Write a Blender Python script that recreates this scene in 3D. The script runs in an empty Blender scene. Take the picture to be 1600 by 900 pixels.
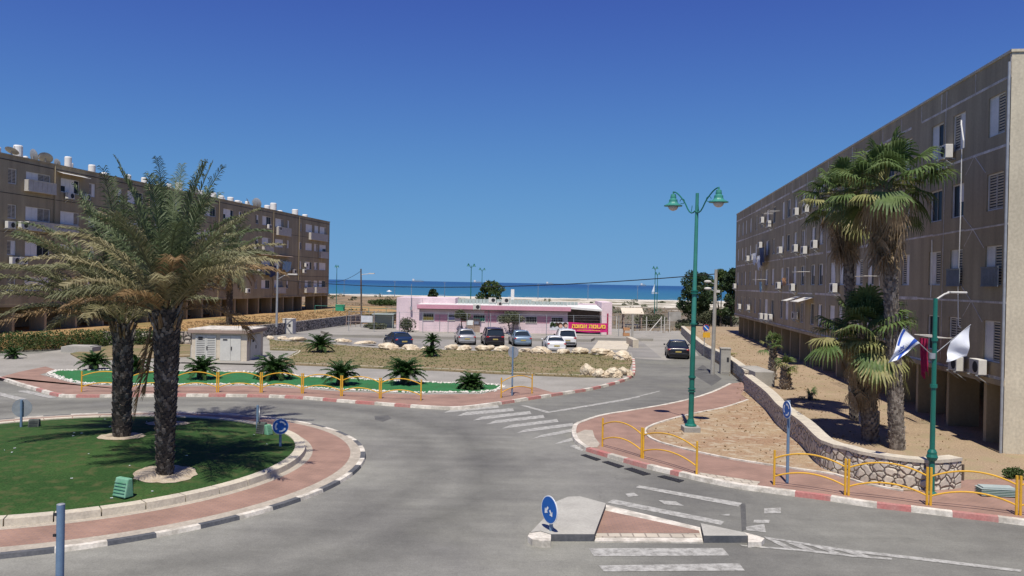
import bpy, bmesh, math, random
from mathutils import Vector, Matrix
R = math.radians
rnd = random.Random(7)
sc = bpy.context.scene
col = sc.collection

# ------------------------------------------------------------------ camera, light
FPX = 1250.0
CAMZ = 6.0
roll = 0.019; cr = math.sqrt(1 - roll * roll); pit = math.atan(8.2 / FPX)
fw = Vector((0, math.cos(pit), -math.sin(pit)))
r0 = Vector((1, 0, 0)); u0 = r0.cross(fw)
rt = cr * r0 + roll * u0; up = -roll * r0 + cr * u0
cd = bpy.data.cameras.new('camera'); cam = bpy.data.objects.new('camera', cd); col.objects.link(cam)
cd.sensor_width = 36; cd.lens = FPX / 1600 * 36; cd.clip_start = 0.1; cd.clip_end = 90000
mw = Matrix((( rt.x, up.x, -fw.x, 0), (rt.y, up.y, -fw.y, 0), (rt.z, up.z, -fw.z, CAMZ), (0, 0, 0, 1)))
cam.matrix_world = mw
sc.camera = cam
SUN_EL = R(65); SH = Vector((0.12, 1.0)).normalized()      # direction in which shadows fall
w = bpy.data.worlds.new('World'); sc.world = w; w.use_nodes = True
nt = w.node_tree; bg = nt.nodes['Background']
sky = nt.nodes.new('ShaderNodeTexSky'); sky.sky_type = 'NISHITA'; sky.sun_disc = False
sky.sun_elevation = SUN_EL
az = math.atan2(-SH.x, -SH.y)                                # compass azimuth of the sun (from +Y towards +X)
sky.sun_rotation = az
sky.air_density = 0.5; sky.dust_density = 0.0; sky.ozone_density = 3.0; sky.altitude = 0
SKS = 0.085; bg.inputs[1].default_value = SKS
sp_ = nt.nodes.new('ShaderNodeSeparateColor'); cb_ = nt.nodes.new('ShaderNodeCombineColor'); nt.links.new(sky.outputs[0], sp_.inputs[0])
for i_, (n_, b_, k_) in enumerate(((1.5, .045, .152), (2.2, .02, .302), (2.0, .03, .52))):      # the sky's own gradient, made flatter and bluer towards the horizon
    def mt_(op, x, y):
        q_ = nt.nodes.new('ShaderNodeMath'); q_.operation = op
        for t_, v_ in enumerate((x, y)):
            if isinstance(v_, (int, float)): q_.inputs[t_].default_value = v_
            else: nt.links.new(v_, q_.inputs[t_])
        return q_.outputs[0]
    xn = mt_('POWER', mt_('MULTIPLY', sp_.outputs[i_], SKS), n_)
    nt.links.new(mt_('MULTIPLY', mt_('DIVIDE', xn, mt_('ADD', xn, b_)), k_ / SKS), cb_.inputs[i_])
nt.links.new(cb_.outputs[0], bg.inputs[0])
sd = bpy.data.lights.new('sun', 'SUN'); so = bpy.data.objects.new('sun', sd); col.objects.link(so)
sd.energy = 4.3; sd.angle = R(0.53); sd.color = (1.0, 0.95, 0.86)
sdir = Vector((SH.x * math.cos(SUN_EL), SH.y * math.cos(SUN_EL), -math.sin(SUN_EL)))
so.rotation_euler = sdir.to_track_quat('-Z', 'Y').to_euler(); so.location = (0, -20, 60)
vs = sc.view_settings; vs.view_transform = 'Standard'; vs.look = 'None'; vs.exposure = 0.35; vs.gamma = 1.0
vs.use_curve_mapping = False

# ------------------------------------------------------------------ survey helpers (ground points read off the photograph)
C0 = Vector((0, 0, CAMZ))
def ray(x, y): return fw * FPX + rt * (x - 800) + up * (450 - y)
def G(x, y, z=0.0):
    d = ray(x, y); return C0 + d * ((z - CAMZ) / d.z)
def atY(x, y, Y):
    d = ray(x, y); return C0 + d * (Y / d.y)
def onplane(x, y, A, dr):
    n = Vector((dr[1], -dr[0], 0)); d = ray(x, y); t = Vector((A[0], A[1], 0)).dot(n) / d.dot(n); q = C0 + d * t
    return (q.x - A[0]) * dr[0] + (q.y - A[1]) * dr[1], q.z
def GP(pts, z=0.0): return [G(x, y, z) for x, y in pts]
def zm(pts, ox, oy, s): return [(ox + x / s, oy + y / s) for x, y in pts]
def dense(pts, step=0.6):
    """smooth a ground polyline (Catmull-Rom) and resample it"""
    P = [Vector((p[0], p[1], 0)) for p in pts]; out = []
    for i in range(len(P) - 1):
        a = P[max(i - 1, 0)]; b = P[i]; c = P[i + 1]; d = P[min(i + 2, len(P) - 1)]
        n = max(1, int((c - b).length / step))
        for k in range(n):
            t = k / n
            out.append(0.5 * ((2 * b) + (c - a) * t + (2 * a - 5 * b + 4 * c - d) * t * t + (3 * b - a - 3 * c + d) * t ** 3))
    out.append(P[-1]); return out
def offset(pts, w):
    out = []
    for i, p in enumerate(pts):
        a = pts[max(i - 1, 0)]; b = pts[min(i + 1, len(pts) - 1)]
        t = Vector((b[0] - a[0], b[1] - a[1], 0)).normalized()
        out.append(Vector((p[0] - t.y * w, p[1] + t.x * w, 0)))
    return out

# ------------------------------------------------------------------ mesh building
def root_loc(o):
    l = Vector((0, 0, 0))
    while o is not None: l += o.location; o = o.parent
    return l
class MB:
    def __init__(s): s.v = []; s.f = []; s.m = []
    def add(s, vs, fs, m=0):
        b = len(s.v); s.v.extend([Vector(q) for q in vs]); s.f.extend([tuple(b + i for i in f) for f in fs]); s.m.extend([m] * len(fs))
    def box(s, cx, cy, cz, sx, sy, sz, rz=0, m=0, M=None):
        q = []
        for z in (-.5, .5):
            for x, y in ((-.5, -.5), (.5, -.5), (.5, .5), (-.5, .5)):
                X, Y = x * sx, y * sy
                q.append(Vector((cx + X * math.cos(rz) - Y * math.sin(rz), cy + X * math.sin(rz) + Y * math.cos(rz), cz + z * sz)))
        if M is not None: q = [M @ p for p in q]
        s.add(q, [(0, 3, 2, 1), (4, 5, 6, 7), (0, 1, 5, 4), (1, 2, 6, 5), (2, 3, 7, 6), (3, 0, 4, 7)], m); return s
    def box2(s, x0, x1, y0, y1, z0, z1, m=0): return s.box((x0 + x1) / 2, (y0 + y1) / 2, (z0 + z1) / 2, x1 - x0, y1 - y0, z1 - z0, m=m)
    def prism(s, poly, z0, z1, m=0, ms=None):
        n = len(poly)
        a = sum(poly[i][0] * poly[(i + 1) % n][1] - poly[(i + 1) % n][0] * poly[i][1] for i in range(n))
        if a < 0: poly = poly[::-1]
        zf = (lambda p, z: z(p) if callable(z) else z)
        vs = [(p[0], p[1], zf(p, z0)) for p in poly] + [(p[0], p[1], zf(p, z1)) for p in poly]
        s.add(vs, [tuple(range(n, 2 * n))], m)
        s.add(vs, [tuple(range(n - 1, -1, -1))] + [(i, (i + 1) % n, n + (i + 1) % n, n + i) for i in range(n)], m if ms is None else ms); return s
    def sheet(s, poly, z, m=0):
        n = len(poly)
        a = sum(poly[i][0] * poly[(i + 1) % n][1] - poly[(i + 1) % n][0] * poly[i][1] for i in range(n))
        if a < 0: poly = poly[::-1]
        s.add([(p[0], p[1], z(p) if callable(z) else z) for p in poly], [tuple(range(n))], m); return s
    def cone(s, p0, p1, r0, r1, n=8, m=0, caps=True):
        p0 = Vector(p0); p1 = Vector(p1); d = (p1 - p0)
        if d.length < 1e-7: return s
        d.normalize(); a = d.orthogonal().normalized(); b = d.cross(a)
        vs = [p0 + (a * math.cos(2 * math.pi * i / n) + b * math.sin(2 * math.pi * i / n)) * r0 for i in range(n)]
        vs += [p1 + (a * math.cos(2 * math.pi * i / n) + b * math.sin(2 * math.pi * i / n)) * r1 for i in range(n)]
        fs = [(i, (i + 1) % n, n + (i + 1) % n, n + i) for i in range(n)]
        if caps: fs += [tuple(range(n - 1, -1, -1)), tuple(range(n, 2 * n))]
        s.add(vs, fs, m); return s
    def tube(s, pts, r, n=8, m=0):
        pts = [Vector(p) for p in pts]; N = len(pts); rings = []; a = None
        for i, p in enumerate(pts):
            d = (pts[min(i + 1, N - 1)] - pts[max(i - 1, 0)]).normalized()
            if a is None: a = d.orthogonal().normalized()
            a = (a - d * a.dot(d)).normalized(); b = d.cross(a); rr = r[i] if isinstance(r, (list, tuple)) else r
            rings += [p + (a * math.cos(2 * math.pi * k / n) + b * math.sin(2 * math.pi * k / n)) * rr for k in range(n)]
        fs = [(i * n + k, i * n + (k + 1) % n, (i + 1) * n + (k + 1) % n, (i + 1) * n + k) for i in range(N - 1) for k in range(n)]
        fs += [tuple(range(n - 1, -1, -1)), tuple(range((N - 1) * n, N * n))]
        s.add(rings, fs, m); return s
    def lathe(s, c, prof, n=16, m=0):
        vs = []
        for r, z in prof: vs += [(c[0] + r * math.cos(2 * math.pi * k / n), c[1] + r * math.sin(2 * math.pi * k / n), c[2] + z) for k in range(n)]
        N = len(prof)
        fs = [(i * n + k, i * n + (k + 1) % n, (i + 1) * n + (k + 1) % n, (i + 1) * n + k) for i in range(N - 1) for k in range(n)]
        fs += [tuple(range(n - 1, -1, -1)), tuple(range((N - 1) * n, N * n))]
        s.add(vs, fs, m); return s
    def blob(s, c, rad, seed=0, rough=.25, m=0, sub=2, flat=0.0):
        bm = bmesh.new(); bmesh.ops.create_icosphere(bm, subdivisions=sub, radius=1)
        rr = random.Random(seed); ax = [Vector((rr.uniform(-1, 1), rr.uniform(-1, 1), rr.uniform(-1, 1))).normalized() for _ in range(9)]
        am = [rr.uniform(-rough, rough) for _ in ax]; vs = []
        for v in bm.verts:
            d = v.co.normalized(); k = 1 + sum(a * max(0, d.dot(x)) ** 3 for a, x in zip(am, ax)) + rr.uniform(-1, 1) * rough * .26
            q = d * k; z = max(q.z, -flat) if flat else q.z
            vs.append((c[0] + q.x * rad[0], c[1] + q.y * rad[1], c[2] + z * rad[2]))
        s.add(vs, [tuple(v.index for v in f.verts) for f in bm.faces], m); bm.free(); return s
    def build(s, name, mats, parent=None, smooth=False, org=None):
        if not isinstance(mats, (list, tuple)): mats = [mats]
        if parent is not None: o0 = root_loc(parent)
        elif org is not None: o0 = Vector(org)
        else:
            xs = [q.x for q in s.v]; ys = [q.y for q in s.v]; zs = [q.z for q in s.v]
            o0 = Vector(((min(xs) + max(xs)) / 2, (min(ys) + max(ys)) / 2, min(zs)))
        me = bpy.data.meshes.new(name); me.from_pydata([q - o0 for q in s.v], [], s.f)
        for m in mats: me.materials.append(m)
        if len(mats) > 1: me.polygons.foreach_set('material_index', s.m)
        if smooth: me.polygons.foreach_set('use_smooth', [True] * len(me.polygons))
        me.update(); ob = bpy.data.objects.new(name, me); col.objects.link(ob)
        if parent is not None: ob.parent = parent
        else: ob.location = o0
        return ob
def bevel(ob, wd, seg=2):
    m = ob.modifiers.new('bevel', 'BEVEL'); m.width = wd; m.segments = seg; m.limit_method = 'ANGLE'; m.angle_limit = R(35); return ob
def empty(name, loc=(0, 0, 0), rz=0):
    o = bpy.data.objects.new(name, None); o.empty_display_size = .3; o.location = loc; o.rotation_euler = (0, 0, rz); col.objects.link(o); return o
def tag(o, label, cat=None, group=None, kind=None):
    if label: o['label'] = label
    if cat: o['category'] = cat
    if group: o['group'] = group
    if kind: o['kind'] = kind
    return o
def structure(o, label=None):
    o['kind'] = 'structure'
    if label: o['label'] = label
    return o
def kids(o): return [c for c in col.objects if c.parent == o]
def copy_tree(o, parent=None):
    c = o.copy(); col.objects.link(c); c.parent = parent
    for ch in CH.get(o.name) or kids(o): copy_tree(ch, c)
    return c
CH = {}

# ------------------------------------------------------------------ materials
def add_streaks(m, lo=.78, hi=1.12, sc=(1.3, 1.3, .10), patch=.5):
    t = m.node_tree; N = t.nodes; L = t.links; b = N['Principled BSDF']; src = b.inputs['Base Color'].links[0].from_socket
    tc = N.new('ShaderNodeTexCoord')
    for s_, l_, h_, d_ in ((sc, lo, hi, 5), ((.09, .09, .16), 1 - patch * .3, 1 + patch * .18, 3)):
        mp = N.new('ShaderNodeMapping'); mp.inputs['Scale'].default_value = s_; L.new(tc.outputs['Object'], mp.inputs[0]); n = N.new('ShaderNodeTexNoise'); n.inputs['Scale'].default_value = 1; n.inputs['Detail'].default_value = d_; n.inputs['Roughness'].default_value = .6; L.new(mp.outputs[0], n.inputs['Vector'])
        r = N.new('ShaderNodeMapRange'); r.inputs[1].default_value = .35; r.inputs[2].default_value = .65; r.inputs[3].default_value = l_; r.inputs[4].default_value = h_; L.new(n.outputs['Fac'], r.inputs[0])
        x = N.new('ShaderNodeMix'); x.data_type = 'RGBA'; x.blend_type = 'MULTIPLY'; x.inputs[0].default_value = 1; L.new(src, x.inputs[6]); L.new(r.outputs[0], x.inputs[7]); src = x.outputs[2]
    L.new(src, b.inputs['Base Color']); return m
def mat(name, c1, c2=None, scale=2.0, rough=.85, bump=0.0, fine=0.12, fscale=None, metal=0, world=False, spec=.3, alpha=None, detail=6, lo=.35, hi=.65, emit=None):
    m = bpy.data.materials.new(name); m.use_nodes = True; t = m.node_tree; N = t.nodes; L = t.links
    b = N['Principled BSDF']; b.inputs['Roughness'].default_value = rough; b.inputs['Metallic'].default_value = metal
    b.inputs['Specular IOR Level'].default_value = spec
    c2 = c2 or c1
    if world: co = N.new('ShaderNodeNewGeometry').outputs['Position']
    else: co = N.new('ShaderNodeTexCoord').outputs['Object']
    n1 = N.new('ShaderNodeTexNoise'); n1.inputs['Scale'].default_value = scale; n1.inputs['Detail'].default_value = detail; L.new(co, n1.inputs['Vector'])
    mr = N.new('ShaderNodeMapRange'); mr.inputs[1].default_value = lo; mr.inputs[2].default_value = hi; L.new(n1.outputs['Fac'], mr.inputs[0])
    mx = N.new('ShaderNodeMix'); mx.data_type = 'RGBA'; mx.inputs[6].default_value = (*c1, 1); mx.inputs[7].default_value = (*c2, 1); L.new(mr.outputs[0], mx.inputs[0])
    n2 = N.new('ShaderNodeTexNoise'); n2.inputs['Scale'].default_value = fscale or scale * 9; n2.inputs['Detail'].default_value = 4; L.new(co, n2.inputs['Vector'])
    mr2 = N.new('ShaderNodeMapRange'); mr2.inputs[1].default_value = .3; mr2.inputs[2].default_value = .7; mr2.inputs[3].default_value = 1 - fine; mr2.inputs[4].default_value = 1 + fine; L.new(n2.outputs['Fac'], mr2.inputs[0])
    ml = N.new('ShaderNodeMix'); ml.data_type = 'RGBA'; ml.blend_type = 'MULTIPLY'; ml.inputs[0].default_value = 1; L.new(mx.outputs[2], ml.inputs[6]); L.new(mr2.outputs[0], ml.inputs[7])
    L.new(ml.outputs[2], b.inputs['Base Color'])
    if bump:
        bp = N.new('ShaderNodeBump'); bp.inputs['Strength'].default_value = bump; bp.inputs['Distance'].default_value = .03; L.new(n2.outputs['Fac'], bp.inputs['Height']); L.new(bp.outputs[0], b.inputs['Normal'])
    m['_out'] = 1
    return m
def leafmat(name, c1, c2, scale=1.2, trans=.25):
    m = mat(name, c1, c2, scale=scale, rough=.55, fine=.25, spec=.25)
    t = m.node_tree; b = t.nodes['Principled BSDF']; src = b.inputs['Base Color'].links[0].from_socket
    tr = t.nodes.new('ShaderNodeBsdfTranslucent'); t.links.new(src, tr.inputs['Color'])
    ms = t.nodes.new('ShaderNodeMixShader'); ms.inputs[0].default_value = trans
    t.links.new(b.outputs[0], ms.inputs[1]); t.links.new(tr.outputs[0], ms.inputs[2]); t.links.new(ms.outputs[0], t.nodes['Material Output'].inputs[0]); return m
def stonemat(name, scale, cols, gap=(.05, .04, .03), gw=.06, stretch=(1, 1, 1)):
    m = bpy.data.materials.new(name); m.use_nodes = True; t = m.node_tree; N = t.nodes; L = t.links; b = N['Principled BSDF']; b.inputs['Roughness'].default_value = .9
    g = N.new('ShaderNodeNewGeometry'); mp = N.new('ShaderNodeMapping'); mp.inputs['Scale'].default_value = stretch; L.new(g.outputs['Position'], mp.inputs[0])
    nz = N.new('ShaderNodeTexNoise'); nz.inputs['Scale'].default_value = 3; L.new(mp.outputs[0], nz.inputs['Vector'])
    ad = N.new('ShaderNodeMix'); ad.data_type = 'RGBA'; ad.blend_type = 'LINEAR_LIGHT'; ad.inputs[0].default_value = .07; L.new(mp.outputs[0], ad.inputs[6]); L.new(nz.outputs['Color'], ad.inputs[7])
    v1 = N.new('ShaderNodeTexVoronoi'); v1.inputs['Scale'].default_value = scale; L.new(ad.outputs[2], v1.inputs['Vector'])
    v2 = N.new('ShaderNodeTexVoronoi'); v2.feature = 'DISTANCE_TO_EDGE'; v2.inputs['Scale'].default_value = scale; L.new(ad.outputs[2], v2.inputs['Vector'])
    rp = N.new('ShaderNodeValToRGB'); e = rp.color_ramp.elements; e[0].color = (*cols[0], 1); e[1].color = (*cols[-1], 1)
    for i, c in enumerate(cols[1:-1]): q = e.new((i + 1) / (len(cols) - 1)); q.color = (*c, 1)
    sp = N.new('ShaderNodeSeparateColor'); L.new(v1.outputs['Color'], sp.inputs[0]); L.new(sp.outputs[0], rp.inputs[0])
    n2 = N.new('ShaderNodeTexNoise'); n2.inputs['Scale'].default_value = 14; L.new(mp.outputs[0], n2.inputs['Vector'])
    mr2 = N.new('ShaderNodeMapRange'); mr2.inputs[3].default_value = .65; mr2.inputs[4].default_value = 1.3; L.new(n2.outputs['Fac'], mr2.inputs[0])
    ml = N.new('ShaderNodeMix'); ml.data_type = 'RGBA'; ml.blend_type = 'MULTIPLY'; ml.inputs[0].default_value = 1; L.new(rp.outputs[0], ml.inputs[6]); L.new(mr2.outputs[0], ml.inputs[7])
    mr = N.new('ShaderNodeMapRange'); mr.inputs[1].default_value = gw * .35; mr.inputs[2].default_value = gw; L.new(v2.outputs['Distance'], mr.inputs[0])
    mx = N.new('ShaderNodeMix'); mx.data_type = 'RGBA'; mx.inputs[6].default_value = (*gap, 1); L.new(mr.outputs[0], mx.inputs[0]); L.new(ml.outputs[2], mx.inputs[7]); L.new(mx.outputs[2], b.inputs['Base Color'])
    mh = N.new('ShaderNodeMapRange'); mh.inputs[1].default_value = 0; mh.inputs[2].default_value = gw * 3; L.new(v2.outputs['Distance'], mh.inputs[0])
    bp = N.new('ShaderNodeBump'); bp.inputs['Strength'].default_value = 1; bp.inputs['Distance'].default_value = .06; L.new(mh.outputs[0], bp.inputs['Height']); L.new(bp.outputs[0], b.inputs['Normal'])
    return m
def glassmat(name, c, rough=.08):
    m = bpy.data.materials.new(name); m.use_nodes = True; b = m.node_tree.nodes['Principled BSDF']; b.inputs['Base Color'].default_value = (*c, 1); b.inputs['Roughness'].default_value = rough; b.inputs['Specular IOR Level'].default_value = .6
    N = m.node_tree.nodes; n = N.new('ShaderNodeTexNoise'); n.inputs['Scale'].default_value = 3; r = N.new('ShaderNodeMapRange'); r.inputs[3].default_value = rough; r.inputs[4].default_value = rough + .08
    m.node_tree.links.new(n.outputs['Fac'], r.inputs[0]); m.node_tree.links.new(r.outputs[0], b.inputs['Roughness']); return m
def paint(name, c, rough=.35, metal=0.0, coat=.5, dirt=.1):
    m = mat(name, c, tuple(x * .9 for x in c), scale=3, rough=rough, metal=metal, fine=dirt, spec=.5)
    m.node_tree.nodes['Principled BSDF'].inputs['Coat Weight'].default_value = coat; return m

# asphalt: patches, tyre-polished lanes round the roundabout, fine grain, thin cracks
RC = Vector((-14.15, 25.5, 0))
def asphaltmat():
    m = bpy.data.materials.new('asphalt'); m.use_nodes = True; t = m.node_tree; N = t.nodes; L = t.links; b = N['Principled BSDF']; b.inputs['Roughness'].default_value = .8; b.inputs['Specular IOR Level'].default_value = .35
    g = N.new('ShaderNodeNewGeometry'); P = g.outputs['Position']
    def noise(sc_, det=5, vec=P, ro=.55):
        n = N.new('ShaderNodeTexNoise'); n.inputs['Scale'].default_value = sc_; n.inputs['Detail'].default_value = det; n.inputs['Roughness'].default_value = ro; L.new(vec, n.inputs['Vector']); return n.outputs['Fac']
    def mrange(x, a, bb, c, d):
        r = N.new('ShaderNodeMapRange'); r.inputs[1].default_value = a; r.inputs[2].default_value = bb; r.inputs[3].default_value = c; r.inputs[4].default_value = d; L.new(x, r.inputs[0]); return r.outputs[0]
    def mth(op, a, bb):
        n = N.new('ShaderNodeMath'); n.operation = op
        for i, q in enumerate((a, bb)):
            if isinstance(q, (int, float)): n.inputs[i].default_value = q
            else: L.new(q, n.inputs[i])
        return n.outputs[0]
    mx = N.new('ShaderNodeMix'); mx.data_type = 'RGBA'; mx.inputs[6].default_value = (.165, .160, .143, 1); mx.inputs[7].default_value = (.232, .227, .196, 1)
    L.new(mrange(noise(.16, 4), .38, .66, 0, 1), mx.inputs[0])
    du = N.new('ShaderNodeMix'); du.data_type = 'RGBA'; L.new(mrange(noise(.09, 5), .52, .68, 0, .75), du.inputs[0]); L.new(mx.outputs[2], du.inputs[6]); du.inputs[7].default_value = (.245, .24, .195, 1); mx = du
    vd = N.new('ShaderNodeVectorMath'); vd.operation = 'DISTANCE'; L.new(P, vd.inputs[0]); vd.inputs[1].default_value = RC
    dist = mth('ADD', vd.outputs['Value'], mrange(noise(.25, 3), 0, 1, -.8, .8))
    rp = N.new('ShaderNodeValToRGB'); cr_ = rp.color_ramp; e = cr_.elements; e[0].position = 0; e[0].color = (1.03, 1.03, 1.03, 1); e[1].position = 1; e[1].color = (.85, .85, .85, 1)
    for r_, v_ in ((9.6, 1.08), (10.6, .98), (11.6, .76), (12.5, .92), (13.4, .68), (14.6, .90), (16.4, 1.06), (17.3, 1.04), (19, .80), (21.5, .84)):
        q = e.new(r_ / 24); q.color = (v_, v_, v_, 1)
    L.new(mth('DIVIDE', dist, 24), rp.inputs[0])
    a = N.new('ShaderNodeMix'); a.data_type = 'RGBA'; a.blend_type = 'MULTIPLY'; a.inputs[0].default_value = 1.0; L.new(mx.outputs[2], a.inputs[6]); L.new(rp.outputs[0], a.inputs[7])
    grain = mth('MULTIPLY', mth('MULTIPLY', mrange(noise(30, 4), .3, .7, .82, 1.18), mrange(noise(9, 5), .3, .7, .92, 1.08)), mrange(noise(1.6, 8), .3, .7, .90, 1.10))
    # streaks along the carriageway
    mp = N.new('ShaderNodeMapping'); mp.inputs['Scale'].default_value = (.12, 1.6, 1); L.new(P, mp.inputs[0]); st = mrange(noise(1.0, 4, mp.outputs[0]), .35, .65, .93, 1.06)
    # cracks
    v = N.new('ShaderNodeTexVoronoi'); v.feature = 'DISTANCE_TO_EDGE'; v.inputs['Scale'].default_value = .28
    nv = N.new('ShaderNodeTexNoise'); nv.inputs['Scale'].default_value = .7; nv.inputs['Detail'].default_value = 6; L.new(P, nv.inputs['Vector'])
    ad = N.new('ShaderNodeMix'); ad.data_type = 'RGBA'; ad.blend_type = 'ADD'; ad.inputs[0].default_value = 1; L.new(P, ad.inputs[6]); L.new(nv.outputs['Color'], ad.inputs[7]); L.new(ad.outputs[2], v.inputs['Vector'])
    ck = mth('MAXIMUM', mrange(v.outputs['Distance'], .0, .004, .84, 1), mrange(noise(.2, 2), .46, .5, 1, 0))
    f = mth('MULTIPLY', mth('MULTIPLY', grain, st), ck)
    c = N.new('ShaderNodeMix'); c.data_type = 'RGBA'; c.blend_type = 'MULTIPLY'; c.inputs[0].default_value = 1; L.new(a.outputs[2], c.inputs[6]); L.new(f, c.inputs[7]); L.new(c.outputs[2], b.inputs['Base Color'])
    bp = N.new('ShaderNodeBump'); bp.inputs['Strength'].default_value = .25; bp.inputs['Distance'].default_value = .01; L.new(noise(40, 3), bp.inputs['Height']); L.new(bp.outputs[0], b.inputs['Normal'])
    return m
def paver(name, c1, c2, sx, sy, mort, rot=0.0, msz=.012):
    m = bpy.data.materials.new(name); m.use_nodes = True; t = m.node_tree; N = t.nodes; L = t.links; b = N['Principled BSDF']; b.inputs['Roughness'].default_value = .88
    g = N.new('ShaderNodeNewGeometry'); mp = N.new('ShaderNodeMapping'); mp.inputs['Rotation'].default_value = (0, 0, rot); L.new(g.outputs['Position'], mp.inputs[0])
    br = N.new('ShaderNodeTexBrick'); br.inputs['Color1'].default_value = (*c1, 1); br.inputs['Color2'].default_value = (*c2, 1); br.inputs['Mortar'].default_value = (*mort, 1)
    br.inputs['Scale'].default_value = 1; br.inputs['Brick Width'].default_value = sx; br.inputs['Row Height'].default_value = sy; br.inputs['Mortar Size'].default_value = msz; L.new(mp.outputs[0], br.inputs['Vector'])
    n = N.new('ShaderNodeTexNoise'); n.inputs['Scale'].default_value = 1.1; n.inputs['Detail'].default_value = 7; L.new(g.outputs['Position'], n.inputs['Vector'])
    r = N.new('ShaderNodeMapRange'); r.inputs[1].default_value = .3; r.inputs[2].default_value = .7; r.inputs[3].default_value = .82; r.inputs[4].default_value = 1.15; L.new(n.outputs['Fac'], r.inputs[0])
    x = N.new('ShaderNodeMix'); x.data_type = 'RGBA'; x.blend_type = 'MULTIPLY'; x.inputs[0].default_value = 1; L.new(br.outputs[0], x.inputs[6]); L.new(r.outputs[0], x.inputs[7]); L.new(x.outputs[2], b.inputs['Base Color'])
    return m
def terrainmat():
    m = bpy.data.materials.new('open_ground'); m.use_nodes = True; t = m.node_tree; N = t.nodes; L = t.links; b = N['Principled BSDF']; b.inputs['Roughness'].default_value = .95; b.inputs['Specular IOR Level'].default_value = .1
    g = N.new('ShaderNodeNewGeometry'); P = g.outputs['Position']; sp = N.new('ShaderNodeSeparateXYZ'); L.new(P, sp.inputs[0])
    def noise(s_, d=6):
        n = N.new('ShaderNodeTexNoise'); n.inputs['Scale'].default_value = s_; n.inputs['Detail'].default_value = d; n.inputs['Roughness'].default_value = .65; L.new(P, n.inputs['Vector']); return n.outputs['Fac']
    def mr(x, a, bb, c=0, d=1):
        r = N.new('ShaderNodeMapRange'); r.inputs[1].default_value = a; r.inputs[2].default_value = bb; r.inputs[3].default_value = c; r.inputs[4].default_value = d; L.new(x, r.inputs[0]); return r.outputs[0]
    def mix(f, a, bb, bt='MIX'):
        x = N.new('ShaderNodeMix'); x.data_type = 'RGBA'; x.blend_type = bt
        for i, q in ((0, f), (6, a), (7, bb)):
            if isinstance(q, tuple): x.inputs[i].default_value = (*q, 1)
            elif isinstance(q, (int, float)): x.inputs[i].default_value = q
            else: L.new(q, x.inputs[i])
        return x.outputs[2]
    dry = mix(mr(noise(.06), .4, .6), (.30, .20, .115), (.25, .19, .13))
    dry = mix(mr(noise(.11), .50, .60), dry, (.115, .105, .07))
    xg = mr(sp.outputs[0], -10, 15)          # straw to the left, greyer scrub soil to the right
    dry = mix(xg, dry, mix(mr(noise(.09), .4, .6), (.20, .165, .125), (.13, .115, .085)))
    sand = mix(mr(noise(.07, 8), .47, .55), (.60, .55, .46), (.22, .20, .135))
    n3 = N.new('ShaderNodeMath'); n3.operation = 'ADD'; L.new(sp.outputs[1], n3.inputs[0]); L.new(mr(noise(.02, 4), .3, .7, -45, 45), n3.inputs[1])
    lf = N.new('ShaderNodeMath'); lf.operation = 'DIVIDE'; L.new(sp.outputs[0], lf.inputs[0]); L.new(sp.outputs[1], lf.inputs[1])
    n4 = N.new('ShaderNodeMath'); n4.operation = 'SUBTRACT'; L.new(n3.outputs[0], n4.inputs[0]); L.new(mr(lf.outputs[0], -.10, -.02, 190, 0), n4.inputs[1])
    c = mix(mr(n4.outputs[0], 225, 245), dry, sand)
    c = mix(mr(sp.outputs[1], 440, 462), c, (.66, .60, .50))
    c = mix(1.0, c, mr(noise(.9, 8), .3, .7, .65, 1.3), 'MULTIPLY'); L.new(c, b.inputs['Base Color']); return m
def seamat():
    m = bpy.data.materials.new('sea_water'); m.use_nodes = True; t = m.node_tree; N = t.nodes; L = t.links; b = N['Principled BSDF']; b.inputs['Roughness'].default_value = .32; b.inputs['Specular IOR Level'].default_value = .18
    g = N.new('ShaderNodeNewGeometry'); P = g.outputs['Position']; sp = N.new('ShaderNodeSeparateXYZ'); L.new(P, sp.inputs[0])
    n = N.new('ShaderNodeTexNoise'); n.inputs['Scale'].default_value = 1; n.inputs['Detail'].default_value = 5; mp = N.new('ShaderNodeMapping'); mp.inputs['Scale'].default_value = (.004, .012, 1); L.new(P, mp.inputs[0]); L.new(mp.outputs[0], n.inputs['Vector'])
    r = N.new('ShaderNodeMapRange'); r.inputs[3].default_value = -160; r.inputs[4].default_value = 160; L.new(n.outputs['Fac'], r.inputs[0])
    a = N.new('ShaderNodeMath'); L.new(sp.outputs[1], a.inputs[0]); L.new(r.outputs[0], a.inputs[1])
    dv = N.new('ShaderNodeMath'); dv.operation = 'DIVIDE'; dv.inputs[1].default_value = 3000; L.new(a.outputs[0], dv.inputs[0])
    rp = N.new('ShaderNodeValToRGB'); e = rp.color_ramp.elements; e[0].position = .14; e[0].color = (.032, .145, .19, 1); e[1].position = 1; e[1].color = (.010, .055, .155, 1)
    for p, c in ((.24, (.024, .12, .19)), (.42, (.018, .10, .19)), (.62, (.012, .072, .17))): q = e.new(p); q.color = (*c, 1)
    L.new(dv.outputs[0], rp.inputs[0]); L.new(rp.outputs[0], b.inputs['Base Color'])
    n2 = N.new('ShaderNodeTexNoise'); n2.inputs['Scale'].default_value = 1; n2.inputs['Detail'].default_value = 6; mp2 = N.new('ShaderNodeMapping'); mp2.inputs['Scale'].default_value = (.06, .2, 1); L.new(P, mp2.inputs[0]); L.new(mp2.outputs[0], n2.inputs['Vector'])
    bp = N.new('ShaderNodeBump'); bp.inputs['Strength'].default_value = .5; bp.inputs['Distance'].default_value = 1.0; L.new(n2.outputs['Fac'], bp.inputs['Height']); L.new(bp.outputs[0], b.inputs['Normal'])
    return m
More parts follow.
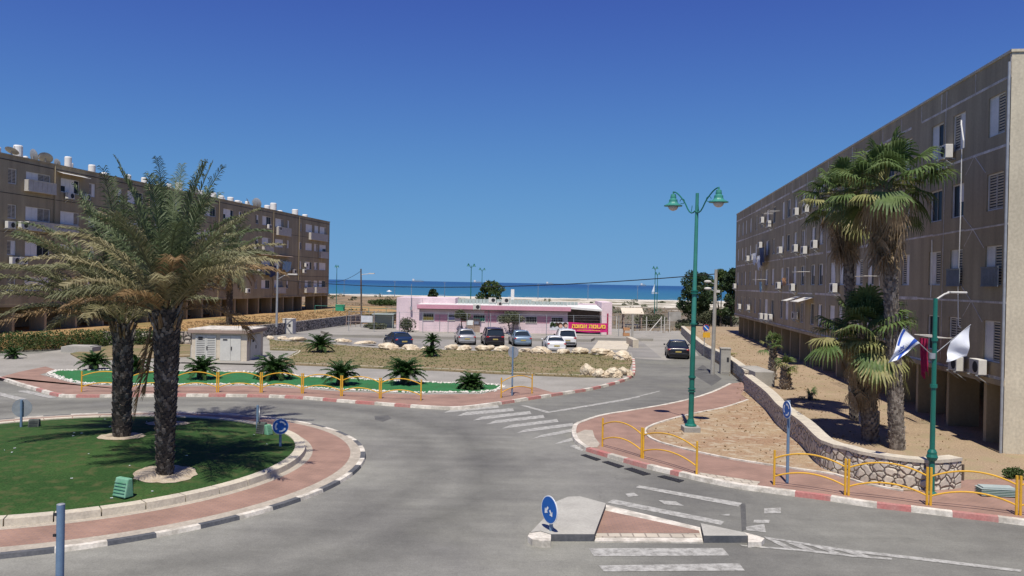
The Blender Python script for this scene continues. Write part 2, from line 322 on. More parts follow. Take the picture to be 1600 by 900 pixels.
def grassmat(name, a, bcol, c, s1=.5, s2=3.0, s3=22):
    m = mat(name, a, bcol, scale=s1, rough=.95, fine=.35, fscale=s3, world=True, bump=.25, spec=.15); t = m.node_tree; N = t.nodes; L = t.links; b = N['Principled BSDF']
    src = b.inputs['Base Color'].links[0].from_socket
    g = N.new('ShaderNodeNewGeometry'); n = N.new('ShaderNodeTexNoise'); n.inputs['Scale'].default_value = s2; n.inputs['Detail'].default_value = 6; L.new(g.outputs['Position'], n.inputs['Vector'])
    r = N.new('ShaderNodeMapRange'); r.inputs[1].default_value = .5; r.inputs[2].default_value = .68; L.new(n.outputs['Fac'], r.inputs[0])
    x = N.new('ShaderNodeMix'); x.data_type = 'RGBA'; L.new(r.outputs[0], x.inputs[0]); L.new(src, x.inputs[6]); x.inputs[7].default_value = (*c, 1); L.new(x.outputs[2], b.inputs['Base Color']); return m
def linemat():
    m = bpy.data.materials.new('worn_road_paint'); m.use_nodes = True; t = m.node_tree; N = t.nodes; L = t.links; b = N['Principled BSDF']; b.inputs['Roughness'].default_value = .8
    g = N.new('ShaderNodeNewGeometry'); n = N.new('ShaderNodeTexNoise'); n.inputs['Scale'].default_value = 5; n.inputs['Detail'].default_value = 10; n.inputs['Roughness'].default_value = .75; L.new(g.outputs['Position'], n.inputs['Vector'])
    r = N.new('ShaderNodeMapRange'); r.inputs[1].default_value = .42; r.inputs[2].default_value = .60; L.new(n.outputs['Fac'], r.inputs[0])
    x = N.new('ShaderNodeMix'); x.data_type = 'RGBA'; L.new(r.outputs[0], x.inputs[0]); x.inputs[6].default_value = (.42, .41, .375, 1); x.inputs[7].default_value = (.22, .212, .19, 1); L.new(x.outputs[2], b.inputs['Base Color']); return m

MT = {}
MT['asphalt'] = asphaltmat()
MT['lane'] = mat('pale_old_asphalt', (.25, .235, .205), (.32, .30, .265), scale=.35, world=True, fine=.12, fscale=12)
MT['park'] = mat('parking_asphalt', (.20, .19, .175), (.27, .255, .23), scale=.25, world=True, fine=.12, fscale=9)
MT['red'] = paver('red_paving', (.315, .19, .138), (.275, .165, .12), .2, .1, (.24, .155, .13))
MT['pale_pav'] = paver('pale_paving', (.50, .44, .35), (.44, .39, .31), .3, .3, (.25, .21, .17), msz=.02)
MT['ring_pav'] = mat('pale_ring_paving', (.42, .37, .30), (.34, .30, .245), scale=3, world=True, fine=.15, fscale=14)
MT['kwhite'] = mat('white_kerb_paint', (.64, .59, .51), (.42, .385, .325), scale=2.6, world=True, fine=.15, fscale=16, lo=.42, hi=.6)
MT['kred'] = mat('faded_red_kerb_paint', (.42, .155, .14), (.38, .22, .19), scale=2, world=True, fine=.15, fscale=16)
MT['kblack'] = mat('dark_kerb_paint', (.075, .08, .09), (.12, .12, .125), scale=2, world=True, fine=.15, fscale=16)
MT['kconc'] = mat('kerb_concrete', (.56, .50, .39), (.46, .41, .33), scale=2, world=True, fine=.15, fscale=16)
MT['conc'] = mat('concrete', (.38, .36, .32), (.28, .265, .235), scale=1.2, fine=.12, fscale=20, bump=.2)
MT['conc_w'] = mat('slab_concrete', (.40, .385, .34), (.33, .315, .28), scale=1.2, world=True, fine=.1, fscale=20)
MT['turf'] = grassmat('artificial_lawn', (.022, .056, .014), (.040, .084, .022), (.070, .080, .030), s1=.35, s2=3)
MT['turf2'] = grassmat('green_turf', (.030, .13, .045), (.035, .16, .06), (.05, .12, .045), s1=1)
MT['median'] = grassmat('dry_weedy_grass', (.185, .155, .080), (.235, .175, .105), (.125, .13, .055), s1=.25, s2=.8, s3=14)
MT['straw'] = grassmat('straw_grass', (.37, .235, .105), (.30, .19, .09), (.16, .14, .055), s1=.2, s2=.35, s3=6)
MT['soil'] = grassmat('dry_soil', (.335, .25, .165), (.285, .21, .135), (.29, .235, .14), s1=.3, s2=1.2, s3=20)
MT['soil2'] = grassmat('stony_dry_soil', (.34, .25, .155), (.29, .185, .115), (.40, .33, .235), s1=.6, s2=3.2, s3=24)
MT['terrain'] = terrainmat(); MT['sea'] = seamat(); MT['line'] = linemat()
MT['foam'] = mat('surf_foam', (.8, .8, .78), (.6, .66, .68), scale=.2, world=True)
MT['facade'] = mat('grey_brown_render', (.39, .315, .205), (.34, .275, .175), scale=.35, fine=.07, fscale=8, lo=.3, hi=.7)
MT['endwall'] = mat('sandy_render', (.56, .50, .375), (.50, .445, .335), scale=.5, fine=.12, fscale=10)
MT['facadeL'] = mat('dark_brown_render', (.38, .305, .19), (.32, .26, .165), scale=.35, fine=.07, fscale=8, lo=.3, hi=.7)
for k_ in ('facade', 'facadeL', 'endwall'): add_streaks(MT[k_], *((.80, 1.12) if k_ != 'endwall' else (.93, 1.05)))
MT['seal'] = mat('white_joint_sealant', (.72, .66, .60), (.42, .36, .30), scale=1.2, fine=.2)
MT['shut'] = mat('grey_white_shutter', (.78, .74, .68), (.68, .65, .60), scale=2, fine=.06)
MT['slat'] = mat('grey_slats', (.50, .47, .42), (.43, .40, .36), scale=3, fine=.06)
MT['bscreen'] = mat('grey_blue_screen', (.20, .22, .25), (.15, .17, .19), scale=2)
MT['dark'] = glassmat('dark_window_glass', (.014, .015, .018), .35); MT['dark'].node_tree.nodes['Principled BSDF'].inputs['Specular IOR Level'].default_value = .15
MT['ac'] = mat('off_white_casing', (.62, .60, .55), (.52, .50, .46), scale=3, fine=.06)
MT['acd'] = mat('fan_grille_dark', (.03, .03, .035), fine=.2)
MT['white'] = mat('white_paint', (.72, .71, .68), (.64, .63, .60), scale=2, fine=.05)
MT['metal'] = mat('galvanised_steel', (.36, .38, .40), (.30, .31, .33), scale=5, rough=.5, metal=.3, fine=.06)
MT['bluepole'] = mat('blue_grey_pole_paint', (.13, .20, .30), (.16, .24, .34), scale=4, rough=.5, fine=.08)
MT['green'] = mat('green_lamp_paint', (.010, .150, .110), (.012, .12, .09), scale=2, rough=.4, fine=.08, spec=.5)
MT['green2'] = mat('faded_green_lamp_paint', (.045, .24, .19), (.035, .20, .16), scale=2, rough=.45, fine=.08, spec=.5)
MT['yellow'] = mat('yellow_railing_paint', (.72, .40, .035), (.62, .34, .03), scale=3, rough=.4, fine=.08, spec=.5)
MT['blue'] = mat('sign_blue', (.010, .11, .42), (.010, .10, .36), scale=2, rough=.4, fine=.04)
MT['signw'] = mat('sign_white', (.75, .77, .78), fine=.04, rough=.4)
MT['pink'] = mat('pale_pink_render', (.74, .60, .63), (.68, .54, .58), scale=.6, fine=.06, fscale=7)
add_streaks(MT['pink'], .9, 1.05, (.8, .8, .3), .3)
MT['pink2'] = mat('rose_pink_render', (.60, .30, .37), (.54, .27, .33), scale=.6, fine=.06, fscale=7)
MT['sheetm'] = mat('grey_green_sheet_metal', (.34, .39, .37), (.29, .34, .33), scale=1, fine=.08)
MT['kiosk'] = mat('cream_panel', (.60, .53, .42), (.54, .47, .37), scale=1, fine=.06)
MT['kdoor'] = mat('pale_kiosk_door', (.56, .55, .50), (.50, .49, .45), scale=1, fine=.05)
MT['kroof'] = mat('pinkish_stone_cornice', (.34, .25, .205), (.28, .21, .17), scale=1, fine=.08)
MT['bark'] = mat('palm_bark', (.11, .09, .074), (.24, .21, .175), scale=7, fine=.35, rough=.95, lo=.4, hi=.62)
MT['barkw'] = mat('pale_leaf_stubs', (.36, .32, .27), (.24, .2, .16), scale=7, fine=.3, rough=.95)
MT['barkd'] = mat('dark_palm_bark', (.055, .045, .038), (.085, .07, .058), scale=7, fine=.3, rough=.95)
MT['wood'] = mat('tree_bark', (.13, .10, .075), (.08, .06, .045), scale=5, fine=.3, rough=.95)
MT['fr1'] = leafmat('grey_green_frond', (.135, .145, .070), (.21, .20, .11))
MT['fr2'] = leafmat('olive_frond', (.21, .195, .095), (.30, .26, .145))
MT['fr3'] = leafmat('dry_frond', (.30, .20, .095), (.24, .155, .08))
MT['fr4'] = leafmat('deep_green_frond', (.075, .105, .045), (.12, .15, .07))
MT['fan1'] = leafmat('green_fan_leaf', (.075, .125, .035), (.13, .175, .06))
MT['fan2'] = leafmat('yellow_green_fan_leaf', (.22, .23, .08), (.32, .28, .13))
MT['fan3'] = leafmat('dead_fan_leaf', (.36, .27, .17), (.23, .17, .10))
MT['cyc'] = leafmat('cycad_leaf', (.022, .060, .014), (.045, .090, .022))
MT['leaf'] = leafmat('tree_leaf', (.045, .085, .022), (.085, .115, .035))
MT['leafd'] = leafmat('dark_tree_leaf', (.028, .055, .022), (.055, .085, .032))
MT['leafg'] = leafmat('grey_green_leaf', (.095, .115, .060), (.15, .155, .095))
MT['rock'] = mat('pale_limestone', (.62, .54, .41), (.44, .35, .24), scale=2.2, fine=.32, fscale=9, bump=1.0, lo=.4, hi=.62)
MT['pebble'] = mat('white_pebbles', (.66, .63, .57), (.50, .47, .42), scale=6, world=True, fine=.2)
MT['wallstone'] = stonemat('rubble_stone', 4.0, [(.46, .38, .30), (.60, .52, .42), (.50, .44, .36), (.66, .60, .50)], gap=(.10, .08, .065), gw=.05)
MT['wallstone2'] = stonemat('rubble_stone_coarse', 2.6, [(.30, .25, .21), (.46, .41, .35), (.34, .30, .26)], gap=(.03, .028, .026), gw=.12)
MT['black'] = mat('black_rubber', (.015, .015, .016), fine=.1, rough=.7)
MT['wire'] = mat('black_cable', (.02, .02, .022), fine=.1)
MT['carglass'] = glassmat('car_glass', (.02, .028, .035), .05)
MT['rim'] = mat('wheel_rim', (.45, .45, .46), rough=.35, metal=.6, fine=.05)
MT['tail'] = mat('red_tail_lamp', (.35, .02, .02), rough=.2, fine=.05, spec=.6)
MT['plate'] = mat('yellow_number_plate', (.42, .34, .11), fine=.05)

# ------------------------------------------------------------------ ground
def terr(x, y):
    h = 0.0
    if y > 104:
        t = (y - 104); h = -1.4 * min(1, t / 230.0)
        if y > 334: h -= 2.9 * min(1, (y - 334) / 300.0)
        n = math.sin(x * .043 + 1.3) * math.sin(y * .037) + .6 * math.sin(x * .11 + y * .05) * math.sin(y * .093 + 2)
        k = min(1, t / 40.0) * (1 if y < 400 else max(0, 1 - (y - 400) / 60))
        h += .35 * n * k
        # low dune ridge before the beach
        h += .9 * math.exp(-((y - 330 - 12 * math.sin(x * .02)) / 22) ** 2) * (.6 + .4 * math.sin(x * .05)) * k
    return h - .04
ys = [-40, -10, 20, 50, 80, 100, 104] + [104 + 4 * i for i in range(1, 30)] + [224 + 6 * i for i in range(0, 52)] + [560, 620, 700, 1200, 3000, 9000, 30000, 60000]
b = MB(); rows = []
nx = 90
for y in ys:
    half = 75 + max(0, y) * .95
    rows.append([(-half + 2 * half * i / nx, y) for i in range(nx + 1)])
vs_ = []
for r_ in rows:
    for x, y in r_: vs_.append((x, y, terr(x, y) if y < 600 else -8))
fs_ = [(j * (nx + 1) + i, j * (nx + 1) + i + 1, (j + 1) * (nx + 1) + i + 1, (j + 1) * (nx + 1) + i) for j in range(len(ys) - 1) for i in range(nx)]
b.add(vs_, fs_); structure(b.build('terrain', MT['terrain'], org=(0, 0, 0), smooth=True), 'dry scrub field running down to pale dunes and the beach')
b = MB(); xs = 40; ysea = [470, 600, 1000, 2000, 5000, 20000, 60000]
vs_ = []
for y in ysea:
    for i in range(xs + 1): vs_.append(((-1 + 2 * i / xs) * (y * 1.1), y, -3.0))
b.add(vs_, [(j * (xs + 1) + i, j * (xs + 1) + i + 1, (j + 1) * (xs + 1) + i + 1, (j + 1) * (xs + 1) + i) for j in range(len(ysea) - 1) for i in range(xs)])
structure(b.build('sea', MT['sea'], org=(0, 440, -3)), 'deep blue sea, turquoise near the shore')
b = MB()
for k, yb in enumerate((500, 509, 524, 545)):
    for i in range(60):
        if rnd.random() < .15 + .2 * k: continue
        x0 = -300 + i * 11; ww = rnd.uniform(5, 12); y0 = yb + 3 * math.sin(i * .7 + k) + rnd.uniform(-2, 2)
        b.sheet([(x0, y0), (x0 + ww, y0 + rnd.uniform(-1, 1)), (x0 + ww - 1, y0 + 1.6), (x0 + 1, y0 + 2.2)], -2.9)
tag(b.build('surf_foam', MT['foam']), 'thin white lines of surf breaking along the beach', 'surf', kind='stuff')

b = MB(); b.sheet([(-80, -12), (60, -12), (60, 30), (24, 62), (24, 105), (-26, 108), (-30, 75), (-80, 66)], 0.0)
structure(b.build('road', MT['asphalt'], org=(0, 0, 0)), 'grey asphalt roundabout and side road')

b = MB(); b.sheet(GP([(992, 560), (1040, 563), (1092, 556), (1066, 522), (1062, 517), (991, 517), (991, 545)]), .0035); structure(b.build('side_road_end', MT['lane'], org=(0, 0, 0)), 'pale concrete end of the side road')
# ---- roundabout island
def ring(r1, r2, z1, z2, n=128, a0=0, a1=2 * math.pi):
    b = MB()
    vs = []
    for i in range(n + 1):
        a = a0 + (a1 - a0) * i / n
        vs.append((RC.x + r1 * math.cos(a), RC.y + r1 * math.sin(a), z1)); vs.append((RC.x + r2 * math.cos(a), RC.y + r2 * math.sin(a), z2))
    b.add(vs, [(2 * i, 2 * i + 1, 2 * i + 3, 2 * i + 2) for i in range(n)]); return b
def kerbring(name, r1, r2, z0, z1, cols, nseg, mats, gapf=0.0, sub=3):
    b = MB()
    for k in range(nseg):
        a0 = 2 * math.pi * k / nseg; a1 = 2 * math.pi * (k + 1 - gapf) / nseg
        for j in range(sub):
            s0 = a0 + (a1 - a0) * j / sub; s1 = a0 + (a1 - a0) * (j + 1) / sub
            P = []
            for z in (z0, z1):
                for r_, s_ in ((r1, s0), (r2 + (.03 if z == z0 else 0), s0), (r2 + (.03 if z == z0 else 0), s1), (r1, s1)): P.append((RC.x + r_ * math.cos(s_), RC.y + r_ * math.sin(s_), z))
            b.add(P, [(4, 5, 6, 7), (1, 2, 6, 5), (3, 0, 4, 7), (0, 1, 5, 4), (2, 3, 7, 6)], cols[k % len(cols)])
    return structure(b.build(name, mats))
RI = 7.1
b = MB(); vs_ = [(RC.x, RC.y, .62)]; fr = [.15, .3, .45, .6, .75, .88, 1.0]; n = 72
def islz(p):
    r_ = min(1, math.hypot(p[0] - RC.x, p[1] - RC.y) / RI); return .26 + .36 * (1 - r_ ** 2)
for f_ in fr:
    for k in range(n): a = 2 * math.pi * k / n; q = (RC.x + RI * f_ * math.cos(a), RC.y + RI * f_ * math.sin(a)); vs_.append((*q, islz(q)))
fs_ = [(0, 1 + k, 1 + (k + 1) % n) for k in range(n)]
for j in range(len(fr) - 1): fs_ += [(1 + j * n + k, 1 + (j + 1) * n + k, 1 + (j + 1) * n + (k + 1) % n, 1 + j * n + (k + 1) % n) for k in range(n)]
b.add(vs_, fs_); structure(b.build('roundabout_lawn', MT['turf'], smooth=True), 'green lawn of the roundabout with palm shadows')
kerbring('roundabout_inner_kerb', 7.08, 7.42, 0.05, .30, [0], 46, [MT['kconc']], gapf=.03)
structure(ring(7.42, 7.66, .131, .125).build('roundabout_paver_strip', MT['ring_pav']))
structure(ring(7.66, 8.92, .125, .10).build('roundabout_red_apron', MT['red']), 'red paved apron round the lawn')
structure(ring(8.92, 9.28, .10, .09).build('roundabout_pale_strip', MT['ring_pav']))
kerbring('roundabout_outer_kerb', 9.26, 9.42, -.02, .094, [0, 1], 58, [MT['kwhite'], MT['kblack']], sub=2)

# ---- kerb along a line
def kerb(name, line, side, pattern, mats, wd=.22, h=.135, blk=1.0, z0=-.03, label=None):
    L_ = [Vector((p[0], p[1], 0)) for p in line]; O_ = offset(L_, side * wd); b = MB(); acc = 0; seg = 0
    for i in range(len(L_) - 1):
        d = (L_[i + 1] - L_[i]).length
        k = pattern[int(acc / blk) % len(pattern)] if not callable(pattern) else pattern(L_[i], int(acc / blk)); acc += d
        a, c, e, f_ = L_[i], L_[i + 1], O_[i + 1], O_[i]
        ta = a + (f_ - a) * .12; tc = c + (e - c) * .12
        P = [(a.x, a.y, z0), (c.x, c.y, z0), (tc.x, tc.y, h), (ta.x, ta.y, h), (e.x, e.y, h), (f_.x, f_.y, h), (e.x, e.y, z0), (f_.x, f_.y, z0)]
        F = [(0, 1, 2, 3), (3, 2, 4, 5), (5, 4, 6, 7)]
        if side < 0: F = [q[::-1] for q in F]
        b.add(P, F, k)
        if i == 0: b.add([P[0], P[3], P[5], P[7]], [(0, 1, 2, 3)], k)
        if i == len(L_) - 2: b.add([P[1], P[2], P[4], P[6]], [(0, 1, 2, 3)], k)
    return structure(b.build(name, mats), label)
KM = [MT['kwhite'], MT['kred'], MT['kconc']]
north = [(-40, 586), (0, 594), (25, 602), (53, 610), (85, 619), (111, 621.5), (178, 621), (275, 620), (400, 621), (473, 624), (533, 629), (593, 633.5), (671, 639), (720, 640), (778, 633), (817, 627), (880, 617), (924, 610), (964, 600), (985, 592), (993, 583), (992, 562)]
NL = dense(GP(north), .25)
def npat(p, k):
    if p.x < -24.6 and p.x > -27.4: return 0
    if -3.6 < p.x < -.9 and p.y < 40: return 0
    return (0, 1)[k % 2]
kerb('north_kerb', NL, +1, npat, KM, label='red and white painted kerb on the far side of the roundabout')
back = [(987, 551), (956, 549), (820, 548), (680, 543.5), (595, 541.5), (522, 536), (434, 530), (330, 530), (240, 532), (150, 538), (60, 552), (-40, 560)]
npoly = offset(NL, .11) + GP(back, .12)
b = MB(); b.prism(npoly, -.03, .12, 0); structure(b.build('north_pavement', MT['lane'], org=(0, 0, 0)), 'pale old asphalt path behind the planted strip')
# red walkway
redN = offset([p for p in NL if p.y < 50.5], .21)
redN = [p for p in redN if p.x < 2.6 and p.x > -60]
top = GP([(863, 613), (836, 605), (814, 604), (783, 608), (753, 615.5), (680, 616), (659, 616.5), (536, 612), (453, 606), (380, 603), (222, 604), (124, 601), (62, 585), (89, 578), (71, 572.5), (30, 581), (0, 589), (-40, 588)], .13)
b = MB(); b.sheet(redN + top, .128); structure(b.build('north_red_walkway', MT['red'], org=(0, 0, 0)), 'red paved walkway behind the yellow railings')
turfN = [(89, 579), (200, 579), (275, 580), (400, 582), (473, 588), (536, 591), (600, 595), (686, 598), (739, 600), (783, 603), (775, 609), (753, 613), (680, 613), (659, 614), (536, 609), (453, 603.5), (380, 601), (222, 601), (124, 598), (80, 585)]
TL = dense(GP(turfN + turfN[:1], .13), .4)
b = MB(); b.prism(TL[:-1], .10, .15); structure(b.build('planted_strip', MT['turf2'], org=(0, 0, 0)), 'narrow strip of green turf planted with cycads')
b = MB()
for i, p in enumerate(dense(TL, .12)):
    for k in range(3):
        q = Vector((p.x + rnd.uniform(-.16, .16), p.y + rnd.gauss(0, .13), 0)); s_ = rnd.uniform(.04, .09)
        b.blob((q.x, q.y, .15), (s_, s_, s_ * .7), seed=i + k, sub=0, rough=.2)
tag(b.build('white_pebbles', MT['pebble']), 'border of white pebbles round the planted strip', 'pebbles', kind='stuff')
# median of dry grass
med = [(461, 569), (507, 571), (600, 575), (680, 577.5), (778, 583), (907, 588), (935, 592), (970, 590), (988, 584), (988, 565), (985, 552), (956, 547), (850, 546), (680, 542), (595, 540), (522, 535), (434, 531), (420, 530), (421, 556), (440, 560), (466, 557), (474, 552), (420, 574)]
med = [(330, 580), (461, 569), (507, 571), (600, 575), (680, 577.5), (778, 583), (907, 588), (960, 588), (982, 580), (988, 565), (985, 552), (956, 547), (850, 546), (680, 542), (595, 540), (522, 535), (434, 531), (421, 529), (421, 549), (466, 549), (467, 551)]
med = [(425, 571.5), (461, 569), (507, 571), (600, 575), (680, 577.5), (778, 583), (907, 588), (960, 588), (982, 580), (988, 565), (985, 554), (956, 552), (850, 551), (680, 546), (595, 544), (522, 538), (434, 532), (421, 530), (422, 546), (468, 547)]
b = MB(); b.prism(GP(med, .2), .10, .2); structure(b.build('median_grass', MT['median'], org=(0, 0, 0)), 'weedy dry grass between the path and the parking area')
lw = [(130, 563), (297, 556), (298, 534), (240, 532), (170, 540), (110, 552)]
b = MB(); b.prism(GP(lw, .2), .10, .2); structure(b.build('side_lawn', MT['median'], org=(0, 0, 0)), 'patchy lawn to the left of the transformer kiosk')
for ln in ([(425, 571.5), (461, 569), (507, 571), (600, 575), (680, 577.5), (778, 583), (907, 588)], [(130, 563), (297, 556)], [(421, 574), (470, 549.5), (425, 546)]):
    kerb('edging_kerb', dense(GP(ln, .12), 1.0), +1, [0], [MT['kconc']], wd=.12, h=.215, z0=.1)

# ---- right-hand pavement
TIP = zm([(970, 158), (870, 205), (750, 245), (600, 280), (400, 315), (220, 345), (110, 380), (62, 400), (48, 430), (48, 460), (62, 492), (90, 518), (130, 545)], 880, 560, 3.751)
SOUTH = zm([(130, 545), (290, 592), (410, 627), (570, 668), (720, 702), (800, 722)], 880, 560, 3.751) + zm([(100, 291), (190, 302), (380, 327), (570, 352), (760, 382), (1000, 410), (1220, 437), (1465, 465), (1600, 482), (1900, 515), (2300, 560)], 1130, 680, 3.404)
TL1 = dense(GP(TIP), .25); SL = dense(GP(SOUTH), .25)
kerb('side_road_kerb', TL1, +1, [0], [MT['kwhite']], wd=.2, label='white kerb curving round the red pavement')
def spat(p, k):
    if 5.2 < p.x < 7.6: return 0
    return (1, 0)[k % 2]
kerb('south_kerb', SL, +1, spat, KM, wd=.24, label='red and white painted kerb beside the storm drains')
wallbase = zm([(1060, 190), (1180, 300), (1260, 400), (1388, 510)], 880, 560, 3.751) + zm([(520, 175), (640, 215), (720, 243), (860, 273), (1090, 300), (1265, 284)], 1130, 680, 3.404)
pv = offset(TL1, .1) + offset(SL, .12)[1:] + [Vector((24, 19, 0)), Vector((24, 25.0, 0))] + [Vector((p.x, p.y, 0)) for p in GP([(1600, 752), (1502, 756)] + wallbase[::-1][1:] + [(1161, 600)])]
b = MB(); b.prism(pv, -.03, .12); structure(b.build('south_pavement', MT['red'], org=(0, 0, 0)), 'red paved footway on the right')
patch = zm([(1040, 210), (1090, 245), (950, 290), (800, 320), (650, 355), (540, 390), (490, 420), (500, 450), (570, 490), (780, 545), (1000, 590), (1260, 630), (1388, 650)], 880, 560, 3.751) + zm([(600, 208), (760, 258), (960, 294)], 1130, 680, 3.404)
PB = GP(patch, .13) + [Vector((p.x, p.y, 0)) for p in GP(wallbase[::-1][1:], .13)]
b = MB(); b.sheet(PB, .136); structure(b.build('bare_soil_patch', MT['soil2'], org=(0, 0, 0)), 'bare stony soil patch in front of the rubble wall')
kerb('soil_patch_edging', dense(GP(patch[1:], .13), .5), -1, [0], [MT['kwhite']], wd=.12, h=.17, z0=.1)
rp_ = zm([(780, 690), (1130, 748), (1155, 722), (800, 668)], 880, 560, 3.751)
b = MB(); b.sheet(GP(rp_, .13), .1285); structure(b.build('pale_ramp', MT['pale_pav']))
rp_ = zm([(125, 418), (172, 420), (185, 462), (215, 500), (200, 520), (135, 522), (90, 490), (75, 440)], 880, 560, 3.751)
b = MB(); b.sheet(GP(rp_, .13), .1285); structure(b.build('pale_ramp', MT['ring_pav']))
for i, q in enumerate([[(100, 566), (130, 562), (222, 592), (195, 600)], [(225, 606), (262, 602), (358, 632), (325, 642)], [(355, 646), (400, 640), (515, 678), (470, 686)], [(550, 692), (590, 686), (710, 716), (680, 727)]]):
    P4 = GP(zm(q, 880, 560, 3.751), .01); b = MB(); b.sheet(P4, .008, 0)
    e1, e2 = P4[1] - P4[0], P4[3] - P4[0]
    b2 = MB(); nb = 9
    a0, a1, a2, a3 = P4
    for k in range(nb):
        t0, t1 = (k + .2) / nb, (k + .8) / nb
        b2.prism([a0.lerp(a3, t0), a1.lerp(a2, t0), a1.lerp(a2, t1), a0.lerp(a3, t1)], .0, .022)
    r_ = empty('storm_drain', (sum(p.x for p in P4) / 4, sum(p.y for p in P4) / 4, 0))
    tag(r_, ['iron storm drain grate at the tip of the red kerb', 'iron storm drain grate, second along the kerb from the tip', 'iron storm drain grate below the middle railing post', 'iron storm drain grate farthest right along the kerb'][i], 'drain', 'storm drain grates along the kerb')
    b.build('pit', MT['acd'], r_); b2.build('grate', MT['acd'], r_)

# ---- splitter island
Z4 = lambda q: zm(q, 780, 700, 3.478)
ISZ = .17
b = MB()
lh = Z4([(170, 458), (240, 385), (310, 290), (375, 264), (440, 262), (580, 300), (517, 468), (283, 468), (225, 450)])
b.prism(GP(lh, ISZ), -.02, ISZ, 0, 1); structure(b.build('traffic_island_slab', [MT['conc_w'], MT['kblack']], org=(0, 0, 0)), 'grey concrete head of the traffic island')
b = MB(); b.prism(GP(Z4([(155, 480), (165, 462), (228, 452), (281, 470), (281, 472), (281, 492), (280, 505), (230, 505), (180, 498)]), .15), -.02, lambda p: ISZ - .015, 0); structure(b.build('traffic_island_nose', MT['kwhite'], org=(0, 0, 0)))
b = MB(); b.prism(GP(Z4([(1095, 408), (1330, 458), (1350, 476), (1112, 476)]), ISZ), -.02, ISZ, 0, 1); structure(b.build('traffic_island_slab', [MT['conc_w'], MT['kblack']], org=(0, 0, 0)), 'small grey concrete end of the traffic island')
b = MB(); b.prism(GP(Z4([(1330, 457), (1400, 475), (1442, 490), (1425, 510), (1352, 512), (1352, 477)]), .12), -.02, .12, 0); structure(b.build('traffic_island_nose', MT['kwhite'], org=(0, 0, 0)))
b = MB(); b.prism(GP(Z4([(578, 308), (1092, 432), (1108, 512), (519, 506)]), .03), -.02, .035, 0); structure(b.build('traffic_island_crossing', MT['kwhite'], org=(0, 0, 0)))
b = MB(); b.sheet(GP(Z4([(570, 338), (1085, 448), (1090, 462), (526, 462)]), .04), .041); structure(b.build('traffic_island_red_paving', MT['red'], org=(0, 0, 0)))
b = MB(); b.sheet(GP(Z4([(526, 464), (1090, 464), (1100, 486), (522, 486)]), .04), .041); structure(b.build('traffic_island_pale_paving', MT['pale_pav'], org=(0, 0, 0)))

# ---- road paint
b = MB()
SZ = [.005]
def strip(q):
    SZ[0] += .0002; b.sheet(GP(q, 0), SZ[0])
Z2 = lambda q: zm(q, 680, 500, 4.09)
for (x0, y0, x1, y1) in [(60, 588, 410, 552), (140, 610, 505, 573), (245, 638, 615, 592), (330, 662, 700, 617), (430, 690, 788, 643), (525, 718, 888, 668), (625, 755, 890, 704), (755, 793, 885, 762)]:
    strip(Z2([(x0 - 5, y0 + 5), (x1, y1 + 9), (x1 - 10, y1 - 10), (x0 + 55, y0 - 20)]))
strip(Z2([(860, 806), (895, 797), (965, 830), (930, 838)]))
strip(Z2([(540, 546), (575, 546), (738, 588), (710, 594)]))
strip(Z2([(715, 588), (1305, 488), (1309, 494), (720, 596)]))
strip(zm([(0, 300), (395, 236), (398, 241), (0, 308)], 880, 560, 3.751)); strip(zm([(400, 230), (565, 190), (568, 194), (402, 236)], 880, 560, 3.751))
for q in ([(485, 546), (1215, 545), (1250, 586), (515, 590)], [(540, 640), (1305, 628), (1335, 668), (570, 673)], [(620, 280), (1225, 400), (1205, 420), (585, 298)], [(760, 204), (1320, 300), (1300, 320), (742, 216)],
          [(685, 250), (730, 243), (760, 262), (700, 266)], [(865, 285), (960, 292), (1005, 316), (900, 308)], [(1200, 366), (1255, 358), (1250, 372)], [(1440, 330), (1530, 325), (1530, 355), (1440, 358)], [(1385, 392), (1472, 392), (1465, 410), (1380, 408)], [(1340, 430), (1440, 415), (1450, 460), (1345, 450)]): strip(Z4(q))
Z5 = lambda q: zm(q, 1130, 680, 3.404)
for q in ([(215, 540), (640, 606), (1130, 660), (1590, 718), (1580, 730), (1120, 676), (620, 616), (230, 550)], [(90, 584), (440, 610), (700, 640), (900, 655), (895, 665), (680, 648), (430, 620), (100, 592)],
          [(215, 545), (300, 566), (380, 608), (335, 606)], [(330, 570), (415, 582), (515, 625), (455, 620)], [(470, 590), (545, 596), (650, 642), (590, 632)], [(600, 610), (700, 618), (790, 650), (720, 645)]): strip(Z5(q))
strip(zm([(200, 385), (320, 375), (670, 460), (570, 468)], 0, 560, 7.5)); strip(zm([(0, 400), (0, 440), (190, 490), (320, 478)], 0, 560, 7.5))
tag(b.build('road_markings', MT['line'], org=(0, 0, 0)), 'worn white crossings and lines on the asphalt', kind='structure'); 

MT['patch'] = mat('dark_asphalt_patch', (.085, .083, .08), (.12, .118, .11), scale=1.5, world=True, fine=.2, fscale=22)
for q in ([(585, 650), (606, 649), (612, 654), (598, 659), (586, 656)], zm([(1310, 305), (1338, 300), (1345, 440), (1318, 455)], 780, 700, 3.478), [(1080, 583), (1098, 570), (1128, 592), (1112, 603)]):
    b = MB(); b.sheet(GP(q), .0045); structure(b.build('asphalt_patch', MT['patch'], org=(0, 0, 0)))
